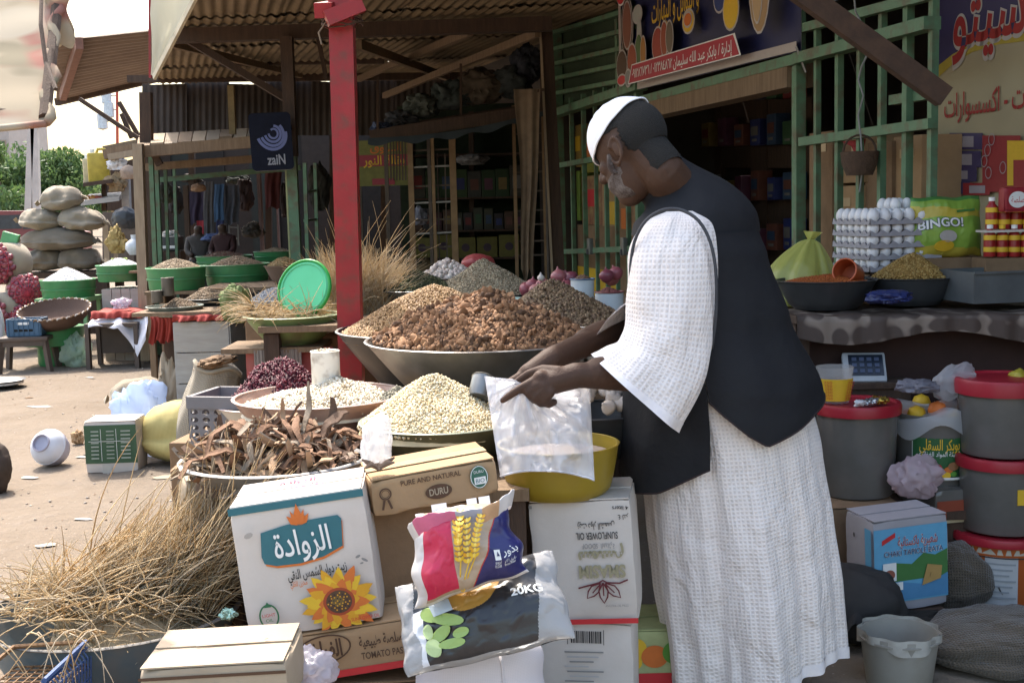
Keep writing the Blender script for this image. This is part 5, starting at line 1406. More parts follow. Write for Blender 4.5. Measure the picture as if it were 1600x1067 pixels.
MB().lathe([(0,-.002),(.009,.004),(0,.012)],podm,8).build('pod_core',dp,smooth=60)
sp2 = thing('dried_pod','small dried seed pod on top of the white oil carton','seed pod',at(545,722,2.58),(0,0,R(60)))
for k in range(5):
    a = R(70*k);MB().tube([(0,0,.003),(.012*math.cos(a),.01*math.sin(a),.010),(.022*math.cos(a),.018*math.sin(a),.010)],[.003,.005,.0015],podm,6).build('pod_lobe',sp2,smooth=60)
crumple('foil_scrap','small pale green foil scrap between the grass and white carton',at(357,967,2.62),(.018,.012,.014),mat('pale green foil',(.40,.60,.50),.25,metal=.4),5,spike=.6)
# yellow basin on the upside down carton
yel = mat('yellow plastic basin',(.31,.22,.02),.4,(.26,.18,.016),6,.5,.03,30,dirt=((.22,.15,.03),.5,8))
t,p = basin('yellow_basin','mustard yellow plastic basin on the upside down oil carton',872,692,2.93,.148,.118,.122,yel,rim=yel,bulge=.8,rimr=.004)
mb = MB();mb.lathe([(0,-.018),(.08,-.02),(.13,-.026),(.132,-.04)],mat('greyish flour',(.40,.33,.28),.9,(.32,.26,.22),12),32);tag(mb.build('ground_meal',loc=p,smooth=60),'greyish ground meal inside the yellow basin','meal',kind='stuff')
# wire crate bottom-left corner
wc = thing('wire_crate','blue and brown wire crate at the bottom corner before the basin','crate',at(48,1068,2.42),(0,R(-2),R(-4)))
bw = mat('blue wire',(.05,.10,.24),.45,(.035,.07,.18),10);brw = mat('rusted brown wire',(.22,.12,.05),.7,(.14,.07,.03),20)
W_,D_,H_ = .16,.20,.15
for i in range(9):
    x = -W_/2 + W_*i/8;mb = MB();mb.tube([(x,-D_/2,0),(x,D_/2,0)],.0022,brw,5);mb.build('wire',wc)
for i in range(10):
    y = -D_/2 + D_*i/9;mb = MB();mb.tube([(-W_/2,y,.0),(W_/2,y,.0)],.0022,brw,5);mb.build('wire',wc)
for i in range(14):
    y = -D_/2 + D_*i/13;MB().tube([(W_/2,y,-.06),(W_/2 + .008,y,.02),(W_/2 - .006,y,.045)],.0022,bw,5).build('wire',wc)
for i in range(5): MB().tube([(W_/2 + .002,-D_/2,-.05 + i*.022),(W_/2 + .002,D_/2,-.05 + i*.022)],.0022,bw,5).build('wire',wc)
for a,b in (((-W_/2,D_/2,.045),(W_/2,D_/2,.05)),((-W_/2,-D_/2,.04),(-W_/2,D_/2,.045))): MB().tube([a,b],.005,brw,6).build('frame_wire',wc)
MB().tube([(W_/2,-D_/2,.045),(W_/2,D_/2,.05)],.006,bw,6).build('frame_wire',wc)
o = MB().box((0,0,0),(.3,.3,.3),kraft_dark,None,.005);q = wc.location;tag(o.build('brown_carton',loc=V(q.x,q.y + .02,q.z - .23)),'plain brown carton hidden under the wire crate','carton')

# ================================================================== LEFT: the sunny street side
def on_ground(px,py):
    p = atz(px,py,0.0);p.z = ground_h(p.x,p.y);return p
# small green and white carton with a plastic bag on it
t,F,T,Lf = carton('small_carton','small green and white printed carton standing on the earth',0,0,0,.272,.275,.2,R(2),0,carton_white,P=on_ground(176,738) + V(0,0,.1375))
pr = Print(F);dg = INK('bottle green',(.045,.10,.05));pr.rect(-.135,-.085,.135,.118,dg)
pr.rect(-.05,-.14,-.0,-.09,INK('tape beige',(.5,.46,.4)))
for k in range(8):
    pr.line([(-.10,.085 - k*.02),(-.06,.085 - k*.02)],.008,INK('print lines',(.32,.36,.30)));pr.line([(-.02,.085 - k*.02),(.02,.085 - k*.02)],.006,INK('print lines',(.32,.36,.30)));pr.line([(.055,.085 - k*.02),(.105,.085 - k*.02)],.008,INK('print lines',(.32,.36,.30)))
pr.line([(-.045,-.07),(-.045,.10)],.002,white_ink);pr.line([(.035,-.07),(.035,.10)],.002,white_ink);pr.line([(-.11,.035),(.11,.035)],.002,white_ink)
pr.build('front_print',t)
GC = t.location
crumple('plastic_bag','bluish white plastic bag bundled behind the small green carton',V(GC.x + .02,GC.y + .32,ground_h(0,0) + .0),(.16,.12,.24),film_blue,18,(0,R(3),R(10)),spike=.34,flat=.85)
# grey ball-shaped jug
jp = on_ground(81,726)
jug = thing('round_jug','round white and grey plastic jug lying on the sunny earth','jug',jp + V(0,0,.098),(R(62),0,R(-14)))
jw = mat('white jug plastic',(.58,.60,.66),.45,(.48,.50,.55),8);jg = mat('lilac grey jug plastic',(.36,.35,.42),.5,(.28,.27,.33),8)
MB().lathe([(0,-.098),(.05,-.092),(.082,-.06),(.098,-.01),(.099,.02)],jg,32).build('lower_shell',jug,smooth=60)
MB().lathe([(.099,.02),(.094,.045),(.078,.07),(.05,.088)],jw,32).build('upper_shell',jug,smooth=60)
MB().lathe([(.05,.088),(.05,.098),(.045,.1),(.04,.085),(0,.082)],jg,28).build('mouth_ring',jug,smooth=40)
MB().lathe([(.0995 + .002*math.cos(a),.02 + .004*math.sin(a)) for a in [2*math.pi*i/6 for i in range(7)]],jw,32).build('band',jug,smooth=170)
# brown stone at the picture's edge
def stone(label,p,sz,m,seed,nm='stone'):
    bm = bmesh.new();bmesh.ops.create_icosphere(bm,subdivisions=4,radius=1)
    for v in bm.verts:
        d = v.co.normalized();r = 1 + .22*noise.noise(d*1.3 + Vector((seed,0,0))) + .07*noise.noise(d*4 + Vector((0,seed,0)));v.co = Vector((d.x*r*sz[0],d.y*r*sz[1],d.z*r*sz[2] + sz[2]*.9))
    mb = MB();mb.bm(bm,m);tag(mb.build(nm,loc=p,smooth=170),label,'stone')
stone('large dark brown stone on the earth, cut by the picture edge',on_ground(-8,764),(.085,.10,.145),mat('dark stone',(.085,.062,.05),.9,(.05,.038,.03),12,.5,.5,50),2)
crumple('crumpled_paper','small crumpled brown paper beside the small green carton',on_ground(122,694),(.035,.035,.045),kraft,7,spike=.5,cat='litter')
# yellow woven sack
sack('yellow_sack','bulging yellow woven sack lying in sun and shade by the carton',on_ground(283,728) + V(.0,.12,0),(.50,.36,.37),poly_yellow,(0,R(0),R(14)),seed=3)
# folded paper strip, cardboard under the bark basin
bxp = at(330,730,3.05)
t,F,T,Lf = carton('tan_carton','sunlit tan carton jutting out under the bark basin',0,0,0,.16,.16,.2,R(20),0,carton_tan,P=V(bxp.x + .02,3.02,.60))
t,F,T,Lf = carton('brown_carton','tall brown carton below the sunlit tan carton, behind the grass',0,0,0,.17,.515,.2,R(20),0,kraft_dark,P=V(bxp.x + .02,3.02,.26))
# beige sacks
sack('jute_sack','plump beige jute sack behind the bluish plastic bag',on_ground(222,650),(.42,.32,.30),burlap,(0,0,R(-8)),seed=5)
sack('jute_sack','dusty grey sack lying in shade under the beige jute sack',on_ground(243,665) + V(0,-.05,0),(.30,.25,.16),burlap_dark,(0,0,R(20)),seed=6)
def open_sack(label,px,py,Y,r,h,m,lean,seed,top=None,name='open_sack'):
    p = at(px,py,Y);p.z = ground_h(p.x,p.y) if abs(p.z) < .4 else p.z
    t = thing(name,label,'sack',p,(R(lean[0]),R(lean[1]),0));mb = MB()
    def f(u,v):
        a = 6.2832*u;rr = r*(.9 + .18*math.sin(math.pi*min(1,v*1.15)) - .12*v)*(1 + .08*noise.noise(Vector((math.cos(a)*1.6,math.sin(a)*1.6,v*3 + seed))) + (.03*math.sin(9*a + seed)*v))
        return Vector((rr*math.cos(a),rr*math.sin(a)*.85,h*v + .02*v*math.sin(3*a + seed)))
    mb.grid(f,44,22,m,None,(6.28*r,h));mb.build('sack_body',t,smooth=170)
    mb = MB();mb.tube([f(i/24,1.0) for i in range(25)],.012,m,6,caps=False);mb.build('rolled_mouth',t,smooth=170)
    mb = MB();mb.grid(lambda u,v: V(r*.8*v*math.cos(6.283*u),r*.68*v*math.sin(6.283*u),h*.95),20,3,top or kraft_dark);mb.build('contents',t)
    return t
open_sack('tall pale jute sack leaning against the grey crate boards',312,700,6.4,.16,.53,burlap,(-4,12),4)
o = crumple('cardboard_piece','torn dark cardboard lying on the leaning jute sack',at(338,572,6.38),(.11,.08,.03),kraft_dark,15,(0,R(-8),R(10)),spike=.35,cat='cardboard')
crumple('cardboard_piece','curled pale cardboard standing beside the grey crate boards',V(at(254,560,7.2).x,7.2,0),(.07,.06,.29),carton_tan,16,(0,R(4),R(30)),spike=.4,cat='cardboard')
# grey-white crates of boards under the grain tables
def board_crate(label,px0,px1,pyt,pyb,Y,rows,m,name='board_crate',vertical=False,deep=.45):
    a,b = at(px0,pyt,Y),at(px1,pyb,Y);t = thing(name,label,'crate',V((a.x + b.x)/2,Y + deep/2,max(0,min(b.z,9))*0))
    w = b.x - a.x;z0 = 0.0;z1 = a.z
    for k in range(rows):
        if vertical: MB().box((-w/2 + w*(k + .5)/rows,-deep/2,(z0 + z1)/2),(w/rows - .006,.018,z1 - z0),m).build('board',t)
        else: MB().box((0,-deep/2,z0 + (z1 - z0)*(k + .5)/rows),(w,.018,(z1 - z0)/rows - .006),m).build('board',t)
    for s in (-1,1): MB().box((s*w/2,0,z1/2),(.018,deep,z1 - .01),m).build('side_board',t)
    MB().box((0,0,z1 - .012),(w - .02,deep - .02,.018),m).build('top_board',t)
    return t
greyw = mat('greyish white boards',(.40,.37,.33),.8,(.30,.27,.24),6,.45,.15,30,aniso=(1,6,6))
board_crate('crate of pale grey boards below the red cloth',272,362,503,600,7.0,4,greyw)
# red cloth over the crate, dish of brown grain with two tins
redc = mat('faded red cloth',(.40,.06,.045),.85,(.31,.045,.035),10)
def drape(name,label,px0,px1,py,Y,deep,drop,m,seed,cat='cloth'):
    a,b = at(px0,py,Y),at(px1,py,Y);w = b.x - a.x;t = MB()
    def f(u,v):
        x = a.x + w*u;s = v*(deep + drop)
        fold = .018*math.sin(u*19 + seed) + .012*math.sin(u*41 + seed*2)
        if s < drop:
            return Vector((x + .02*math.sin(v*9),Y - fold*(1 - s/drop)*1.2 - .01,a.z - (drop - s)*(1 + .25*noise.noise(Vector((u*5,seed,0))))))
        return Vector((x,Y + (s - drop),a.z + .006 + .006*math.sin(u*13 + v*9)))
    t.grid(f,60,20,m);t.grid(lambda u,v: f(u,v) + V(0,.002,-.002),60,20,m,flip=True)
    o = t.build(name,smooth=170);return tag(o,label,cat)
drape('red_cloth','faded red cloth hanging from the grain table edge',232,272,493,7.4,.5,.16,redc,1)
drape('red_cloth','strip of red cloth along the crate top under the grain dish',268,360,494,6.98,.5,.03,redc,4)
grainb = [mat('brown grain a',(.25,.17,.10),.7),mat('brown grain b',(.32,.23,.145),.7),mat('brown grain c',(.17,.11,.07),.7)]
t,p = basin('grey_dish','shallow grey dish of brown grain with two tin measures',273,478,7.2,.165,.1,.06,mat('grey green enamel',(.22,.25,.21),.5,(.16,.18,.15),7))
heap('brown_grain','brown grain in the shallow grey dish','grain',p + V(.03,0,-.02),.13,.06,grainb,grainb[2],[octs(1,.7,.6)],1800,.005,.008,1.3,.1,21)
tinm = mat('tarnished tin',(.17,.155,.13),.5,(.10,.09,.075),12,.5,metal=.5)
mug('tin_measure','taller tarnished tin measure standing in the brown grain',263,462,7.15,.036,.105,tinm);mug('tin_measure','shorter tarnished tin measure at the dish edge',246,473,7.12,.033,.07,tinm)
t,p = basin('wide_tray','dark tray of light brown grain right of the grey dish',325,466,7.5,.14,.1,.04,dark_steel)
heap('brown_grain','light brown grain heap right of the grey dish','grain',p,.13,.06,grainb[:2],grainb[1],[octs(1,.7,.6)],1500,.005,.008,1.2,.1,22)
t,p = basin('wide_tray','dark tray of dark brown grain behind the green basin',372,458,7.7,.13,.1,.04,dark_steel)
heap('brown_grain','dark brown grain heap behind the green basin','grain',p,.12,.05,[grainb[0],grainb[2]],grainb[2],[octs(1,.7,.6)],1500,.005,.008,1.2,.1,23)
t,p = basin('pale_dish','pale enamel dish of whitish grey seeds by the bright green plate',428,468,5.9,.115,.08,.05,mat('pale enamel dish',(.45,.46,.46),.4))
heap('grey_seeds','whitish grey seeds in the pale enamel dish','seeds',p,.11,.06,[mat('grey seed a',(.46,.46,.46),.6),mat('grey seed b',(.30,.30,.31),.6)],mat('grey seed base',(.28,.28,.29),.7),[octs(1,.7,.6)],1500,.004,.007,1.2,.08,24)
mb = MB().box((p.x,p.y,(p.z - .05)/2),(.24,.24,p.z - .05),kraft_dark,None,.005);tag(mb.build('brown_carton'),'brown carton under the pale seed dish','carton')
o = crumple('cloth_bundle','olive green cloth flap hanging at the corner of the board stand',at(368,505,5.3),(.07,.05,.10),mat('olive cloth',(.16,.20,.07),.8),17,spike=.4,cat='cloth')
tb3 = thing('grain_table','long low table under the brown grain trays and green tubs','table')
zt = at(325,466,7.5).z - .04
for k in range(4): MB().box((-1.83,7.0 + .26*k + .12,zt - .012 - .001*k),(.72,.25,.022),old_wood).build('plank',tb3)
for x in (-2.12,-1.55):
    for y in (7.5,7.95): MB().box((x,y,zt/2 - .015),(.06,.06,zt - .03),dark_wood).build('leg',tb3)

# green tubs of grain
def tub(label,px,pyt,Y,r,h,hp,mats,hl,cat,seed,temps=None,cnt=2600,ssz=(.005,.008),hr=.9,m=None,pw=1.4):
    p = at(px,pyt,Y);t = thing('green_tub',label,'tub',p - V(0,0,h),(0,0,random.uniform(0,6)))
    m = m or green_tub
    tb0 = MB().lathe([(0,0),(r*.9,0),(r*.93,.01),(r,h*.97),(r + .008,h),(r + .003,h + .004),(r - .006,h),(r*.9,.02),(0,.015)],m,40).build('tub_body',t,smooth=40)
    MB().lathe([(r*.965 + .004,h*.45),(r*.97 + .008,h*.5),(r*.975 + .004,h*.55)],m,40).build('ridge',tb0,smooth=60)
    heap(hl[0],hl[1],cat,p - V(0,0,.015),r*hr,hp,mats,mats[0],temps or [octs(1,.7,.6)],cnt,*ssz,pw,.05,seed)
    return p
sor = [mat('sorghum a',(.40,.30,.20),.7),mat('sorghum b',(.33,.24,.155),.7),mat('sorghum c',(.46,.36,.25),.7)]
pA = tub('shaded green tub of beige sorghum beside the wooden pole',275,418,8.6,.205,.155,.075,sor,('sorghum','beige sorghum rounded up in the shaded green tub by the pole'),'grain',31)
pB = tub('shaded green tub of brown sorghum further from the pole',370,413,8.9,.235,.15,.075,[sor[1],mat('sorghum d',(.27,.18,.11),.7)],('sorghum','brown sorghum rounded up in the second shaded green tub'),'grain',32)
for p_,nm in ((pA,'first'),(pB,'second')):
    w = .36;board_t = thing('tub_stand',f'rough plank stand under the {nm} shaded green tub','stand',V(p_.x,p_.y,0))
    hh = p_.z - .155
    MB().box((0,0,hh - .012),(w,w,.022),old_wood).build('top',board_t)
    for sx in (-1,1):
        for sy in (-1,1): MB().box((sx*.15,sy*.15,hh/2 - .012),(.04,.04,hh - .024),old_wood).build('leg',board_t)
saltm = [mat('salt white',(.78,.77,.78),.6),mat('salt grey',(.66,.65,.67),.6)]
pC = tub('sunlit green tub of white salt on a green stand',106,437,11.9,.26,.18,.135,saltm,('salt_heap','white cone of salt in the sunlit green tub'),'salt',33,hr=.93,pw=1.15)
pD = tub('sunlit green tub of white salt on a board box beside the pole',187,414,11.4,.215,.15,.075,saltm,('salt_heap','low white mound of salt in the tub by the pole'),'salt',34)
st_ = thing('green_stand','pale green metal stand under the white salt cone','stand',V(pC.x,pC.y,0));hh = pC.z - .167
gp2 = mat('pale green paint',(.22,.40,.20),.5,(.16,.30,.15),8)
MB().box((0,0,hh - .02),(.50,.46,.04),gp2).build('top',st_)
for sx in (-1,1):
    for sy in (-1,1): MB().box((sx*.22,sy*.20,hh/2 - .02),(.035,.035,hh - .04),gp2).build('leg',st_)
board_crate('box of upright pale grey boards under the salt tub by the pole',160,222,452,520,11.2,4,greyw,vertical=True)
mb = MB();rp = pD + V(0,0,.02);mb.tube([rp + V(.07*math.cos(a*.5),.04*math.sin(a*.5),.03 + .01*math.sin(a)) for a in range(9)],.008,mat('green yellow rope',(.34,.42,.12),.8),6);tag(mb.build('rope',smooth=60),'yellow green rope lying on the salt tub by the pole','rope')
# far plastic tubs in the dark stall
def far_tub(label,px,pyt,Y,r,h,hp,mats,hl,seed): tub(label,px,pyt,Y,r,h,hp,mats,('grain_heap',hl),'grain',seed,cnt=900)
far_tub('small dark green tub of pale grain far back in the covered stall',430,393,12.0,.21,.09,.05,sor,'pale grain far back in the covered stall',41)
far_tub('dark green tub of reddish grain in front of the seated figures',350,400,11.5,.26,.1,.06,[grainb[2],redg[2]],'reddish brown grain before the seated figures',42)
t,p = basin('clay_basin','brown clay basin of yellow grain by the green awning post',445,415,8.4,.14,.075,.12,mat('brown clay',(.20,.13,.095),.8,(.15,.1,.07),7))
heap('grain_heap','yellow grain mounded in the brown clay basin','grain',p,.12,.06,[mat('yellow grain',(.36,.27,.12),.7),tan[0]],tan[0],[octs(1,.7,.6)],900,.005,.008,1.3,.1,43)
t4 = thing('grain_table','rough table in shade under the clay basin and far tubs','table')
for k in range(3): MB().box((at(430,430,8.4).x,8.2 + .28*k,p.z - .135),(.9,.26,.022),old_wood).build('plank',t4)
for x in (-.38,.38): MB().box((at(430,430,8.4).x + x,8.5,(p.z - .15)/2),(.06,.5,p.z - .15),dark_wood).build('leg',t4)
t5 = thing('grain_table','rough table far back under the dark green tubs','table');zq = at(350,400,11.5).z - .1
for k in range(4): MB().box((-2.55,11.3 + .28*k,zq - .014),(1.9,.26,.022),old_wood).build('plank',t5)
for x in (-.85,.85): MB().box((-2.55 + x,11.7,(zq - .03)/2),(.06,.9,zq - .03),dark_wood).build('leg',t5)

# brown plastic stool with a blue crate
brownp = mat('brown plastic',(.10,.07,.055),.5,(.07,.05,.04),7)
sp = on_ground(46,578)
stl = thing('plastic_stool','brown plastic stool on the sunny earth carrying the blue crate','stool',sp,(0,0,R(8)))
sh = at(46,524,sp.y).z
MB().box((0,0,sh - .018),(.42,.34,.035),brownp,None,.008).build('seat',stl,smooth=40)
for sx in (-1,1):
    for sy in (-1,1): MB().bar((sx*.18,sy*.14,sh - .03),(sx*.215,sy*.17,0),.05,.035,brownp).build('leg',stl)
for sy in (-1,1): MB().box((0,sy*.15,sh - .055),(.34,.012,.05),brownp).build('apron',stl)
bc = thing('blue_crate','small blue plastic crate on the brown stool','crate',sp + V(.01,0,sh + .001),(0,0,R(3)))
bcm = mat('faded blue plastic',(.055,.12,.20),.5,(.04,.09,.15),6)
for (c,s) in (((0,-.1,.08),(.29,.012,.15)),((0,.1,.08),(.29,.012,.15)),((-.145,0,.08),(.012,.2,.15)),((.145,0,.08),(.012,.2,.15))): MB().box(c,s,bcm,None,.003).build('side_wall',bc)
MB().box((0,0,.006),(.28,.2,.012),bcm).build('floor_panel',bc)
MB().box((.0,-.108,.115),(.10,.004,.022),white_ink).build('label_patch',bc);MB().box((0,-.107,.055),(.16,.004,.02),black_void).build('slot',bc)
for k in range(7): MB().box((-.13 + k*.043,-.109,.08),(.006,.006,.14),bcm).build('rib',bc)
# big round basket leaning behind the stool
rb_ = on_ground(105,560)
bq = at(87,484,10.9)
bk_ = thing('round_basket','large round brown basket with a twisted white rim behind the stool','basket',bq - V(0,0,.13),(R(14),0,0))
MB().lathe([(0,0),(.20,0),(.28,.07),(.31,.14),(.305,.14),(.275,.07),(.195,.01),(0,.01)],mat('brown basketry',(.13,.08,.058),.85,(.12,.07,.05),25,.4,.4,80),40).build('bowl',bk_,smooth=50)
for k in range(48):
    a = 2*math.pi*k/48;a2 = a + .11
    MB().tube([(.309*math.cos(a),.309*math.sin(a),.134),(.314*math.cos((a + a2)/2),.314*math.sin((a + a2)/2),.147),(.305*math.cos(a2),.305*math.sin(a2),.142)],.007,carton_white if k % 2 else kraft_dark,5).build('rim_wrap',bk_,smooth=60)
gtb = thing('green_tub','large green tub standing under the brown basket','tub',V(bq.x - .08,11.0,0));zz = bq.z - .16
MB().lathe([(0,0),(.13,0),(.14,.02),(.14,zz*.5),(.26,zz*.55),(.275,zz*.95),(.28,zz),(.265,zz),(0,zz - .03)],green_tub,36).build('tub_body',gtb,smooth=40)
crumple('plastic_bag','clear plastic bag with green contents on the earth by the stool',on_ground(120,572),(.13,.12,.17),film_mat('pale greenish film',(.62,.78,.66),.6),19,spike=.3,flat=.8)
crumple('green_bundle','bright green bundle inside the clear plastic bag',on_ground(121,566),(.08,.07,.10),lgm,20,spike=.3,flat=.8,cat='bundle')
# table with the white cloth
tp = on_ground(165,572);tt = thing('cloth_table','brown plastic table under a red and white cloth','table',tp,(0,0,R(4)))
tz = at(185,500,tp.y).z
MB().box((.12,.0,tz - .02),(.46,.42,.035),brownp,None,.008).build('top',tt,smooth=40)
for sx in (-.09,.33):
    for sy in (-1,1): MB().bar((sx,sy*.18,tz - .03),(sx,sy*.19,0),.07,.035,brownp).build('leg',tt)
MB().box((.12,.18,tz*.55),(.38,.015,tz*.6),brownp).build('apron',tt)
drape('red_cloth','red cloth spread on the table under the white sheet',142,222,489,tp.y - .12,.45,.05,redc,7)
wcl = mat('bright white cloth',(.72,.70,.74),.8,(.64,.62,.66),9)
mb = MB();aw_,bw_ = at(138,500,tp.y - .2),at(228,500,tp.y - .2);z0 = tz
def wf(u,v):
    x = aw_.x + (bw_.x - aw_.x)*u;dr = max(0,.42 - v)*(.55*max(0,1 - abs(u - .82)*3.5) + .12)
    return Vector((x,tp.y - .22 - .03*math.sin(u*15)*(1 - v) + .40*max(0,v - .1),z0 + .02 + .014*math.sin(u*11 + v*7) - dr*1.2))
mb.grid(wf,40,20,wcl);mb.grid(lambda u,v: wf(u,v) - V(0,-.002,.002),40,20,wcl,flip=True);tag(mb.build('white_cloth',smooth=170),'white cloth with a hanging corner on the red cloth table','cloth')
crumple('cloth_bundle','small crumpled lilac bag on the white cloth table',at(190,482,tp.y),(.09,.07,.05),film_mat('lilac film',(.62,.56,.66),.85),22,spike=.45,cat='bundle')
# dark pan at the left edge
mb = MB();q = at(0,578,9.6);mb.lathe([(0,0),(.10,0),(.19,.06),(.185,.06),(.1,.01),(0,.01)],dark_steel,30);tag(mb.build('dark_pan',loc=V(q.x,9.6,ground_h(q.x,9.6)),smooth=50),'dark pan on the earth at the picture edge','pan')
mb = MB();mb.lathe([(0,.05),(.12,.055),(.17,.045),(.17,.03)],mat('whitish flour',(.62,.6,.58),.9),28);tag(mb.build('flour_heap',loc=V(q.x,9.6,ground_h(q.x,9.6)),smooth=60),'whitish flour filling the dark pan','flour',kind='stuff')
crumple('white_sack','white sack behind the stool at the picture edge',V(at(-14,520,10.9).x,10.9,0),(.12,.12,.36),poly_white,25,spike=.15,cat='sack')

# onion net sacks
netm = mat('red onion net',(.42,.03,.05),.5,(.33,.02,.04),20);ons = [onm[0],onm[1],mat('onion pinkish',(.42,.10,.12),.4)]
def onion_sack(label,px,py,Y,r,ln,rz,seed):
    p = at(px,py,Y);t = thing('onion_sack',label,'sack',p,(0,0,rz),'net sacks of onions')
    rr = random.Random(seed)
    mb = MB();mb.lathe([(0,-ln*.5),(r*.6,-ln*.48),(r,-ln*.3),(r,ln*.3),(r*.55,ln*.47),(0,ln*.5)],burlap,28,Matrix.Rotation(R(90),4,'X') @ Matrix.Translation((0,0,-ln*.12)));mb.build('sack_body',t,smooth=170)
    # net end facing the street, stretched over onions
    k = 0
    for i in range(70):
        q = math.sqrt((i + .5)/70);a = i*2.39996
        x,z = r*.93*q*math.cos(a),r*.93*q*math.sin(a);y = -ln*.5 - .04 + .10*q*q
        link('red_onion',oms[i % 3],t,(x,y,z),(rr.uniform(-1,1),rr.uniform(-1,1),0),.034)
    mb = MB()
    for j in range(9):
        a0 = math.pi*j/9
        mb.tube([(r*.97*s*math.cos(a0),-ln*.5 - .078 + .10*s*s,r*.97*s*math.sin(a0)) for s in [-1 + i/6 for i in range(13)]],.004,netm,4)
    for q in (.3,.6,.9): mb.tube([(r*q*math.cos(6.283*i/24),-ln*.5 - .078 + .1*q*q,r*q*math.sin(6.283*i/24)) for i in range(25)],.004,netm,4)
    mb.build('net',t,smooth=170)
onion_sack('red net sack of onions with beige cover, topmost at the left edge',10,412,12.3,.21,.34,R(-22),1)
onion_sack('red net sack of onions in the middle, beside the green salt tub',40,456,12.3,.185,.45,R(25),2)
onion_sack('red net sack of onions lowest at the left edge',6,486,12.1,.185,.45,R(-20),3)
onion_sack('red net sack of onions resting on the earth behind the blue crate',38,502,12.2,.17,.45,R(0),4)
# pile of jute sacks
def psack(label,px,py,Y,L,W,Hh,rz,ry,m,seed):
    p = at(px,py,Y);sack('jute_sack',label,p,(L,W,Hh),m,(0,R(ry),R(rz)),seed=seed,group='pile of jute sacks')
psack('jute sack on the very top of the tall pile',100,331,13.2,.45,.42,.31,10,-6,burlap,51)
psack('jute sack second from top, left half of the pile',66,361,13.2,.46,.45,.27,-4,4,burlap,52)
psack('jute sack second from top, right half of the pile',127,362,13.2,.50,.45,.29,6,5,burlap,53)
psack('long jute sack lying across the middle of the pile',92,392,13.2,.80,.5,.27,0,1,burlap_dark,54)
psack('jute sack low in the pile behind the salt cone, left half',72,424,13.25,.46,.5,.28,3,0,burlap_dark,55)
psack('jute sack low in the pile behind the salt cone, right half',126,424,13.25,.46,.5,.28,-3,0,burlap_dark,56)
zb = at(100,424,13.25).z
t6 = thing('sack_platform','dark platform under the pile of jute sacks','platform',V(at(100,424,13.25).x,13.3,0))
MB().box((0,0,zb - .03),(1.1,.6,.06),dark_wood).build('top',t6)
for sx in (-1,1):
    for sy in (-1,1): MB().box((sx*.5,sy*.25,(zb - .06)/2),(.08,.08,zb - .06),dark_wood).build('leg',t6)
MB().box((0,-.26,zb*.5),(1.0,.02,zb*.8),dark_wood).build('front_board',t6)
# green thing and dark figure left of the pile
o = MB().box((0,0,0),(.16,.10,.13),mat('green plastic sheet',(.13,.40,.16),.5),None,.01);tag(o.build('green_can',loc=at(16,374,12.4),rot=(0,R(18),R(10))),'small bright green can hanging beside the jute pile','can')

# ------------------------------------------------------------------ far stalls behind the pile
fs2 = thing('far_stall','far wooden stall with a slanting shelf beside the jute pile','stall',V(at(190,350,17).x,17,0))
o_ = fs2.location
def fb_(a,b,w,h,m,nm): MB().bar(at(*a) - o_,at(*b) - o_,w,h,m).build(nm,fs2)
for (a,b,w,m) in (((166,352,16.6),(169,430,16.6),.07,pale_wood),((182,330,16.8),(182,430,16.8),.06,pale_wood),((196,270,16.4),(199,345,16.4),.10,mat('pale grey tube',(.45,.42,.40),.6)),((163,250,16.5),(163,330,16.5),.06,dark_wood),((140,262,16.8),(143,284,16.8),.04,dark_wood)):
    fb_(a,b,w,w,m,'post')
MB().add([at(126,322,16) - o_,at(186,314,16) - o_,at(196,306,17.6) - o_,at(140,310,17.6) - o_] + [p + V(0,0,.06) - o_ for p in (at(126,322,16),at(186,314,16),at(196,306,17.6),at(140,310,17.6))],BOXF,greyw).build('shelf',fs2)
MB().add([at(130,292,16) - o_,at(176,286,16) - o_,at(176,284,17.4) - o_,at(130,288,17.4) - o_] + [p + V(0,0,.05) - o_ for p in (at(130,292,16),at(176,286,16),at(176,284,17.4),at(130,288,17.4))],BOXF,dark_wood).build('shelf',fs2)
fb_((165,242,16.2),(245,226,16.2),.12,.2,old_wood,'roof_board');fb_((165,236,17.2),(245,220,17.2),.12,.2,old_wood,'roof_board');fb_((170,246,16.0),(240,234,16.0),.08,.08,pale_wood,'roof_beam')
MB().add([at(164,330,18.4) - o_,at(236,330,18.4) - o_,at(236,240,18.4) - o_,at(164,262,18.4) - o_] + [p + V(0,.05,0) - o_ for p in (at(164,330,18.4),at(236,330,18.4),at(236,240,18.4),at(164,262,18.4))],BOXF,dark_wood).build('back_board',fs2)
MB().add([at(160,440,18.4) - o_,at(236,440,18.4) - o_,at(236,331,18.4) - o_,at(160,331,18.4) - o_] + [p + V(0,.05,0) - o_ for p in (at(160,440,18.4),at(236,440,18.4),at(236,331,18.4),at(160,331,18.4))],BOXF,mat('brown grey boards',(.16,.125,.10),.9)).build('back_board',fs2)
def jerry(label,px,py,Y,s,m):
    t = thing('jerrycan',label,'jerrycan',at(px,py,Y),(0,0,R(15)),'jerrycans on the far stall')
    MB().box((0,0,.19*s),(.26*s,.2*s,.38*s),m,None,.03*s).build('can_body',t,smooth=40)
    MB().lathe([(.03*s,0),(.03*s,.05*s),(0,.055*s)],white_ink,12,Matrix.Translation((-.07*s,0,.38*s))).build('cap',t)
    MB().tube([(-.02*s,0,.375*s),(.0,0,.43*s),(.08*s,0,.43*s),(.11*s,0,.37*s)],.018*s,m,8).build('handle',t,smooth=60)
yj = mat('yellow jerrycan',(.55,.40,.05),.45);cj = mat('cream jerrycan',(.60,.52,.32),.45)
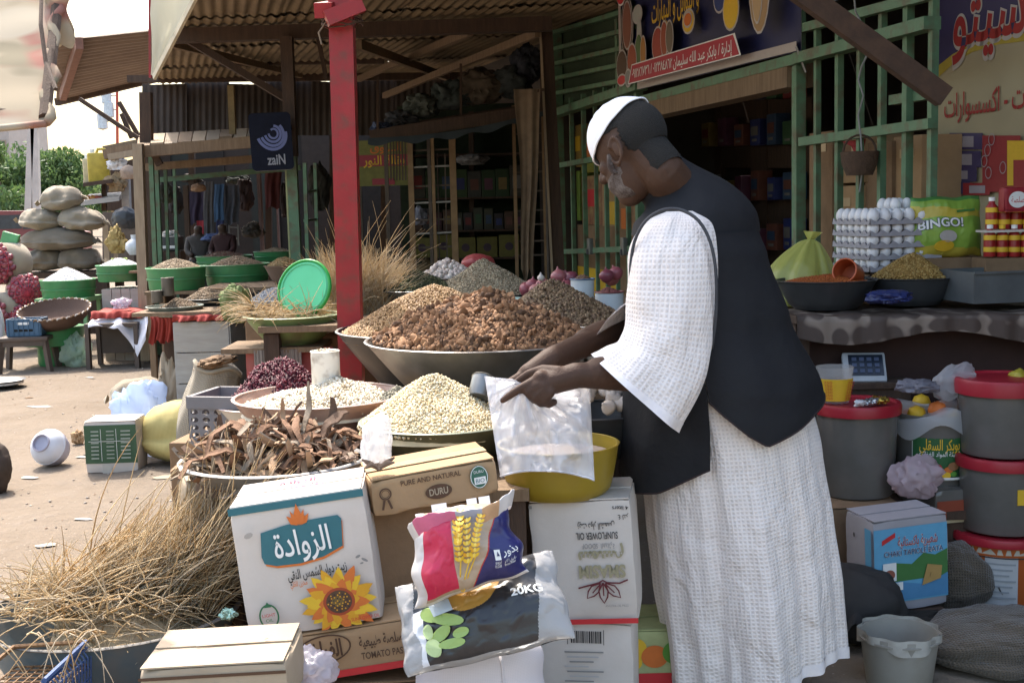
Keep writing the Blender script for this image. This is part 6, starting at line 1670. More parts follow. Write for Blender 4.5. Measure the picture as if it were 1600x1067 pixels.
jerry('yellow jerrycan on the far stall\'s upper shelf',156,287,16.3,1.05,yj);jerry('cream jerrycan beside the yellow one on the far stall',146,288,16.5,.9,cj)
crumple('white_bundle','bright white bag hanging under the far stall roof',at(182,266,16.1),(.13,.08,.10),mat('bright white plastic',(.76,.75,.76),.5),30,spike=.35,cat='bundle')
crumple('basket_bundle','tan baskets hanging below the white bag at the far stall',at(183,300,16.2),(.14,.1,.14),mat('tan basket',(.36,.25,.14),.9),31,spike=.4,cat='baskets')
crumple('basket_bundle','pale brown round basket hanging next to the wooden pole',at(202,280,15.9),(.12,.06,.10),mat('pale brown basket',(.38,.28,.21),.9),32,spike=.12,cat='baskets')
for k,(px,c) in enumerate(((136,(.55,.15,.04)),(146,(.60,.25,.06)),(154,(.5,.1,.05)))):
    crumple('fruit_pile',['orange fruit pile at the shelf end of the far stall','bright orange fruit pile in the middle of the far shelf','red fruit pile next to the post of the far stall'][k],at(px,314,16.4),(.06,.05,.04),mat('fruit %d' % k,c,.5),33 + k,spike=.2,cat='fruit')
crumple('hanging_pan','round dark bag hanging beside the wooden pole',at(196,358,15.8),(.17,.10,.16),dark_steel,36,spike=.12,cat='bag')
crumple('straw_bundle','yellow straw bundle behind the salt tub by the pole',at(184,396,12.6),(.11,.09,.15),mat('yellow straw bundle',(.42,.31,.12),.85,(.28,.19,.07),40),37,spike=.5,cat='straw')
mb = MB();mb.lathe([(0,0),(.06,.0),(.1,.06),(.09,.12),(.035,.16),(.04,.2),(0,.2)],mat('shiny white jar',(.66,.68,.72),.3),18);tag(mb.build('white_jar',loc=at(212,398,12.4),smooth=50),'shiny white jar beside the straw bundle','jar')

# ------------------------------------------------------------------ inside the covered stalls: box sign, cloths, seated figures
def simple_person(label,px,py,Y,hgt,robe,seed,turn=0.0):
    """far seated figure: head, neck, sloping shoulders and arms in one skin"""
    p = at(px,py,Y)
    me = bpy.data.meshes.new('person');
    vs = [(0,0,.0),(0,0,.25),(0,-.02,.45),(0,-.02,.52),(0,-.05,.60),(0,-.06,.68),(.17,0,.43),(.22,-.08,.22),(.12,-.22,.14),(-.17,0,.43),(-.22,-.08,.22),(-.12,-.22,.14),(.10,-.10,.02),(.16,-.38,.06),(-.10,-.10,.02),(-.16,-.38,.06)]
    es = [(0,1),(1,2),(2,3),(3,4),(4,5),(2,6),(6,7),(7,8),(2,9),(9,10),(10,11),(0,12),(12,13),(0,14),(14,15)]
    me.from_pydata(vs,es,[])
    o = bpy.data.objects.new('person',me);COL.objects.link(o)
    md = o.modifiers.new('skin','SKIN');o.modifiers.new('sub','SUBSURF').levels = 2
    rad = [.17,.15,.13,.055,.085,.075,.07,.055,.045,.07,.055,.045,.10,.08,.10,.08]
    for i,r in enumerate(rad): me.skin_vertices[0].data[i].radius = (r,r)
    me.skin_vertices[0].data[0].use_root = True
    ev = o.evaluated_get(bpy.context.evaluated_depsgraph_get());m2 = bpy.data.meshes.new_from_object(ev)
    bpy.data.objects.remove(o)
    skin = mat('dark skin',(.06,.035,.025),.55);m2.materials.clear();m2.materials.append(robe);m2.materials.append(skin)
    for pl in m2.polygons: pl.material_index = 1 if pl.center.z > .50 or (pl.center.y < -.2 and pl.center.z < .2 and pl.center.z > .09) else 0
    m2.shade_smooth()
    o = link('person',m2,loc=p,rot=(0,0,turn),scale=hgt);tag(o,label,'person')
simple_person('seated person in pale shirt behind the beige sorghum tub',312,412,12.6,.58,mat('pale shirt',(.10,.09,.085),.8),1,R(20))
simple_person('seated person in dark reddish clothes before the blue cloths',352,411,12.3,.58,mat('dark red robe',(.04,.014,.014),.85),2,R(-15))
def hang(name,label,px0,px1,py0,py1,Y,m,seed,cat='cloth',taper=0.0):
    a,b = at(px0,py0,Y),at(px1,py0,Y);c = at((px0 + px1)/2,py1,Y);w = b.x - a.x;mb = MB()
    def f(u,v):
        uu = .5 + (u - .5)*(1 - taper*math.sin(v*1.57));fold = .035*w*math.sin(u*10 + seed) + .02*w*math.sin(u*17 + v*3 + seed)
        return Vector((a.x + w*uu + (c.x - (a.x + b.x)/2)*v + .04*w*math.sin(v*7 + seed),Y + fold*(1 + v),a.z + (c.z - a.z)*v*(1 + .04*math.sin(u*9 + seed))))
    mb.grid(f,36,24,m);mb.grid(lambda u,v: f(u,v) + V(0,.004,0),36,24,m,flip=True);return tag(mb.build(name,smooth=170),label,cat)
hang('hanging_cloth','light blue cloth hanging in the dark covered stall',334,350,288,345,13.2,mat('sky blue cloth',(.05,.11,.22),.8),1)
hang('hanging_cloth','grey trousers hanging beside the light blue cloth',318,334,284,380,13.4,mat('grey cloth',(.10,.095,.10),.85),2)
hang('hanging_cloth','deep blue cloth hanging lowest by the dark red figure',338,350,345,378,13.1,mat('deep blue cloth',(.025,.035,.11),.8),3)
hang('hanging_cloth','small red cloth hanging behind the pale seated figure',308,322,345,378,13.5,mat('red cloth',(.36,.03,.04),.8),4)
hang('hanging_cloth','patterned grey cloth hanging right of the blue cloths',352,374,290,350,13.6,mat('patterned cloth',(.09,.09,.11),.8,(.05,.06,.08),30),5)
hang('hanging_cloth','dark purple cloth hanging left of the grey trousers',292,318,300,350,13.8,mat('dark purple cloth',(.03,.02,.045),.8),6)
o = crumple('cloth_bundle','folded blue cloth lying by the dark red figure',at(336,378,12.5),(.14,.1,.05),mat('blue folded cloth',(.07,.11,.25),.8),40,spike=.25,cat='cloth')
o = crumple('cloth_bundle','pale bundle on the trunk behind the green poles',at(267,372,13.4),(.10,.08,.05),mat('pale bundle',(.45,.42,.38),.8),41,spike=.3,cat='bundle')
tr = thing('tin_chest','dark tin chest with a pale stripe behind the green poles','chest',at(268,392,13.2))
MB().box((0,0,.08),(.20,.3,.15),dark_steel,None,.008).build('chest_body',tr);MB().box((0,-.152,.045),(.19,.006,.03),white_ink).build('stripe',tr)
zq2 = tr.location.z;mb = MB().box((-.1,0,zq2/2),(.5,.4,zq2 - .004),dark_wood);tag(mb.build('low_bench',loc=V(tr.location.x,13.2,0)),'dark bench carrying the tin chest','bench')
o = crumple('straw_hat','tan hat hanging on the post under the lean-to roof',at(310,300,12.8),(.08,.05,.05),mat('tan hat',(.36,.22,.14),.85),42,spike=.2,cat='hat')
# grey metal ladder frame
lf_ = thing('metal_rack','thin pale metal rack standing behind the covered stall','rack',V(0,0,0))
for px in (357,371): MB().bar(at(px,322,13.9),at(px + 2,384,13.9),.018,.018,steel).build('upright',lf_)
for py in (325,340,355,372): MB().bar(at(357,py,13.9),at(372,py + 1,13.9),.014,.014,steel).build('rung',lf_)
# door frame and pinkish columns
dc = mat('pinkish plaster column',(.20,.13,.125),.85);
for k,(x0,x1,Y) in enumerate(((402,413,14.0),(430,438,15.0))):
    a,b = at(x0,270,Y),at(x1,400,Y);mb = MB().box(((a.x + b.x)/2,Y,a.z/2 + .0),(b.x - a.x,.1,a.z),dc);tag(mb.build('plaster_column'),['pinkish plaster column below the box sign','thin plaster column right of the pinkish one'][k],'column')
hang('hanging_cloth','dark red curtain hanging under the box sign',414,440,262,325,14.2,mat('dark red curtain',(.10,.025,.025),.9),8)
# box sign
zs = thing('box_sign','dark blue rounded box sign with swirl hanging from the post','sign',at(424,222,8.7),(0,R(-2),R(10)))
sw_,sh_ = .29,.40
def rrect(w,h,r,n=6):
    pts = []
    for cx,cy,a0 in ((w/2 - r,h/2 - r,0),(-w/2 + r,h/2 - r,90),(-w/2 + r,-h/2 + r,180),(w/2 - r,-h/2 + r,270)):
        for k in range(n + 1): a = R(a0 + 90*k/n);pts.append((cx + r*math.cos(a),cy + r*math.sin(a)))
    return pts
def rr_solid(mb,w,h,r,y0,y1,m,mside=None):
    pts = rrect(w,h,r);n = len(pts)
    mb.add([(x,y0,z) for x,z in pts],[tuple(range(n))],m);mb.add([(x,y1,z) for x,z in pts],[tuple(reversed(range(n)))],m)
    mb.add([(x,y0,z) for x,z in pts] + [(x,y1,z) for x,z in pts],[(i,n + i,n + (i + 1) % n,(i + 1) % n) for i in range(n)],mside or m)
mb = MB();rr_solid(mb,sw_,sh_,.03,-.05,.05,mat('sign face navy',(.008,.011,.026),.6,spec=.15),mat('pale sign frame',(.34,.35,.38),.5));mb.build('case',zs)
pr = Print(lambda u,v,q: Vector((u,-.0515 - q,v)),.001)
pale_ink = INK('sign pale',(.30,.31,.36));swirl = INK('sign blue',(.14,.17,.36))
for k,(r0,a0,a1,w) in enumerate(((.118,-165,5,.020),(.090,-165,45,.019),(.062,-170,85,.017),(.036,-180,130,.014))):
    pr.line([(.02 + (r0*(1 - .25*i/16))*math.cos(R(a0 + (a1 - a0)*i/16))*.95,.055 + r0*(1 - .15*i/16)*math.sin(R(a0 + (a1 - a0)*i/16))) for i in range(17)],w,swirl)
pr.text('zaiN',.025,-.128,.10,pale_ink,0,.125,.02);pr.build('sign_print',zs)
pm_ = thing('sign_bracket','short dark arm holding the box sign to the post','bracket');MB().bar(at(440,200,8.75),at(456,200,8.9),.04,.04,dark_steel).build('arm_bar',pm_);MB().bar(at(440,240,8.75),at(458,240,8.9),.04,.04,dark_steel).build('arm_bar',pm_)

# clutter in the depth of the covered stalls
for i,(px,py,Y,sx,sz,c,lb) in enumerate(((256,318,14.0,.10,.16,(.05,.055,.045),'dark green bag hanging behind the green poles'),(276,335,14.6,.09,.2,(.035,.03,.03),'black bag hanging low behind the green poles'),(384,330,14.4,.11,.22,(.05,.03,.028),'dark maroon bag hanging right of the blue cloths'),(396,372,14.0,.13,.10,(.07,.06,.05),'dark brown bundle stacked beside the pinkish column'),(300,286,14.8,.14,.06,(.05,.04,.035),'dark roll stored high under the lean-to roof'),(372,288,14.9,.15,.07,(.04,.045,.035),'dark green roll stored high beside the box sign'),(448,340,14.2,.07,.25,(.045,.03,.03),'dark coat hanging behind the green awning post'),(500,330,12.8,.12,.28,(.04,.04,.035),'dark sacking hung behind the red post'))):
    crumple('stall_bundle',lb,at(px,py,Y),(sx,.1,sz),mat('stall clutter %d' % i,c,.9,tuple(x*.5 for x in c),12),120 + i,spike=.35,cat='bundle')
gp_ = thing('pole_frame','row of thin green poles standing in the covered stall','poles')
for px,Y in ((258,12.2),(272,13.0),(476,10.2),(492,11.4)): a = at(px,255,Y);b = at(px + 5,470,Y);MB().bar(a,V(b.x,b.y,.0),.03,.03,green_paint).build('pole',gp_)
for py in (300,345): MB().bar(at(476,py,10.2),at(493,py - 2,11.4),.02,.02,green_paint).build('crossbar',gp_)

# ================================================================== RIGHT: the shop front, its goods and signs
# printed banner over the opening
BL,BR_ = on_sf(972,147,.05),on_sf(1250,80,.05)
bn = thing('shop_banner','blue shop banner with yellow lettering and a red strip over the opening','banner',BL)
UW = (BR_ - BL);UW.z = 0;bw = UW.length;UD = UW.normalized();slope = (BR_.z - BL.z)/bw
bh = on_sf(968,-60,.05).z - BL.z
def BS(u,v,q): return UD*u + V(0,0,v + slope*u + .008*math.sin(u*4)*0) + SFN*q
frame = MB();frame.grid(lambda u,v: BS(u*bw,v*bh,.012*math.sin(u*9)*math.sin(v*5 + u*4)),40,16,mat('banner navy',(.016,.020,.085),.45,(.012,.014,.06),3));frame.build('banner_cloth',bn,smooth=170)
frame = MB();frame.grid(lambda u,v: BS(u*bw,v*bh,.012*math.sin(u*9)*math.sin(v*5 + u*4) - .004),40,16,mat('banner back',(.3,.3,.3),.7),flip=True);frame.build('banner_back',bn,smooth=170)
pr = Print(lambda u,v,q: BS(u,v,.016 + q),.0015)
k = bw/2.8
pr.rect(0,0,.05*k,bh,INK('banner edge',(.42,.36,.33)));pr.rect(0,-.0,bw,.045,INK('banner edge',(.42,.36,.33)))
pr.text('المواد الغذائية',bw*.44,.64,.20,yellow_ink,0,.62,.01);pr.text('و التوابل و البهارات',bw*.40,.45,.20,yellow_ink,0,.78,.01);pr.text('تجارة',bw*.54,.80,.2,yellow_ink,0,.5,.01)
pr.text('يمان',bw*.10,.78,.34,white_ink,0,.55,.045);pr.text('يمان',bw*.10,.78,.34,red_ink,0,.55,.01)
pics = [(.22,.42,.12,.19,brown_ink),(.23,.43,.09,.15,INK('mince',(.26,.10,.06))),(.46,.47,.09,.05,INK('pale glass',(.42,.44,.40))),(.50,.34,.04,.10,INK('pale glass',(.42,.44,.40))),(.50,.20,.08,.14,INK('herb',(.10,.16,.06))),(.36,.19,.09,.10,INK('jam',(.34,.08,.04))),(.15,.17,.11,.10,brown_ink),(.15,.08,.09,.03,red_ink),(.62,.21,.05,.10,INK('amber',(.40,.18,.04))),(.31,.08,.06,.05,grey_ink),
        (.92,.23,.10,.10,INK('tray red',(.36,.06,.04))),(1.05,.25,.06,.10,INK('jam',(.34,.08,.04))),(1.15,.25,.06,.09,INK('pepper',(.18,.14,.10))),(1.48,.30,.09,.06,yellow_ink),(1.48,.31,.06,.035,orange_ink),(1.72,.53,.10,.13,INK('meat',(.30,.10,.07))),(1.98,.36,.08,.07,INK('deep blue',(.03,.05,.18))),(2.14,.28,.10,.10,yellow_ink),(2.18,.43,.08,.05,red_ink),(2.52,.36,.12,.24,INK('bread',(.36,.22,.10))),(2.50,.35,.06,.18,INK('bread light',(.46,.31,.16)))]
for (u,v,a,b,m) in pics: pr.ell(u*k,v,(a + .012)*k,b + .012,INK('pale outline',(.46,.42,.40)),18);pr.ell(u*k,v,a*k,b,m,18)
pr.put([(.42*k,.03),(2.30*k,.03),(2.22*k,.15),(.50*k,.15)],white_ink);pr.put([(.44*k,.036),(2.28*k,.036),(2.20*k,.143),(.51*k,.143)],INK('strip red',(.42,.03,.05)))
pr.text('إدارة / بابكر عبد الله سليمان',1.74*k,.088,.08,white_ink,0,.85,.01);pr.text('٠٩١٢٨٦٧٣٦ / ٠١٢٣٨٤٨٦٢',.90*k,.088,.08,white_ink,0,.72,.01)
pr.build('banner_print',bn)
for u,v in ((0,0),(bw,0)): MB().tube([BS(u,v + .02,.02),BS(u,v - .1,-.03)],.006,steel,5).build('tie',bn)

# sign panel at the right edge
SGO = -.45
sg0,sg1 = on_sf(1461,400,SGO),on_sf(1640,395,SGO)
sp_ = thing('shop_sign','beige and blue shop sign panel with red lettering','sign',V(sg0.x,sg0.y,0));sw1 = (V(sg1.x,sg1.y,0) - V(sg0.x,sg0.y,0)).length;sd1 = (V(sg1.x,sg1.y,0) - V(sg0.x,sg0.y,0)).normalized()
def SS(u,v,q): return sd1*u + V(0,0,v) + SFN*q
beige_s = mat('beige sign face',(.40,.345,.225),.6,(.33,.28,.18),2,.5,dirt=((.25,.21,.14),.4,4))
mb = MB();z0,z1 = .95,2.95
mb.add([SS(0,z0,0),SS(sw1,z0,0),SS(sw1,z1,0),SS(0,z1,0),SS(0,z0,-.03),SS(sw1,z0,-.03),SS(sw1,z1,-.03),SS(0,z1,-.03)],[(0,1,2,3),(7,6,5,4),(0,4,5,1),(1,5,6,2),(2,6,7,3),(3,7,4,0)],beige_s);mb.build('panel',sp_)
pr = Print(lambda u,v,q: SS(u,v,.002 + q),.001)
def suv(px,py):
    p = on_sf(px,py,SGO);d = p - V(sg0.x,sg0.y,0);return (d.x*sd1.x + d.y*sd1.y,p.z)
arc = [suv(1461,127),suv(1490,100),suv(1520,82),suv(1560,70),suv(1640,60)];arc2 = [suv(1461,108),suv(1490,85),suv(1520,68),suv(1560,57),suv(1640,47)]
n = len(arc)
for i in range(n - 1): pr.put([arc[i],arc[i + 1],(arc[i + 1][0],z1),(arc[i][0],z1)],INK('mustard',(.42,.32,.04)),layer=(i == n - 2))
for i in range(n - 1): pr.put([arc2[i],arc2[i + 1],(arc2[i + 1][0],z1),(arc2[i][0],z1)],INK('sign violet',(.04,.03,.10)),layer=(i == n - 2))
c_ = suv(1545,18);pr.text('سيتو',c_[0],c_[1],.36,INK('pale outline',(.46,.42,.40)),0,.52,.05);pr.text('سيتو',c_[0],c_[1],.34,INK('sign red',(.34,.02,.02)),0,.51,.02)
c_ = suv(1545,158);pr.text('خدمات - اكسسوارات',c_[0] + .05,c_[1],.14,INK('sign red',(.34,.02,.02)),0,.74,.01)
# printed goods on the lower part of the sign
def qd(x0,y0,x1,y1,m): pr.put([suv(x0,y1),suv(x1,y1),suv(x1,y0),suv(x0,y0)],m)
pur = INK('tin violet',(.06,.045,.12));tinl = INK('tin grey',(.34,.30,.33))
for (x0,y0,x1,y1) in ((1486,208,1538,234),(1483,236,1536,262),(1481,262,1530,284),(1478,284,1520,303)):
    qd(x0,y0,x1,y1,pur);qd(x0 + 5,y0 + 5,x1 - 14,y1 - 4,tinl)
for (x0,y0,x1,y1,m) in ((1540,212,1600,300,INK('pack red',(.30,.025,.03))),(1510,286,1552,305,INK('pack red',(.30,.025,.03))),(1520,290,1545,302,tinl),(1580,220,1625,290,yellow_ink),(1590,250,1625,300,INK('pack red',(.30,.025,.03)))): qd(x0,y0,x1,y1,m)
for (x,y) in ((1556,218),(1550,235),(1545,252),(1552,270),(1575,262)): u,v = suv(x,y);pr.ring(u,v,.022,.026,.004,tinl,16)
pr.build('sign_print',sp_)
MB().bar(SS(-.02,.3,-.02),SS(-.02,2.8,-.02),.04,.04,dark_steel).build('frame_edge',sp_);MB().bar(SS(.3,.0,-.03),SS(.3,1.03,-.03),.05,.05,dark_steel).build('leg',sp_)

# cartons behind the right grille
for k,(x0,x1,y0,y1,m) in enumerate(((1264,1300,206,420,kraft_dark),(1298,1340,290,420,kraft),(1300,1350,205,288,kraft),(1350,1392,222,420,kraft_dark),(1394,1438,212,420,kraft))):
    a,b = on_sf(x0,y1,-.16 - .02*k),on_sf(x1,y1,-.16 - .02*k);zt_ = on_sf((x0 + x1)/2,y0,-.16 - .02*k).z;c = (a + b)/2;w = (V(b.x,b.y,0) - V(a.x,a.y,0)).length
    zb_ = a.z if k == 2 else 0.0
    t = thing('tall_carton',['tall brown carton next to the grille post','tall brown carton under the red flap behind the second bar','square brown carton stacked above the second bar','darker tall carton behind the middle bars','wide tall carton behind the eggs'][k],'carton',V(c.x,c.y,0) - SFN*.10,(0,0,R(-76.9)))
    MB().box((0,0,(zb_ + zt_)/2),(w,.2,zt_ - zb_ - .004),m,None,.005).build('box_body',t,smooth=40);MB().box((0,-.1025,zt_ - .08),(w*.5,.002,.04),tape_m).build('tape',t)
    if k == 2: MB().box((0,-.103,(zb_ + zt_)/2 + .05),(.08,.003,.10),INK('box brown print',(.2,.1,.05))).build('print_mark',t)
mb = MB();q = on_sf(1315,222,.05);mb.add([q,q + V(.10,-.03,.01),q + V(.09,-.03,-.04),q + V(.06,-.02,-.07),q + V(.04,-.01,-.02)],[(0,1,2,3,4),(4,3,2,1,0)],INK('sign red',(.34,.02,.02)));tag(mb.build('red_rag'),'small red rag tied to the grille rail','rag')
mb = MB();q = on_sf(1343,252,.09);t = thing('hanging_basket','small dark wicker basket hanging on the green grille','basket',q - V(0,0,.06))
MB().lathe([(0,0),(.055,0),(.075,.05),(.08,.10),(.076,.10),(.07,.05),(.05,.006),(0,.006)],mat('dark wicker',(.10,.06,.04),.85,(.05,.03,.02),60,.4,.5,120),28).build('bowl',t,smooth=50);MB().tube([(.07*math.cos(R(a)),0,.10 + .07*math.sin(R(a))) for a in range(0,181,20)],.005,dark_wood,6).build('handle',t,smooth=60)
# cartons and packets behind the left grille
ylw = mat('yellow green carton',(.30,.30,.05),.6,(.22,.24,.04),6);
for k,(x0,x1,y0,y1,m) in enumerate(((878,905,268,345,mat('lime carton',(.20,.30,.05),.6)),(884,912,196,262,mat('ochre carton',(.30,.20,.05),.6)),(906,936,205,270,ylw),(908,940,274,352,mat('printed carton',(.34,.24,.10),.6,(.20,.06,.04),14)),(940,966,286,388,kraft),(964,992,300,392,mat('rusty carton',(.30,.17,.09),.8)),(936,962,210,280,mat('lime carton',(.20,.30,.05),.6)),(876,996,352,440,kraft_dark))):
    a,b = on_sf(x0,y1,-.2),on_sf(x1,y1,-.2);zt_ = on_sf((x0 + x1)/2,y0,-.2).z;zb_ = max(0,on_sf((x0 + x1)/2,y1,-.2).z);c = (a + b)/2;w = (V(b.x,b.y,0) - V(a.x,a.y,0)).length
    if k == 7: zb_ = 0.0
    t = thing('stacked_carton',['lime carton low behind the left grille bars','ochre carton high beside the green post','yellow green carton high behind the second bar','reddish printed carton low behind the third bar','plain tan carton just left of the man\'s face','rusty brown carton nearest the man\'s face','lime carton high behind the man\'s cap','wide dark carton at the foot of the left grille'][k],'carton',V(c.x,c.y,0) - SFN*.12,(0,0,R(-76.9)))
    MB().box((0,0,(zb_ + zt_)/2),(w,.22,zt_ - zb_ - .004),m,None,.005).build('box_body',t,smooth=40)
    MB().box((0,-.1125,(zb_ + zt_)/2 + .02),(w*.55,.003,(zt_ - zb_)*.35),[red_ink,yellow_ink,orange_ink][k % 3]).build('print_mark',t)
for k,px in enumerate((922,975)):
    q = on_sf(px,385,.06);mb = MB().box((0,0,0),(.06,.035,.12),steel,None,.004);mb.lathe([(.012,-.06),(.012,-.02),(0,-.02)],dark_steel,10,Matrix.Translation((0,-.02,0)));tag(mb.build('padlock',loc=q,rot=(0,0,R(-77))),['steel lock case on the grille right of the green post','steel lock case on the grille close to the man\'s chest'][k],'lock')
# shelves with packets inside the shop behind the man
shl = thing('shop_shelf','dark shelves of packets inside the shop behind the man','shelf')
def shq(px,py): return on_sf(px,py,-1.5)
for py0 in (165,235,262 + 60,400):
    MB().bar(shq(1020,py0 + 3),shq(1262,py0 - 4),.3,.025,dark_wood).build('shelf_board',shl)
for px in (1024,1120,1190,1258): a = shq(px,400);MB().box((a.x,a.y,1.1),(.05,.3,2.2),dark_wood,(0,0,R(13))).build('upright',shl)
pk = [mat('packet %d' % i,c,.5) for i,c in enumerate(((.17,.02,.02),(.02,.03,.13),(.18,.12,.03),(.03,.09,.035),(.13,.045,.03),(.15,.14,.13),(.025,.055,.11),(.10,.03,.06)))]
pkn = ['red','blue','yellow','green','rust','white','teal','plum']
pkm = {}
def packet(px,py,off,w,h,ci,label,group,name='packet'):
    p = on_sf(px,py,off)
    key = (ci,w,h)
    if key not in pkm:
        mb = MB();mb.box((0,0,h/2),(w,.12,h),pk[ci],None,.008);mb.box((0,-.0625,h*.55),(w*.7,.002,h*.35),pk[(ci*3 + 2) % 8]);mb.box((0,-.0632,h*.2),(w*.5,.002,h*.1),pk[5]);pkm[key] = mb.mesh('packet',40)
    o = link(name,pkm[key],loc=p,rot=(0,0,R(-77 + random.uniform(-5,5))));tag(o,label,'packet',group);return o
rows = ((160,'top shelf'),(232,'second shelf'),(318,'third shelf'),(396,'lowest shelf'))
for r_,(py0,rn) in enumerate(rows):
    for i in range(9):
        px = 1034 + i*26;ci = (i*5 + r_*3) % 8
        packet(px,py0 - (px - 1020)*.028,-1.36,.16,.17 + .03*((i + r_) % 3),ci,f'{pkn[ci]} packet on the {rn} inside the shop, place {["one", "two", "three", "four", "five", "six", "seven", "eight", "nine"][i]} from the grille','packets on the shop shelves')

# ------------------------------------------------------------------ egg counter
CZ = .925
ct = thing('egg_counter','dark counter with a patterned cloth edge carrying eggs and spice','counter')
ca,cb_ = at(1212,492,4.45),at(1640,470,4.3)
q4 = [V(1.02,4.33,0),V(1.98,4.12,0),V(1.75,5.05,0),V(.85,5.25,0)]
MB().add([(p.x,p.y,CZ - .03) for p in q4] + [(p.x,p.y,CZ) for p in q4],BOXF,dark_wood).build('top',ct)
MB().add([(p.x,p.y,.02) for p in (q4[0] + V(0,.12,0),q4[1] + V(0,.12,0),q4[1] + V(0,.15,0),q4[0] + V(0,.15,0))] + [(p.x,p.y,CZ - .035) for p in (q4[0] + V(0,.12,0),q4[1] + V(0,.12,0),q4[1] + V(0,.15,0),q4[0] + V(0,.15,0))],BOXF,mat('dark maroon board',(.045,.02,.016),.8)).build('front_board',ct)
for p in q4: MB().box((p.x + (.03 if p.x < 1.3 else -.03),p.y + .06,(CZ - .035)/2),(.05,.05,CZ - .035),dark_wood).build('leg',ct)
# patterned cloth edge
def spot_mat():
    m = bpy.data.materials.new('spotted table cloth');m.use_nodes = True;N,L = m.node_tree.nodes,m.node_tree.links;b = N['Principled BSDF'];b.inputs['Roughness'].default_value = .7
    uv = N.new('ShaderNodeUVMap');vo = N.new('ShaderNodeTexVoronoi');vo.feature = 'SMOOTH_F1';vo.inputs['Scale'].default_value = 15;vo.inputs['Randomness'].default_value = .35;L.new(uv.outputs[0],vo.inputs['Vector'])
    r = N.new('ShaderNodeValToRGB');r.color_ramp.elements[0].position = .40;r.color_ramp.elements[1].position = .47;r.color_ramp.elements[0].color = (.06,.04,.032,1);r.color_ramp.elements[1].color = (.20,.155,.125,1)
    L.new(vo.outputs[0],r.inputs[0]);L.new(r.outputs[0],b.inputs['Base Color']);return m
sm_ = spot_mat();mb = MB()
def cf(u,v):
    p = q4[0].lerp(q4[1],u);s = v*.30
    if s < .22: return p + V(0,.22 - s,CZ + .004 + .003*math.sin(u*40))
    return p + V(0,-.012 + .008*math.sin(u*60),CZ + .002 - (s - .22)*(1 + .3*math.sin(u*9)))
mb.grid(cf,80,16,sm_,None,(1.0,.30));mb.grid(lambda u,v: cf(u,v) + V(0,.002,-.002),80,16,sm_,None,(1.0,.30),flip=True);tag(mb.build('table_cloth',smooth=170),'brown and cream spotted cloth along the counter edge','cloth')
# basins of spice
t,p = basin('dark_basin','dark basin of orange spice powder at the counter corner',1290,437,4.5,.185,.12,.105,dark_steel)
heap('orange_spice','bright orange spice powder in the dark basin','spice',p - V(.0,0,.012),.165,.03,[mat('orange powder a',(.42,.11,.02),.8),mat('orange powder b',(.35,.08,.015),.8)],mat('orange powder a',(.42,.11,.02),.8),[octs(1,.8,.7)],2500,.002,.004,1.3,.08,61)
t,_ = mug('orange_cup','orange plastic cup tipped over on the orange spice',1333,432,4.5,.045,.09,mat('orange plastic',(.50,.10,.03),.4),rot=(R(72),R(10),R(-40)),cat='cup')
t,p = basin('dark_basin','dark basin of mustard yellow spice in front of the eggs',1423,433,4.55,.165,.11,.10,dark_steel)
heap('mustard_spice','mustard yellow ground spice heap in front of the eggs','spice',p,.14,.085,[mat('mustard a',(.36,.22,.06),.8),mat('mustard b',(.28,.16,.04),.8),mat('mustard c',(.44,.29,.10),.8)],mat('mustard b',(.28,.16,.04),.8),[lump(1,1,.7,.6,.2,8)],2000,.003,.007,1.3,.08,62)
tr_ = thing('metal_tray','deep grey metal tray at the right end of the counter','tray',at(1562,468,4.4),(0,0,R(8)))
gm = mat('dull grey tray',(.10,.11,.115),.5,(.07,.075,.08),7)
for (c,s) in (((0,-.13,.055),(.34,.006,.11)),((0,.13,.055),(.34,.006,.11)),((-.17,0,.055),(.006,.26,.11)),((.17,0,.055),(.006,.26,.11))): MB().box(c,s,gm).build('side_wall',tr_)
MB().box((0,0,.003),(.338,.258,.005),gm).build('floor_panel',tr_);MB().box((0,-.134,.108),(.35,.012,.008),gm).build('rim',tr_)
bgm = mat('grey green seed',(.16,.16,.12),.8);mb = MB().box((0,0,.05),(.32,.24,.06),bgm);tag(mb.build('grey_seeds',loc=tr_.location,rot=(0,0,R(8))),'grey green seeds filling the deep grey tray','seeds',kind='stuff')
crumple('blue_bag','dark blue plastic bag lying between the two spice basins',at(1388,474,4.28),(.085,.05,.03),mat('blue plastic',(.03,.04,.14),.35),51,spike=.3,flat=.7)
yb = thing('yellow_bag','tied pale yellow green plastic bag behind the orange spice','bag',V(at(1250,428,4.72).x,4.72,CZ + .003),(0,R(6),0))
yfm = film_mat('yellow green film',(.50,.51,.14),.88,.3,.35)
def ybf(u,v):
    a = 6.283*u;zt_ = at(1262,374,4.72).z - CZ
    r = (.118*(1 - v) ** .55*(1 + .25*math.sin(3.14*v)) + .012)*(1 + (.10*math.sin(7*a + 2*v) + .06*math.sin(13*a + 1))*v ** .7 + .10*noise.noise(Vector((math.cos(a)*1.5,math.sin(a)*1.5,v*2 + 4))))
    return Vector((r*math.cos(a)*1.05 - .05*(1 - v)*(1 if math.cos(a) < 0 else .3) + .015*v,r*math.sin(a),zt_*v))
mb = MB();mb.grid(ybf,64,24,yfm);mb.build('bag_body',yb,smooth=170)
mb = MB();mb.grid(lambda u,v: ybf(u,1) + V(.02*v*math.cos(6.283*u)*(1 + .5*math.sin(18*u)) + .01*v,.02*v*math.sin(6.283*u),.03*v),24,5,yfm);mb.build('tied_neck',yb,smooth=170)
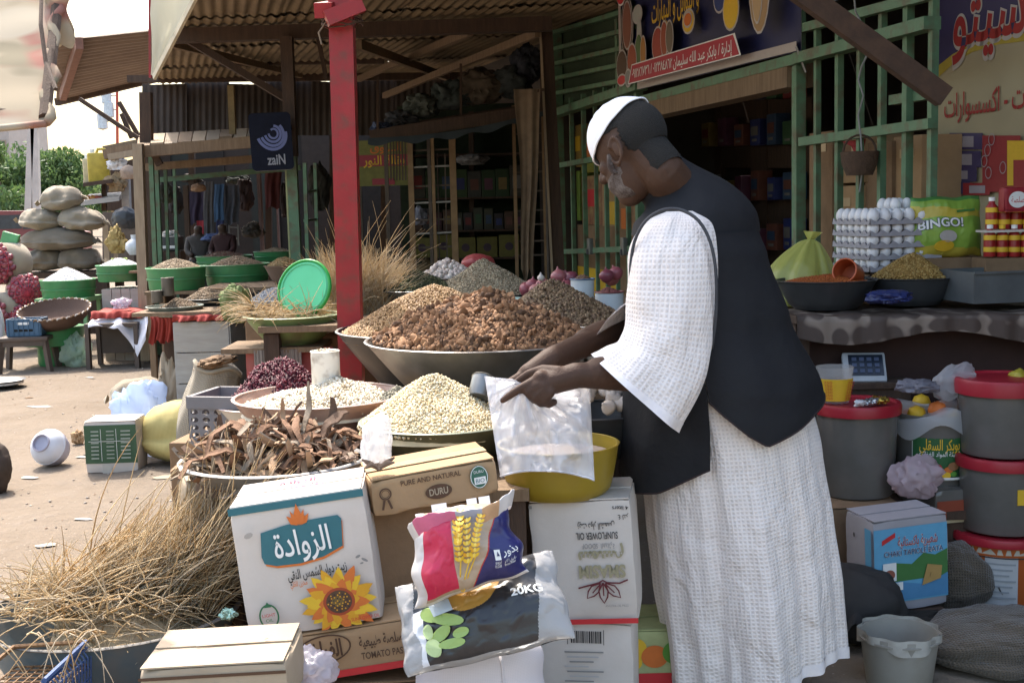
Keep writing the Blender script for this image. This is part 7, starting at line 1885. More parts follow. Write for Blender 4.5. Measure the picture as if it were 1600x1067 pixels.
# the support, then egg trays and eggs
ep = at(1384,424,4.85)
t,F,T,Lf = carton('brown_carton','low brown carton under the stack of egg trays',0,0,0,.30,ep.z - CZ - .002,.30,R(12),0,kraft_dark,flaps=False,P=V(ep.x,ep.y,(ep.z + CZ)/2) + Matrix.Rotation(R(12),3,'Z') @ V(0,-.15,0))
eggm = mat('egg shell white',(.74,.72,.74),.45,(.68,.66,.68),10);trm = mat('moulded paper tray',(.33,.31,.33),.9,(.27,.25,.27),14,.5,.2,60)
egg_me = MB().lathe([(0,-.026),(.010,-.024),(.017,-.016),(.021,-.005),(.0215,.004),(.019,.015),(.013,.024),(.006,.029),(0,.030)],eggm,14).mesh('egg',60)
P_ = .0505
def tray_mesh():
    mb = MB();n = 6
    def f(u,v):
        x,y = u*n,v*n;c = math.cos(2*math.pi*x),math.cos(2*math.pi*y)
        z = .012*(c[0] + c[1])*.5 + .006*max(0,c[0])*max(0,c[1])*2
        e = min(u,1 - u,v,1 - v)
        if e < .02: z = .010 + .004*math.cos(2*math.pi*(x + y))
        return Vector(((u - .5)*n*P_,(v - .5)*n*P_,z + .016))
    mb.grid(f,48,48,trm);mb.grid(lambda u,v: f(u,v) - V(0,0,.003),48,48,trm,flip=True)
    for a in range(4):
        M = Matrix.Rotation(a*math.pi/2,4,'Z')
        mb.grid(lambda u,v: V((u - .5)*n*P_,-.5*n*P_ - .004*v,.028 + .006*math.cos(2*math.pi*u*n) - v*(.018 + .006*math.cos(2*math.pi*u*n))),48,2,trm,M=M)
    return mb.mesh('tray_shell',60)
trmesh = tray_mesh();er = Matrix.Rotation(R(12),4,'Z');DZ = .045
ords = ['lowest','second','third','fourth','topmost']
for lv in range(5):
    t = thing('egg_tray',f'{ords[lv]} grey paper egg tray of the stack','egg tray',ep + V(0,0,lv*DZ),(0,0,R(12)),'stacked egg trays');link('tray_shell',trmesh,t)
    for i in range(6):
        for j in range(6):
            if lv < 4 and not (j == 0 or i == 0): continue
            if lv == 4 and random.random() < .08: continue
            q = er @ V((i - 2.5)*P_,(j - 2.5)*P_,0)
            o = link('egg',egg_me,loc=ep + q + V(0,0,lv*DZ + .040),rot=(random.uniform(-.12,.12),random.uniform(-.12,.12),random.uniform(0,6)),scale=random.uniform(1.04,1.12))
            tag(o,f'white egg in the {ords[lv]} egg tray of the stack','egg',f'eggs in the {ords[lv]} tray')
for i in range(2):
    for j in range(3):
        q = er @ V((i + .5)*P_,(j - .5)*P_,0);o = link('egg',egg_me,loc=ep + q + V(0,0,5*DZ + .036),rot=(random.uniform(-.3,.3),random.uniform(-.3,.3),0));tag(o,'white egg lying loose on top of the egg stack','egg','loose eggs on the stack')
# washing powder bag
wb = thing('powder_bag','green and yellow washing powder bag behind the eggs','bag',at(1478,402,4.75),(R(-4),0,R(6)))
lime = mat('lime green film',(.26,.40,.06),.35,(.20,.34,.05),5,.5,.2,18);ylf = mat('yellow film',(.52,.42,.06),.35,(.46,.36,.05),5,.5,.2,18);dgr = mat('deep green film',(.08,.24,.06),.35)
S,_ = pillow('bag_body',wb,.29,.235,.05,lime,lambda u,v: dgr if v > .93 else (ylf if (.66 < v < .86 - .1*u or v < .22 - .1*u) else lime),60,50,8,.96,1.0,.15)
pr = Print(lambda a,b,q: S(a,b,q + .004),.0008)
pr.text('BINGO!',.36,.56,.20,navy_ink,R(4),.62,.06);pr.text('BINGO!',.36,.56,.20,white_ink,R(4),.61,.025)
pr.ell(.45,.34,.12,.10,INK('pale outline',(.46,.42,.40)),20);pr.ell(.40,.18,.14,.09,yellow_ink,20);pr.rect(.58,.74,.86,.78,dgr);pr.build('bag_print',wb)
mb = MB().box((0,0,0),(.3,.12,wb.location.z - CZ - .002),kraft_dark);tag(mb.build('brown_carton',loc=V(wb.location.x,wb.location.y + .03,(wb.location.z + CZ)/2)),'brown carton under the washing powder bag','carton')
# red sauce bottles
def bottle(px,py,Y,label,ci=0):
    t = thing('sauce_bottle',label,'bottle',at(px,py,Y),(0,0,0),'red sauce bottles on the counter')
    bt_ = MB().lathe([(0,0),(.021,0),(.022,.004),(.022,.055),(.021,.06),(.022,.065),(.022,.082),(.012,.095),(.010,.105)],mat('red sauce label',(.34,.02,.02),.35),18).build('bottle_body',t,smooth=40)
    MB().lathe([(.0115,.104),(.0115,.118),(0,.119)],[white_ink,yellow_ink][ci],14).build('cap',t)
    MB().lathe([(.0223,.018),(.0225,.022),(.0225,.032),(.0223,.036)],yellow_ink,18).build('label_band',bt_);MB().lathe([(.0223,.062),(.0225,.066),(.0225,.076),(.0223,.08)],yellow_ink,18).build('label_band',bt_)
for i in range(6): 
    bottle(1546 + i*19,401,4.55,f'red sauce bottle in the lower row, number {["one", "two", "three", "four", "five", "six"][i]} from the powder bag',i % 2)
for i in range(5):
    bottle(1549 + i*19,358,4.57,f'red sauce bottle in the upper row, number {["one", "two", "three", "four", "five"][i]} from the powder bag',0)
q = at(1595,401,4.56);zb_ = q.z
mb = MB().box((0,0,0),(.30,.14,zb_ - CZ - .11),kraft_dark);tag(mb.build('brown_carton',loc=V(q.x,4.58,(zb_ + CZ + .11)/2 - .002)),'brown carton under the red sauce bottles','carton')
mb = MB().box((0,0,0),(.30,.10,.008),carton_white);q2 = at(1595,358,4.57);tag(mb.build('card_sheet',loc=V(q2.x,4.57,q2.z - .005)),'white card sheet between the two rows of sauce bottles','card')
t,F,T,Lf = carton('red_packet','red and white packet on top of the sauce bottles',1590,312,4.5,.10,.09,.05,R(5),0,mat('red packet',(.32,.02,.03),.5),cat='packet',flaps=False)
pr = Print(F);pr.ell(0,.0,.035,.03,white_ink);pr.text('صلصة',0,0,.03,red_ink,0,.05);pr.build('front_print',t)

# ------------------------------------------------------------------ buckets and cartons below the counter
clearb = mat('cloudy bucket plastic',(.15,.14,.13),.18,(.105,.10,.09),5,.5,spec=.5);redl = mat('red bucket lid',(.34,.016,.03),.4,(.28,.012,.022),7)
def bucket(name,label,p,rt,rb,h,m,lid=None,cat='bucket',lidh=.03,rot=0):
    t = thing(name,label,cat,p,rot)
    MB().lathe([(0,0),(rb,0),(rb + .003,.006),(rt,h*.9),(rt + .006,h*.9),(rt + .006,h*.93),(rt,h*.93),(rt,h),(rt - .004,h),(rb - .004,.01),(0,.008)],m,40).build('bucket_body',t,smooth=40)
    if lid:
        MB().lathe([(rt + .003,h - lidh),(rt + .010,h - lidh),(rt + .012,h - .004),(rt + .008,h + .006),(rt - .006,h + .006),(rt - .012,h),(0,h)],lid,40).build('lid',t,smooth=40)
    return t
b1p = at(1338,768,4.05)
bucket('lidded_bucket','cloudy plastic bucket with red lid nearest the man',b1p,.135,.118,.305,clearb,redl)
b2p = at(1458,775,4.1)
bk2 = bucket('labelled_bucket','cloudy bucket with green fruit label and plastic over its mouth',b2p,.138,.12,.30,clearb)
pr = Print(lambda u,v,q: Vector(((.1335 + q)*math.sin((u - .055)/.133),-(.1335 + q)*math.cos((u - .055)/.133),v)),.001)
def cyl_rect(u0,v0,u1,v1,m): pr.grid(lambda a,b: pr.S(u0 + (u1 - u0)*a,v0 + (v1 - v0)*b,pr.h),12,1,m);pr.h += .001
cyl_rect(-.062,.085,.11,.232,INK('label edge',(.5,.52,.48)));cyl_rect(-.058,.089,.11,.228,INK('label green',(.02,.10,.03)))
pr.text('بوبكر السقلي',.03,.205,.05,yellow_ink,0,.13,.01);pr.text('لتعبئة المواد الغذائية',.03,.175,.022,white_ink,0,.13,.005)
pr.ell(-.03,.13,.021,.024,red_ink,20);pr.text('14 KG',-.03,.115,.014,white_ink,0,.03);pr.text('زنة',-.03,.138,.018,white_ink)
for (u,v,a,m) in ((.02,.13,.016,red_ink),(.035,.118,.012,INK('fruit red',(.42,.05,.04))),(.055,.122,.014,orange_ink),(.07,.135,.017,INK('fruit brown',(.3,.14,.06))),(.048,.105,.014,yellow_ink),(.07,.11,.01,leaf_ink)): pr.ell(u,v,a,a*.85,m,14)
cyl_rect(-.055,.091,.09,.098,white_ink);pr.build('label_print',bk2)
fruit = MB()
for k in range(7): fruit.lathe([(0,-.03),(.025,-.02),(.033,0),(.025,.02),(0,.03)],[yellow_ink,orange_ink][k % 2],10,Matrix.Translation((.08*math.cos(k*.9),.08*math.sin(k*.9),.22 + .02*(k % 3))))
tag(fruit.build('bagged_sweets',loc=b2p + V(0,0,.055),smooth=60),'yellow sweets heaped in the mouth of the labelled bucket','sweets',kind='stuff')
# film over the mouth and hanging down
mb = MB()
def fo(u,v):
    a = 6.283*u;r = .15*(v/.55 if v < .55 else 1.0 + .12*(v - .55));z = .305 + (.02*math.sin(3*a) + .018*noise.noise(Vector((math.cos(a)*2,math.sin(a)*2,v*3))))*(1 if v < .6 else .6)
    if v > .55: z -= (v - .55)*.13*(1 + .35*math.sin(5*a + 1))
    return Vector((r*math.cos(a),r*math.sin(a),z))
mb.grid(fo,60,16,film_white);tag(mb.build('plastic_sheet',loc=b2p,smooth=170),'white plastic sheet gathered over the labelled bucket','plastic sheet')
crumple('plastic_bag','puffed clear plastic bag rising from the labelled bucket',at(1502,612,4.02),(.085,.05,.055),film_clear,60,(0,R(-32),0),spike=.22,flat=.75)
crumple('plastic_bag','crumpled dark printed bag on the labelled bucket',at(1432,612,4.0),(.075,.06,.025),film_mat('grey printed film',(.34,.33,.38),.9),61,spike=.4,flat=.7)
# stacked bucket column at the right edge
zc = at(1562,972,3.92);zc.z = 0.0
ob = bucket('paint_bucket','orange labelled paint bucket at the bottom of the right stack',zc,.148,.140,.235,mat('orange bucket',(.42,.10,.02),.45,(.36,.08,.016),5),redl,lidh=.02)
pr = Print(lambda u,v,q: Vector(((.147 + q)*math.sin(u/.147),-(.147 + q)*math.cos(u/.147),v)),.001)
cyl_rect(-.15,.192,.2,.215,INK('band beige',(.50,.44,.36)));cyl_rect(-.105,.015,-.005,.185,INK('label pale',(.45,.46,.48)))
for k in range(7): cyl_rect(-.10,.16 - k*.018,-.012 - .01*(k % 3),.166 - k*.018,INK('label lines',(.28,.30,.32)))
cyl_rect(-.15,.0 + .008,-.11,.15,redl);cyl_rect(-.15,.183,.01,.187,black_ink);cyl_rect(-.06,.022,-.02,.030,black_ink);pr.build('label_print',ob)
z2 = zc + V(.01,.02,.245)
b4 = bucket('clear_bucket','cloudy bucket with a yellow tag in the middle of the right stack',z2,.142,.132,.24,clearb,redl)
MB().box((.02,-.141,.13),(.06,.004,.05),yellow_ink).build('tag_card',b4)
bucket('clear_bucket','cloudy bucket with red lid on top of the right stack',z2 + V(.0,.02,.248),.142,.128,.245,clearb,redl,lidh=.045)
stone('yellow lemon-like ball on the top red lid',at(1592,603,4.0),(.032,.032,.03),mat('lemon yellow',(.46,.38,.04),.45),3,nm='lemon')
# bench under the buckets
be = thing('low_bench','dark low bench carrying the red lidded and labelled buckets','bench',V(at(1395,770,4.08).x,4.1,0));hz_ = min(b1p.z,b2p.z) - .004
b1z = b1p.z
for k in range(3): MB().box((.0,-.13 + .13*k,hz_ - .015),(.62,.125,.028),dark_wood).build('plank',be)
for sx in (-.28,.28):
    for sy in (-.15,.15): MB().box((sx,sy,(hz_ - .03)/2),(.05,.05,hz_ - .03),dark_wood).build('leg',be)
# things on the red lid
mc = thing('measuring_cup','clear measuring cup with yellow label and red figures on the lid','measuring cup',b1p + V(-.075,.0,.312))
MB().lathe([(0,0),(.046,0),(.062,.12),(.060,.12),(.044,.004),(0,.004)],film_mat('cloudy clear cup',(.6,.6,.6),.35),24).build('cup',mc,smooth=40)
pr = Print(lambda u,v,q: Vector(((.047 + .0165*v/.12 + q + .001)*math.sin(u/.05),-(.047 + .0165*v/.12 + q + .001)*math.cos(u/.05),v)),.0012)
pr.grid(lambda a,b: pr.S(-.06 + .12*a,.008 + .075*b,pr.h),12,1,yellow_ink);pr.h += .001
for c_ in (-.03,.028):
    for k in range(6): pr.text('250',c_,.018 + k*.011,.011,red_ink,0,.022)
pr.build('label_print',mc)
for i,(dx,dy,m,nm) in enumerate(((-.02,-.10,mat('white wrapper',(.62,.62,.64),.35),'white'),(.005,-.085,mat('silver foil',(.55,.55,.57),.2,metal=.8),'first silver'),(.03,-.075,mat('silver foil',(.55,.55,.57),.2,metal=.8),'second silver'),(.055,-.07,mat('gold foil',(.55,.38,.08),.22,metal=.8),'first gold'),(.075,-.05,mat('gold foil',(.55,.38,.08),.22,metal=.8),'second gold'),(.05,-.045,mat('amber foil',(.45,.2,.04),.25,metal=.6),'amber'))):
    crumple('wrapped_sweet',f'{nm} wrapped sweet on the red bucket lid',b1p + V(dx,dy,.311),(.022,.018,.014),m,70 + i,spike=.5,sub=3,cat='sweet')
sc = thing('weighing_scale','dark panel of a weighing scale behind the red lid','scale',at(1352,595,4.28),(R(-38),0,R(-8)))
MB().box((0,0,.05),(.15,.03,.12),mat('pale scale body',(.40,.42,.44),.5),None,.008).build('panel',sc,smooth=40);MB().box((.005,-.0165,.055),(.12,.003,.085),mat('dark display',(.02,.028,.045),.25)).build('display',sc)
for r_ in range(3):
    for c_ in range(4): MB().box((-.035 + c_*.026,-.019,.03 + r_*.024),(.016,.003,.014),INK('key blue',(.06,.08,.14))).build('key',sc)
mb = MB().box((0,0,0),(.34,.22,.02),dark_wood);tag(mb.build('wooden_board',loc=sc.location + V(0,.06,-.012)),'dark board under the weighing scale','board')
mb = MB().box((0,0,0),(.3,.2,sc.location.z - .024),dark_wood);tag(mb.build('dark_box',loc=V(sc.location.x,sc.location.y + .06,(sc.location.z - .024)/2)),'dark box below the weighing scale','box')
crumple('plastic_bag','pinkish crumpled plastic bag hanging between the buckets',at(1432,775,3.88),(.085,.06,.075),film_mat('pinkish film',(.72,.58,.62),.7,.25),62,spike=.32,flat=.8)
t,F,T,Lf = carton('clear_box','cloudy plastic box with red and yellow labels beside the blue carton',1498,790,3.92,.17,.11,.2,R(12),0,clearb,cat='box',flaps=False)
pr = Print(F);pr.rect(-.085,-.055,.085,-.045,INK('box cream',(.5,.42,.26)));pr.rect(-.08,-.04,.02,.02,INK('box red',(.28,.06,.03)));pr.rect(.03,-.03,.05,.0,red_ink);pr.rect(.06,-.03,.08,.0,orange_ink);pr.build('front_print',t)
lowz = t.location.z;mb = MB().box((0,0,0),(.16,.19,lowz - .004),dark_wood);tag(mb.build('dark_box',loc=V(t.location.x,t.location.y,lowz/2 - .001)),'dark box under the cloudy plastic box','box')
# blue printed carton
t,F,T,Lf = carton('blue_carton','white carton with sky blue landscape print below the buckets',1424,880,3.62,.255,.29,.17,R(13),R(-2),mat('greyish carton',(.36,.34,.36),.75,(.30,.28,.30),6))
pr = Print(F)
pr.rect(-.126,-.115,.122,.118,sky_ink);pr.put([(-.126,-.02),(-.06,.01),(.0,.0),(.04,.03),(.08,.02),(.122,.035),(.122,-.05),(-.126,-.05)],INK('meadow',(.06,.18,.05)))
pr.put([(-.126,-.06),(-.05,-.05),(.05,-.07),(.122,-.04),(.122,-.11),(-.126,-.11)],INK('water blue',(.08,.24,.44)))
pr.put([(-.10,.068),(-.055,.09),(-.055,.105),(-.10,.083)],red_ink);pr.text('شعيرية باكستانية',.02,.074,.04,white_ink,0,.135,.03);pr.text('شعيرية باكستانية',.02,.074,.04,INK('sign red',(.34,.02,.02)),0,.135,.008)
pr.text('CHAKI TAPIOLE BATA',.005,.040,.024,white_ink,0,.20,.03);pr.text('CHAKI TAPIOLE BATA',.005,.040,.024,navy_ink,0,.20,.004)
pr.rect(-.10,-.045,-.055,.012,white_ink);pr.ell(-.078,-.025,.018,.016,INK('beans',(.28,.09,.06)));pr.put([(.03,-.07),(.095,-.055),(.10,-.015),(.05,-.005)],INK('noodles',(.42,.26,.09)));pr.text('ة',.06,-.04,.02,brown_ink)
pr.rect(-.11,-.075,-.035,-.05,white_ink);pr.ell(-.06,-.06,.012,.010,INK('pale sky',(.45,.52,.58)));pr.build('front_print',t)
pr = Print(Lf);pr.rect(.045,-.115,.082,.118,sky_ink);pr.ell(-.02,.08,.005,.008,black_ink,8);pr.build('side_print',t)
bcz = t.location.z;mb = MB().box((0,0,0),(.24,.17,bcz - .004),dark_wood);tag(mb.build('wooden_box',loc=V(t.location.x,t.location.y,bcz/2 - .001)),'low dark box under the blue landscape carton','box')
crumple('black_bag','black plastic bag squashed under the blue landscape carton',at(1420,975,3.5),(.13,.06,.02),black_void,63,spike=.4,flat=.8)
# white bucket in front, sack at its right
wbp = at(1405,1000,3.25);wbp.z = 0.0
wbt = bucket('white_bucket','old white plastic bucket with folded rim at the bottom',wbp,.105,.085,at(1405,985,3.25).z,mat('old white bucket',(.30,.285,.25),.55,(.24,.225,.20),5,dirt=((.2,.17,.13),.5,8)))
mb = MB();hh = at(1405,985,3.25).z;mb.grid(lambda u,v: V((.108 + .006*math.sin(9*6.283*u))*math.cos(6.283*u),(.108 + .006*math.sin(9*6.283*u))*math.sin(6.283*u),hh + .008 - v*(.035 + .012*math.sin(3*6.283*u))),60,4,mat('torn sacking',(.42,.40,.36),.9));mb.build('folded_liner',wbt,smooth=170)
crumple('dusty_sack','dusty brown sack lying on the ground under the orange bucket',at(1510,1050,3.45)*1.0 + V(0,0,-.06),(.24,.16,.07),burlap_dark,64,spike=.2,flat=.8,cat='sack')
# printed cartons between the oil cartons and the robe
t,F,T,Lf = carton('fruit_carton','colourful yellow and red fruit carton between oil carton and robe',1035,1030,3.05,.20,.16,.2,R(0),0,mat('pale green carton',(.42,.46,.22),.6))
pr = Print(F);pr.rect(-.10,-.08,.10,-.035,red_ink);pr.ell(-.07,.03,.03,.03,yellow_ink);pr.ell(-.02,.01,.035,.03,orange_ink);pr.ell(-.075,-.005,.022,.02,yellow_ink);pr.ell(.03,.02,.03,.03,leaf_ink);pr.build('front_print',t)
fz = t.location.z
if fz > .02: mb = MB().box((0,0,0),(.19,.19,fz - .004),kraft_dark);tag(mb.build('brown_carton',loc=V(t.location.x,t.location.y,fz/2 - .001)),'brown carton under the colourful fruit carton','carton')

# ------------------------------------------------------------------ neighbour shop seen past the red post
wsh = thing('shop_shelf','deep dark shelving of the neighbouring shop beyond the seed heap','shelf')
def nsq(px,py,Y=12.6): return at(px,py,Y)
for py0 in (245,312,362,405): MB().bar(nsq(640,py0),nsq(832,py0 - 4),.02,.45,dark_wood).build('shelf_board',wsh)
for px in (642,736,830): a,b = nsq(px,175),nsq(px,440);MB().bar(a + V(0,.1,0),V(b.x,b.y + .1,0),.05,.3,dark_wood).build('upright',wsh)
a,b = nsq(630,440,12.95),nsq(840,160,12.95);MB().box(((a.x + b.x)/2,13.0,b.z/2),(b.x - a.x,.03,b.z),mat('dark green backing',(.03,.045,.025),.9)).build('back_board',wsh)
nm = {0: 'dark green',1: 'brown',2: 'yellow'}
cols = {0: [(.02,.05,.015),(.035,.07,.02),(.05,.05,.04)],1: [(.06,.02,.018),(.08,.04,.022),(.05,.05,.03),(.03,.024,.024)],2: [(.14,.12,.02),(.15,.13,.024)]}
for r_,(py0,y1,pxs) in enumerate(((312,262,range(654,826,22)),(362,328,range(652,826,16)),(405,368,range(660,826,34)))):
    for i,px in enumerate(pxs):
        a = nsq(px,py0 - 2,12.45);hh = nsq(px,y1 + random.uniform(-4,6),12.45).z - a.z;w = (22,15,33)[r_]*12.45/1900*.96;c = random.choice(cols[r_])
        key = ('n',c);m = pkm.get(key) or mat('shelf goods %d' % len(pkm),c,.6);pkm[key] = m
        t = thing('shelf_box',f'{nm[r_]} box on the {["upper", "middle", "lower"][r_]} neighbouring shelf, number {["one", "two", "three", "four", "five", "six", "seven", "eight", "nine", "ten", "eleven", "twelve"][i]} from the lattice gate','box',a,(0,0,0),'goods in the neighbouring shop')
        MB().box((0,.1,hh/2),(w,.2,hh),m,None,.006).build('box_body',t)
        mb = MB()
        if r_ == 2: mb.lathe([(0,-.001),(w*.2,0),(0,.001)],mat('violet print',(.07,.04,.06),.6),18,Matrix.Translation((0,-.003,hh*.5)) @ Matrix.Rotation(R(90),4,'X'))
        else: mb.box((0,-.002,hh*.5),(w*.6,.003,hh*.4),pk[(i*3 + r_) % 8])
        mb.build('print_mark',t)
crumple('cloth_bundle','pale grey folded bags on the upper neighbouring shelf',nsq(738,250 + 8,12.2),(.16,.1,.06),mat('greyish bags',(.24,.23,.22),.8),80,spike=.3,cat='bundle')
# lattice gate
lg_ = thing('lattice_gate','half open lattice gate with tan uprights before the neighbouring shop','gate')
tanp = mat('tan painted steel',(.28,.18,.085),.6,(.20,.12,.06),10);brn = mat('brown gate steel',(.10,.075,.055),.6)
for px,w,m in ((602,.035,brn),(640,.05,tanp),(669,.03,brn),(675,.03,tanp),(706,.06,tanp)):
    a,b = at(px,212,11.4),at(px + 8,470,11.4);MB().bar(a,V(b.x,b.y,0),w,w,m).build('upright',lg_)
for k in range(7): a,b = at(610 + k*4.6,215,11.5),at(611 + k*4.6,282,11.5);MB().bar(a,b,.014,.014,brn).build('bar',lg_)
for k,py in enumerate((236,262,292,318,345,366,388)): MB().bar(at(640,py,11.42),at(708,py - 3,11.42),.016,.016,steel if k % 2 else brn).build('rung',lg_)
for px in (683,695): MB().bar(at(px,240,11.43),at(px + 4,420,11.43),.012,.012,brn).build('bar',lg_)
# poster panel behind the gate
pp_ = thing('poster_board','yellow green poster with red lettering behind the lattice gate','poster',at(600,255,12.0))
MB().box((0,0,0),(.56,.02,.44),mat('poster yellow green',(.20,.20,.05),.6),None).build('board',pp_)
pr = Print(lambda u,v,q: Vector((u,-.0115 - q,v)),.001);pr.rect(-.28,-.03,.28,.08,INK('poster red',(.32,.04,.06)));pr.text('بقالة النور',0,.025,.12,yellow_ink,0,.40,.02);pr.text('السوق',.02,.15,.11,orange_ink,0,.3,.02);pr.rect(-.12,-.21,.10,-.15,INK('poster red',(.32,.04,.06)));pr.build('poster_print',pp_)
MB().bar((-.25,.02,-.2),(-.25,.02,-at(600,255,12.0).z),.04,.04,brn).build('leg',pp_);MB().bar((.25,.02,-.2),(.25,.02,-at(600,255,12.0).z),.04,.04,brn).build('leg',pp_)
crumple('dark_bundle','dark clothes bundle on the floor behind the grass bundle',V(at(630,420,11.9).x,11.9,.0),(.35,.25,.42),mat('dark clothes',(.05,.035,.03),.9),81,spike=.3,cat='bundle')
crumple('straw_sack','pale straw sack standing behind the lattice gate',V(at(668,420,12.1).x,12.1,.0),(.26,.2,.45),mat('straw sack',(.20,.14,.07),.9),82,spike=.25,cat='sack')
crumple('white_bundle','small bluish white bundle hanging on the lattice gate',at(655,352,11.6),(.08,.06,.10),mat('bluish bundle',(.30,.31,.38),.8),83,spike=.3,cat='bundle')
# platform with bundles under the roof
pf = thing('loft_platform','sagging dark loft platform hung under the awning roof','platform')
for k in range(5): MB().bar(at(578,214 - k,10.2 + k*.18),at(852,172 - k,10.2 + k*.18),.10,.03,dark_wood).build('plank',pf)
for px,py0,py1 in ((590,120,212),(720,100,190),(846,70,172)): MB().bar(at(px,py0,10.3),at(px,py1,10.3),.02,.02,dark_wood).build('hanger',pf)
mb = MB();mb.grid(lambda u,v: at(575 + 280*u,216 - 44*u + 10*math.sin(3.14*u) + 10*v + 3*math.sin(u*30)*v,10.0 - .02*v),50,6,mat('dark tarpaulin',(.035,.045,.05),.6));tag(mb.build('tarpaulin',smooth=170),'dark tarpaulin edge hanging along the loft platform','tarpaulin')
for i,(px,py,sx,sz,c,nm_) in enumerate(((600,198,.12,.06,(.07,.09,.16),'bluish'),(628,188,.16,.09,(.05,.05,.055),'charcoal'),(662,172,.16,.12,(.08,.09,.075),'grey green'),(705,160,.18,.15,(.06,.075,.07),'slate'),(752,152,.22,.18,(.11,.085,.06),'brown'),(800,142,.2,.16,(.05,.06,.06),'dark grey'),(826,116,.14,.18,(.045,.05,.065),'dark blue'))):
    crumple('loft_bundle',f'{nm_} cloth bundle stored on the loft platform',at(px,py + 12,10.5),(sx,.2,sz),mat('loft cloth %d' % i,c,.9,tuple(x*.5 for x in c),9),84 + i,spike=.35,cat='bundle')
# hanging cloth beside the green grille
hang('hanging_cloth','long tan cloth knotted and hanging beside the green shop post',804,846,140,432,9.4,mat('tan shop cloth',(.22,.155,.10),.9,(.15,.105,.07),9),11,taper=.55)
mb = MB();mb.bar(at(802,152,9.42),at(850,140,9.42),.02,.02,dark_wood);tag(mb.build('cloth_rail'),'thin rail holding the tan cloth','rail')
lr = thing('small_rack','small lattice rack standing behind the tan hanging cloth','rack')
for px in (802,848): MB().bar(at(px,165,10.9),V(at(px + 6,440,10.9).x,10.9,0),.03,.03,tanp).build('upright',lr)
for py in (180,210,240,270,300,330,352,378,400): MB().bar(at(803,py,10.92),at(850,py - 2,10.92),.015,.015,brn).build('rung',lr)
o = crumple('red_pot','dull red pot behind the large pale seed heap',at(748,425,5.95),(.085,.08,.05),mat('dull red pot',(.34,.05,.05),.5),93,spike=.08,cat='pot')

# floor goods below the counter, several guessed and added to fill the shade
burlap_shade = weave_mat('dusty shaded sacking',(.10,.08,.06),(.05,.04,.03),120,.95,bump=.7,wr=.6)  # darker copy of the jute tone, painted for the shaded floor
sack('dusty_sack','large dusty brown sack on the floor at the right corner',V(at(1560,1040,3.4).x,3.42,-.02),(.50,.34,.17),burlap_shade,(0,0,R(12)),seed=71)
sack('shade_fill_sack','added dark sack filling the shaded floor between robe and white bucket',V(at(1335,1000,3.55).x,3.58,0),(.26,.30,.26),mat('black shade fill',(.03,.028,.028),.8),(0,0,R(70)),seed=72)  # guessed sack put in to darken the shaded floor
t,F,T,Lf = carton('brown_carton','added brown carton filling the shade behind the blue landscape carton',0,0,0,.30,.34,.2,R(4),0,kraft_dark,P=V(at(1330,880,3.95).x,3.86,.172))
sack('dusty_sack','added grey brown sack filling the shade behind the blue landscape carton',V(at(1480,920,3.85).x,3.86,0),(.30,.24,.24),burlap_shade,(0,0,R(-10)),seed=73)

# ================================================================== THE MAN
Fd = Vector((-.87,.493,0));Ld = Vector((-.493,-.87,0))      # where he faces, his left
skin_m = mat('dark brown skin',(.070,.037,.024),.62,(.056,.030,.020),24,.4,.18,260,spec=.22)
robe_m = weave_mat('white windowpane cotton',(.84,.77,.735),(.715,.645,.615),92,.9,bump=.4,tsl=.15,sat=.3,square=True,wr=.45)
vest_m = mat('black vest cloth',(.0125,.0128,.0145),.8,(.010,.010,.013),20,.5,.55,15,spec=.25)
BASE = V(at(1150,700,3.12).x,3.12,0)
man = None
def sph(mb,c,r,M=None,n=2):
    bm = bmesh.new();bmesh.ops.create_icosphere(bm,subdivisions=n,radius=1.0)
    for v in bm.verts: v.co = Vector((v.co.x*r[0],v.co.y*r[1],v.co.z*r[2])) if not isinstance(r,(int,float)) else v.co*r
    X = Matrix.Translation(c)
    if M is not None: X = X @ M.to_4x4()
    mb.bm(bm,skin_m,X)
def limb(mb,pts,rad,n=14):
    pts = [Vector(p) for p in pts];P,Rr = [],[]
    for i in range(len(pts) - 1):
        k = 5
        for j in range(k):
            u = j/k;P.append(pts[i].lerp(pts[i + 1],u));Rr.append(rad[i] + (rad[i + 1] - rad[i])*u)
    P.append(pts[-1]);Rr.append(rad[-1])
    mb.tube(P,Rr,skin_m,n)
    for p,r in zip(pts,rad): sph(mb,p,r*.99)
# head frame
Fh = Vector((-.76*math.cos(R(24)),.65*math.cos(R(24)),-math.sin(R(24)))).normalized();Lh = Vector((-.65,-.76,0)).normalized();Uh = Fh.cross(Lh).normalized()
HC = at(989,233,3.08)
HM = Matrix((Fh,Lh,Uh)).transposed()
def hp(f,l,u): return HC + Fh*f + Lh*l + Uh*u
bodymb = MB()
sph(bodymb,hp(0,0,.030),(.100,.078,.090),HM,4)
sph(bodymb,hp(.030,0,-.045),(.066,.062,.080),HM,3)
sph(bodymb,hp(.052,0,-.100),(.036,.036,.030),HM,3)
sph(bodymb,hp(.078,0,.022),(.020,.045,.016),HM,3)                    # brow
limb(bodymb,[hp(.088,0,.012),hp(.104,0,-.018),hp(.112,0,-.030)],[.010,.013,.015]);sph(bodymb,hp(.098,.012,-.034),.010);sph(bodymb,hp(.098,-.012,-.034),.010)
sph(bodymb,hp(.086,0,-.062),(.012,.024,.007),HM,2);sph(bodymb,hp(.083,0,-.074),(.012,.021,.008),HM,2)   # lips
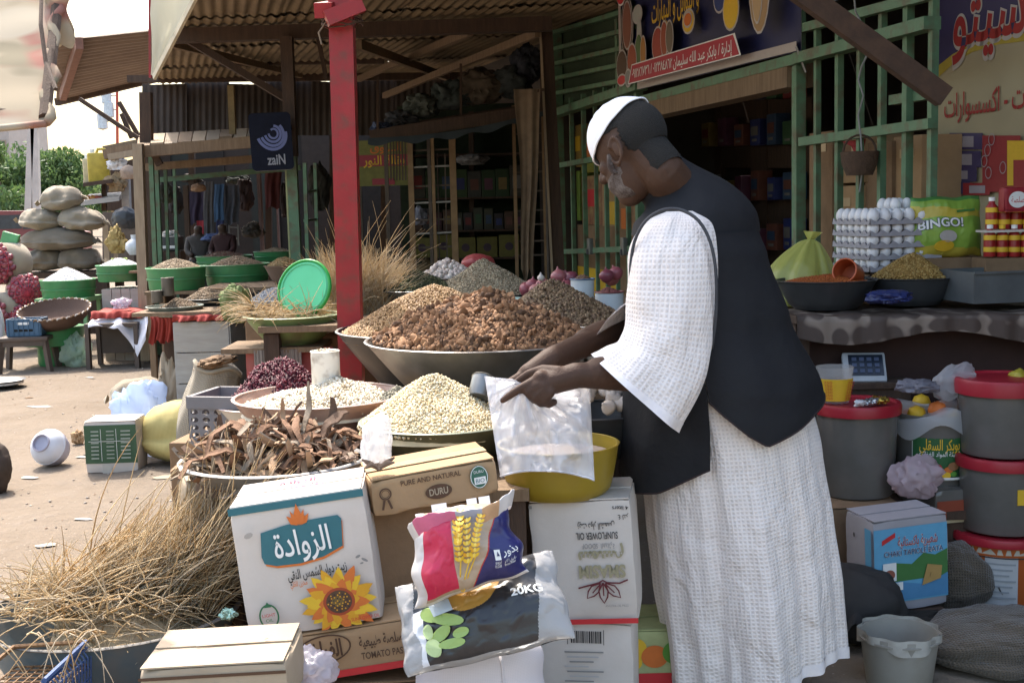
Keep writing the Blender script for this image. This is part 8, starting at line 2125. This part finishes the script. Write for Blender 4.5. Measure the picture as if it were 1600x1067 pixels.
for s in (-1,1):
    sph(bodymb,hp(.066,s*.040,-.020),(.022,.020,.022),HM,2)          # cheek
    sph(bodymb,hp(.074,s*.031,.004),(.012,.015,.011),HM,2)           # eyelid
    ear = [hp(-.004 + .021*math.cos(a) - .004*math.sin(a),s*(.079 + .010*(1 if math.cos(a) < 0 else .3)),-.008 + .034*math.sin(a)) for a in [R(20 + 32*k) for k in range(11)]]
    bodymb.tube(ear,[.005]*len(ear),skin_m,8);sph(bodymb,hp(-.008,s*.080,-.006),(.014,.007,.024),HM,2);sph(bodymb,hp(.004,s*.079,-.040),(.008,.006,.010),HM,2)
NB = at(1072,322,3.13)
limb(bodymb,[hp(-.032,0,-.030),hp(-.055,0,-.085),NB],[.058,.054,.066])
# trunk, legs
CH = at(1100,470,3.12);HIP = at(1130,660,3.13)
limb(bodymb,[NB,CH,HIP],[.075,.125,.125])
SHL,SHR = at(1062,362,2.99),at(1105,352,3.30)
limb(bodymb,[NB + V(0,0,-.03),SHL],[.06,.058]);limb(bodymb,[NB + V(0,0,-.03),SHR],[.06,.058])
for s,off in ((1,.02),(-1,-.04)):
    h_ = HIP + Ld*(.09*s);k_ = V(BASE.x,BASE.y,.47) + Ld*(.10*s) + Fd*(.03 + off);a_ = V(BASE.x,BASE.y,.08) + Ld*(.11*s) + Fd*off
    limb(bodymb,[h_,k_,a_],[.085,.06,.038]);limb(bodymb,[a_ + Fd*-.03 + V(0,0,-.035),a_ + Fd*.09 + V(0,0,-.045),a_ + Fd*.17 + V(0,0,-.055)],[.035,.034,.024])
# left arm, nearest
ELL,WRL = at(1040,588,2.86),at(902,586,2.80)
limb(bodymb,[SHL,ELL,WRL],[.052,.043,.030]);limb(bodymb,[at(960,582,2.82),at(935,582,2.81)],[.040,.038])
PL = at(864,597,2.79)
sph(bodymb,PL,(.038,.024,.028),Matrix.Rotation(R(8),3,'Y'),3);limb(bodymb,[WRL,PL],[.031,.029])
sph(bodymb,at(845,590,2.785),(.020,.020,.019));sph(bodymb,at(848,603,2.775),(.018,.018,.017))
limb(bodymb,[at(846,589,2.785),at(818,604,2.775),at(800,615,2.775),at(785,626,2.78)],[.0125,.0108,.0098,.0078])          # index, pointing
limb(bodymb,[at(874,581,2.79),at(848,577,2.81),at(826,584,2.825),at(806,597,2.83)],[.015,.012,.0108,.0085])               # thumb
for q,(x,y,d) in enumerate(((842,601,2.772),(850,609,2.768),(860,613,2.768))):                                                  # three curled fingers
    limb(bodymb,[at(x,y,d),at(x - 17 + 3*q,y + 12,d),at(x - 6 + 2*q,y + 24 - 3*q,d + .012),at(x + 6,y + 19 - 2*q,d + .022)],[.0125,.0115,.0108,.009])
# right arm behind
ELR,WRR = at(1005,500,3.34),at(862,560,2.98)
limb(bodymb,[SHR,ELR,WRR],[.052,.043,.029]);limb(bodymb,[at(945,522,3.20),at(915,536,3.12)],[.040,.038])
PR = at(828,583,2.93)
sph(bodymb,PR,(.034,.022,.026),Matrix.Rotation(R(-25),3,'Y'),3);limb(bodymb,[WRR,PR],[.030,.026])
for q,(dx,dy) in enumerate(((0,0),(4,7),(9,13),(14,18))):
    limb(bodymb,[at(812 + dx,588 + dy,2.92 - .006*q),at(795 + dx,598 + dy,2.90 - .006*q),at(790 + dx,610 + dy,2.905),at(800 + dx,614 + dy,2.92)],[.0115,.0105,.0098,.008])
limb(bodymb,[at(835,592,2.92),at(818,602,2.89),at(806,606,2.885)],[.0135,.0115,.009])
tmp = bodymb.build('person_source')
md = tmp.modifiers.new('remesh','REMESH');md.mode = 'VOXEL';md.voxel_size = .0042;md.use_smooth_shade = True
sm2 = tmp.modifiers.new('smooth','SMOOTH');sm2.factor = .5;sm2.iterations = 4
bme = bpy.data.meshes.new_from_object(tmp.evaluated_get(bpy.context.evaluated_depsgraph_get()));bpy.data.objects.remove(tmp)
bme.materials.clear();bme.materials.append(skin_m);bme.shade_smooth()
bme.transform(Matrix.Translation(-BASE))
man = link('person',bme,loc=BASE)
tag(man,'man in white robe, black vest and white cap reaching over the goods','person')
def to_man(mb,name,smooth=170,part=None):
    mb.v = [tuple(Vector(v) - BASE) for v in mb.v]
    return mb.build(name,part or man,smooth=smooth)
def head_r(d):   # radius of the skull along the unit direction d
    f,l,u = d.dot(Fh),d.dot(Lh),d.dot(Uh);return 1/math.sqrt((f/.100) ** 2 + (l/.078) ** 2 + (u/.090) ** 2)
CC = hp(0,0,.030)
Ax = (Uh*.88 + Fh*.47).normalized();E1 = Ax.cross(Lh).normalized();E2 = Ax.cross(E1).normalized()
def shell(k,phi0,phi1,bulge=0.0,wob=0.0):
    def f(u,v):
        ph = phi0 + (phi1 - phi0)*v;a = 2*math.pi*u
        d = Ax*math.cos(ph) + (E1*math.cos(a) + E2*math.sin(a))*math.sin(ph)
        r = head_r(d)*k*(1 + bulge*math.cos(ph) ** 2) + .0015*wob*math.sin(9*a + 5*ph)
        return CC + d*r
    return f
capm = weave_mat('white knitted cap cotton',(.80,.80,.84),(.64,.64,.68),260,.85,bump=.25,sat=.3)
mb = MB();mb.grid(shell(1.09,R(.5),R(74),.10,.5),60,24,capm,None,(.6,.14));mb.grid(shell(1.06,R(74),R(.5),.10,.5),60,24,capm,None,(.6,.14));
cap_ = to_man(mb,'cap')
mb = MB();rim = shell(1.09,R(74),R(74),.10,.5);mb.tube([rim(i/60,0) for i in range(61)],.0025,capm,6,caps=False);cr = to_man(mb,'cap_hem',part=cap_)
# short hair on the back of the head, grizzled beard
hairm = mat('cropped black hair',(.012,.011,.010),.9,(.02,.018,.016),160,.5,.8,500)
mb = MB()
def hairf(u,v):
    ph = R(63 + 78*v);a = 2*math.pi*u
    d = Ax*math.cos(ph) + (E1*math.cos(a) + E2*math.sin(a))*math.sin(ph);return d
vs,keep = [],[]
nu,nv = 90,30
for j in range(nv + 1):
    for i in range(nu):
        d = hairf(i/nu,j/nv);f,l,u = d.dot(Fh),d.dot(Lh),d.dot(Uh)
        ok = (f < .42 - .35*max(0,.3 - u) and u > -.25 - .95*max(0,-f)) and not (abs(l) > .8 and u < .18 and f > -.3)
        vs.append(CC + d*head_r(d)*(1.035 if ok else .95))
mb.add(vs,[(j*nu + i,j*nu + (i + 1) % nu,(j + 1)*nu + (i + 1) % nu,(j + 1)*nu + i) for j in range(nv) for i in range(nu)],hairm);to_man(mb,'hair')
A0,A1 = hp(-.032,0,-.030),hp(-.055,0,-.085);nax = (A1 - A0).normalized();nup = (V(.75,-.35,.65) - nax*nax.dot(V(.75,-.35,.65))).normalized();nsd = nax.cross(nup)
mb = MB();mb.grid(lambda u,v: A0 + (A1 - A0)*(v*1.42 - .2) + (nup*math.cos(R(-100 + 200*u)) + nsd*math.sin(R(-100 + 200*u)))*(.0625 - .0045*v - .005*max(0,v - .8)*4 - .010*abs(2*u - 1) ** 5),40,18,hairm);to_man(mb,'nape_hair')
def beard_mat():
    m = bpy.data.materials.new('grizzled stubble');m.use_nodes = True;N,L = m.node_tree.nodes,m.node_tree.links;b = N['Principled BSDF'];b.inputs['Roughness'].default_value = .9
    tc = N.new('ShaderNodeTexCoord');n1 = N.new('ShaderNodeTexNoise');n1.inputs['Scale'].default_value = 260;n1.inputs['Detail'].default_value = 8;L.new(tc.outputs['Object'],n1.inputs['Vector'])
    r = N.new('ShaderNodeValToRGB');r.color_ramp.elements[0].position = .42;r.color_ramp.elements[1].position = .72;r.color_ramp.elements[0].color = (.045,.028,.022,1);r.color_ramp.elements[1].color = (.17,.148,.138,1)
    n2 = N.new('ShaderNodeTexNoise');n2.inputs['Scale'].default_value = 32;L.new(tc.outputs['Object'],n2.inputs['Vector']);av = N.new('ShaderNodeMath');av.operation = 'MULTIPLY_ADD';av.inputs[1].default_value = .35;L.new(n1.outputs['Fac'],av.inputs[0]);s2 = N.new('ShaderNodeMath');s2.operation = 'MULTIPLY';s2.inputs[1].default_value = .68;L.new(n2.outputs['Fac'],s2.inputs[0]);L.new(s2.outputs[0],av.inputs[2]);L.new(av.outputs[0],r.inputs[0]);L.new(r.outputs[0],b.inputs['Base Color'])
    bp = N.new('ShaderNodeBump');bp.inputs['Strength'].default_value = .6;bp.inputs['Distance'].default_value = .002;L.new(n1.outputs['Fac'],bp.inputs['Height']);L.new(bp.outputs[0],b.inputs['Normal']);return m
mb = MB();bmm = beard_mat()
def beardf(u,v):     # around the jaw from ear to ear
    a = R(-100 + 200*u);c = hp(.030,0,-.045);e = v
    d = (Fh*math.cos(a) + Lh*math.sin(a))*math.cos(R(-5 - 62*e)) + Uh*math.sin(R(-5 - 62*e))
    f,l,w = d.dot(Fh),d.dot(Lh),d.dot(Uh);r = 1/math.sqrt((f/.066) ** 2 + (l/.062) ** 2 + (w/.080) ** 2)
    edge = min(1,5*min(u,1 - u,v,1 - v) + .0);p = c + d*r*(1.0 + .055*edge) 
    return p + Uh*(.012*(abs(2*u - 1) ** 2)*(1 - v)) - Fh*.004*(1 - edge)
mb.grid(beardf,50,18,bmm);to_man(mb,'beard')
mb = MB()             # sideburn running up to the ear
mb.grid(lambda u,v: hp(.034 + .018*(u - .5) + .006*math.sin(v*4),.0640 + .009*math.sin(math.pi*u) - .014*max(0,.5 - v)*2*.3,-.052 + .050*v),8,12,bmm);to_man(mb,'sideburn')

# ---------------- robe
def ell_pt(c,a,b,th,z): return V(c.x,c.y,z) + Fd*(a*math.cos(th)) + Ld*(b*math.sin(th))
def interp(tab,z):
    if z <= tab[0][0]: return tab[0][1:]
    for p,q in zip(tab[:-1],tab[1:]):
        if z <= q[0]:
            t = (z - p[0])/(q[0] - p[0]);t = t*t*(3 - 2*t)*.5 + t*.5;return tuple(x + (y - x)*t for x,y in zip(p[1:],q[1:]))
    return tab[-1][1:]
def row(px,py,a,b,Y=3.12): p = at(px,py,Y);return (p.z,p.x,p.y,a,b)
ROBE = sorted([row(1178,1075,.222,.24),row(1172,1000,.229,.244),row(1162,900,.238,.25),row(1152,800,.236,.25),row(1140,700,.232,.245),row(1128,600,.215,.235),row(1108,500,.185,.21),row(1094,400,.15,.195),row(1087,362,.125,.175),row(1084,345,.09,.12)])
def robe_pt(th,z,fold=True):
    x,y,a,b = interp(ROBE,z);dn = min(1,max(0,(.80 - z)/.7))
    k = 1.0
    if fold:
        tw = .25*math.sin(3*z + 1)
        k += dn*(.060*math.sin(6*th + 1.0 + tw) + .050*math.sin(11*th + 2.2 + 2*tw) + .028*math.sin(23*th + .5 + 3*z) + .02*noise.noise(Vector((math.cos(th)*3,math.sin(th)*3,z*2))))
        k -= .15*dn ** .6*math.exp(-((th - R(96) - .18*(z - .5))/.085) ** 2)              # deep side pleat
        k -= .08*dn*math.exp(-((th - R(62) + .25*(z - .5))/.10) ** 2) + .07*dn*math.exp(-((th - R(150) + .1*(z - .5))/.11) ** 2)
        k += .035*dn*math.exp(-((th - R(118))/.2) ** 2)
    return ell_pt(V(x,y,0),a*k,b*k,th,z)
def hem_z(th): return .125 + .045*math.exp(-((th - R(175))/.5) ** 2) - .03*math.exp(-((th - R(60))/.8) ** 2)
ztop = ROBE[-1][0]
mb = MB()
mb.grid(lambda u,v: robe_pt(2*math.pi*u,hem_z(2*math.pi*u if u < .75 else 2*math.pi*(u - 1))*(1 - v) + ztop*v),240,110,robe_m,None,(1.55,1.25))
mb.grid(lambda u,v: robe_pt(2*math.pi*u,hem_z(2*math.pi*u if u < .75 else 2*math.pi*(u - 1))*(1 - v) + .6*v)*1.0 + (V(*interp(ROBE,.3)[:2],0) - V(*robe_pt(2*math.pi*u,.3)[:2],0)).normalized()*.003,120,20,robe_m,None,(1.55,.5),flip=True)
robe = to_man(mb,'robe')
plainw = mat('plain white hem',(.82,.76,.73),.9,(.66,.62,.64),30)
mb = MB();mb.grid(lambda u,v: robe_pt(2*math.pi*u,hem_z(2*math.pi*u if u < .75 else 2*math.pi*(u - 1)) + .03*v) + (robe_pt(2*math.pi*u,.3,False) - V(*interp(ROBE,.3)[:2],.3)).normalized()*.002,240,3,plainw);to_man(mb,'robe_hem',part=robe)
# trousers
for s,off in ((1,.02),(-1,-.04)):
    mb = MB();a_ = V(BASE.x,BASE.y,.07) + Ld*(.11*s) + Fd*off;k_ = V(BASE.x,BASE.y,.5) + Ld*(.10*s) + Fd*(.02 + off)
    mb.grid(lambda u,v: a_.lerp(k_,v) + Fd*(.075*math.cos(6.283*u)*(1 + .06*math.sin(8*6.283*u)*(1 - v))) + Ld*(.07*math.sin(6.283*u)),40,14,plainw,None,(.45,.45));to_man(mb,'trouser_leg')
# ---------------- vest: front panel hangs low, back panel high, slit at the side
VEST = sorted([row(1128,810,.262,.268),row(1128,700,.262,.268),row(1128,650,.262,.268),row(1125,600,.252,.262),row(1106,500,.207,.235),row(1092,400,.168,.218),row(1088,362,.150,.208)])
zt_v = VEST[-1][0]
SL = R(104)
def vhem(th):
    z = lambda py: at(1128,py,2.86).z
    d = math.degrees(th)
    tabl = [(-80,z(700)),(0,z(752)),(25,z(778)),(50,z(790)),(75,z(778)),(103.9,z(735))] if d < 104 else [(104,z(628)),(112,z(650)),(124,z(682)),(134,z(700)),(160,z(676)),(199,z(640)),(280,z(700))]
    for p,q in zip(tabl[:-1],tabl[1:]):
        if d <= q[0]: t = (d - p[0])/(q[0] - p[0]);return p[1] + (q[1] - p[1])*t
    return tabl[-1][1]
def vest_pt(th,z,k=1.0):
    x,y,a,b = interp(VEST,z);n_ = 1 + .016*math.sin(5*th + 4*z) + .012*math.sin(9*th - 13*z)*min(1,max(0,(1.15 - z)/.2)) + .03*noise.noise(Vector((math.cos(th)*2,math.sin(th)*2,z*3.5)))
    n_ = 1 + (n_ - 1)*min(1,max(0,(zt_v - z)/.12));lo = min(1,max(0,(.95 - z)/.3));n_ += .02*lo*math.sin(6*th + 1)
    return ell_pt(V(x,y,0),a*n_*k,b*n_*k,th,z)
for (t0,t1,nm_) in ((R(-79),SL - .004,'vest_front'),(SL + .004,R(279),'vest_back')):
    mb = MB();n1 = 110
    f = lambda u,v,k=1.0: vest_pt(t0 + (t1 - t0)*u,vhem(t0 + (t1 - t0)*u)*(1 - v) + zt_v*v,k)
    mb.grid(f,n1,60,vest_m);mb.grid(lambda u,v: f(u,v,.985),n1,60,vest_m,flip=True)
    mb.grid(lambda u,v: f(u,0,.985 + .015*v),n1,1,vest_m)
    vo = to_man(mb,nm_)
    mb = MB();mb.tube([f(i/80,0,1.002) for i in range(81)],.0022,mat('dark brown hem',(.03,.015,.014),.8),5);e_ = to_man(mb,'hem_piping',part=vo)
# yoke and collar: rings that tilt forward with the neck
YK = [(1088,364,3.12,.150,.208,0),(1086,338,3.12,.142,.190,6),(1074,316,3.12,.116,.145,20),(1056,299,3.115,.088,.098,36),(1042,287,3.11,.076,.078,44),(1029,276,3.11,.072,.073,47)]
def yoke(u,v,k=1.0):
    t = v*(len(YK) - 1);i = min(int(t),len(YK) - 2);w = t - i
    p0,p1,p2,p3 = YK[max(i - 1,0)],YK[i],YK[i + 1],YK[min(i + 2,len(YK) - 1)]
    cr_ = lambda q: .5*((2*p1[q]) + (-p0[q] + p2[q])*w + (2*p0[q] - 5*p1[q] + 4*p2[q] - p3[q])*w*w + (-p0[q] + 3*p1[q] - 3*p2[q] + p3[q])*w ** 3)
    c = at(cr_(0),cr_(1),cr_(2));tl = R(cr_(5));a = 2*math.pi*u;dirn = (Fd*.75 + Vector((-1,0,0))*.25).normalized()
    ef = dirn*math.cos(tl) - Vector((0,0,1))*math.sin(tl)
    n_ = 1 + min(1,v*3)*(.015*math.sin(5*a + 3) + .02*noise.noise(Vector((math.cos(a)*2,math.sin(a)*2,v*3))))
    return c + (ef*(math.cos(a)*cr_(3)) + Ld*(math.sin(a)*cr_(4)))*n_*k
mb = MB();mb.grid(lambda u,v: yoke(u,v),70,40,vest_m);mb.grid(lambda u,v: yoke(u,v,.97),70,30,vest_m,flip=True);yk_ = to_man(mb,'yoke')
mb = MB();mb.tube([yoke(i/60,1.0) for i in range(61)],.004,vest_m,6,caps=False);to_man(mb,'collar_edge',part=yk_)
# ---------------- near sleeve: wide, bell shaped
SLV = [(1062,330,2.985,.035,.05,0),(1058,350,2.955,.082,.075,0),(1052,392,2.925,.106,.088,0),(1050,450,2.90,.106,.088,2),(1046,505,2.885,.105,.088,8),(1036,552,2.865,.112,.088,20),(1018,586,2.845,.124,.090,33),(995,617,2.825,.137,.094,43)]
def slv(u,v,k=1.0):
    t = v*(len(SLV) - 1);i = min(int(t),len(SLV) - 2);w = t - i
    p0,p1,p2,p3 = SLV[max(i - 1,0)],SLV[i],SLV[i + 1],SLV[min(i + 2,len(SLV) - 1)]
    cr_ = lambda k_: .5*((2*p1[k_]) + (-p0[k_] + p2[k_])*w + (2*p0[k_] - 5*p1[k_] + 4*p2[k_] - p3[k_])*w*w + (-p0[k_] + 3*p1[k_] - 3*p2[k_] + p3[k_])*w ** 3)
    c = at(cr_(0),cr_(1),cr_(2));h1,h2,an = max(.01,cr_(3)),max(.01,cr_(4)),R(cr_(5));e1 = V(math.cos(an),0,-math.sin(an));a = 2*math.pi*u
    fold = 1 + .045*v*math.sin(5*a + 6*v) + .030*math.sin(8*a - 9*v)*v + .05*noise.noise(Vector((math.cos(a)*2,math.sin(a)*2,v*5)))
    fold += .05*math.exp(-((v - .62)/.07) ** 2)*math.sin(3*a + 1) - .03*math.exp(-((v - .74)/.05) ** 2)*max(0,-math.cos(a))
    return c + (e1*(math.cos(a)*h1) + V(0,1,0)*(math.sin(a)*h2))*fold*k
mb = MB();mb.grid(lambda u,v: slv(u,v),90,80,robe_m,None,(.64,.52));mb.grid(lambda u,v: slv(u,v*.55 + .45,.975),60,36,robe_m,None,(.64,.28),flip=True);sl_ = to_man(mb,'sleeve')
mb = MB();mb.grid(lambda u,v: slv(u,.945 + .055*v,1.006),90,3,plainw);mb.grid(lambda u,v: slv(u,1.0,1.006 - .03*v),90,1,plainw);to_man(mb,'cuff',part=sl_)
# armhole piping of the vest
mb = MB();arc = [(986,470,2.905),(984,420,2.90),(990,375,2.89),(1008,343,2.885),(1035,326,2.88),(1064,326,2.87),(1092,342,2.86),(1110,374,2.85),(1118,412,2.845),(1120,452,2.845),(1119,500,2.85),(1112,545,2.86)]
def smooth_path(pts,n=40):
    out = []
    for k in range(n + 1):
        t = k/n*(len(pts) - 1);i = min(int(t),len(pts) - 2);w = t - i;out.append(Vector(pts[i]).lerp(Vector(pts[i + 1]),w))
    for _ in range(3): out = [out[0]] + [(out[i - 1] + out[i]*2 + out[i + 1])/4 for i in range(1,len(out) - 1)] + [out[-1]]
    return out
mb.tube([at(*p) for p in smooth_path(arc)],.004,mat('grey vest seam',(.05,.052,.06),.7),6);to_man(mb,'armhole_piping')
mb = MB();sh_ = [(1004,350,2.90),(1022,330,2.93),(1050,316,2.95),(1075,330,2.93),(1096,352,2.92)]
# far sleeve
mb = MB()
F2 = [(1040,455,3.34,.075),(1000,480,3.30,.078),(972,497,3.24,.076),(944,516,3.16,.072)]
def slv2(u,v):
    t = v*3;i = min(int(t),2);w = t - i;p = [x + (y - x)*w for x,y in zip(F2[i],F2[i + 1])];a = 2*math.pi*u;c = at(*p[:3]);e1 = V(math.sin(R(35)),0,math.cos(R(35)))
    return c + (e1*math.cos(a) + V(.3,.9,0)*math.sin(a))*p[3]*(1 + .05*math.sin(5*a + 7*v))
mb.grid(slv2,50,16,robe_m,None,(.42,.2));mb.grid(lambda u,v: slv2(u,.4 + .6*v) + V(0,.003,0),50,10,robe_m,None,(.42,.12),flip=True);to_man(mb,'sleeve')

# ---------------- the plastic bag he holds open
BT = [(757,587),(775,590),(800,592),(830,600),(870,605),(905,606),(922,612)]
bagm = film_mat('milky carrier film',(.84,.84,.88),.46,.15,.35)
def bagf(side):
    def f(u,v):
        t = u*(len(BT) - 1);i = min(int(t),len(BT) - 2);w = t - i;tx = BT[i][0] + (BT[i + 1][0] - BT[i][0])*w;ty = BT[i][1] + (BT[i + 1][1] - BT[i][1])*w
        bx = 782 + 143*u + (4 if u > .9 else 0);by = 738 + 14*math.sin(u*3.1)*-.3 + 8*abs(2*u - 1) ** 3 + 6*u
        px = tx + (bx - tx)*v;py = ty + (by - ty)*v
        e = (max(0,1 - (2*u - 1) ** 4)) ** .5
        dep = (.035 + .03*math.sin(math.pi*min(1,v*1.1)) ** .8)*e*(1 - .35*v)
        wr = .010*math.sin(11*u + 5*v + side) + .012*noise.noise(Vector((u*5,v*4,side))) + .008*abs(noise.noise(Vector((u*9 + 3*v,v*6,side + 5)))) + .014*math.exp(-((u - .48 - .1*v)/.05) ** 2)*(1 - .3*v)
        an = math.atan2((v - .02)*1.0,(u - .42)*.9);wr += .010*math.sin(9*an + side)*min(1,2.5*math.hypot(u - .42,v))*math.exp(-1.5*v) + .006*math.sin(17*an + 2*side)*min(1,v*4)
        q = at(px,py,2.845 - .115*v + side*dep*.55 + wr*2.6*e)
        return q
    return f
hb = thing('carrier_bag','thin white plastic carrier bag hanging open from the man\'s hands','bag',at(850,745,2.855))
for s,nm_ in ((-1,'front_sheet'),(1,'back_sheet')):
    mb = MB();ff = bagf(s);mb.grid(lambda u,v: ff(u,v) - hb.location,60,60,bagm);mb.build(nm_,hb,smooth=170)
mb = MB();f1 = bagf(-1);mb.tube([f1(i/40,.985) - hb.location for i in range(41)],.0018,film_mat('bag seam film',(.82,.82,.86),.85),5);mb.build('bottom_seam',hb,smooth=170)
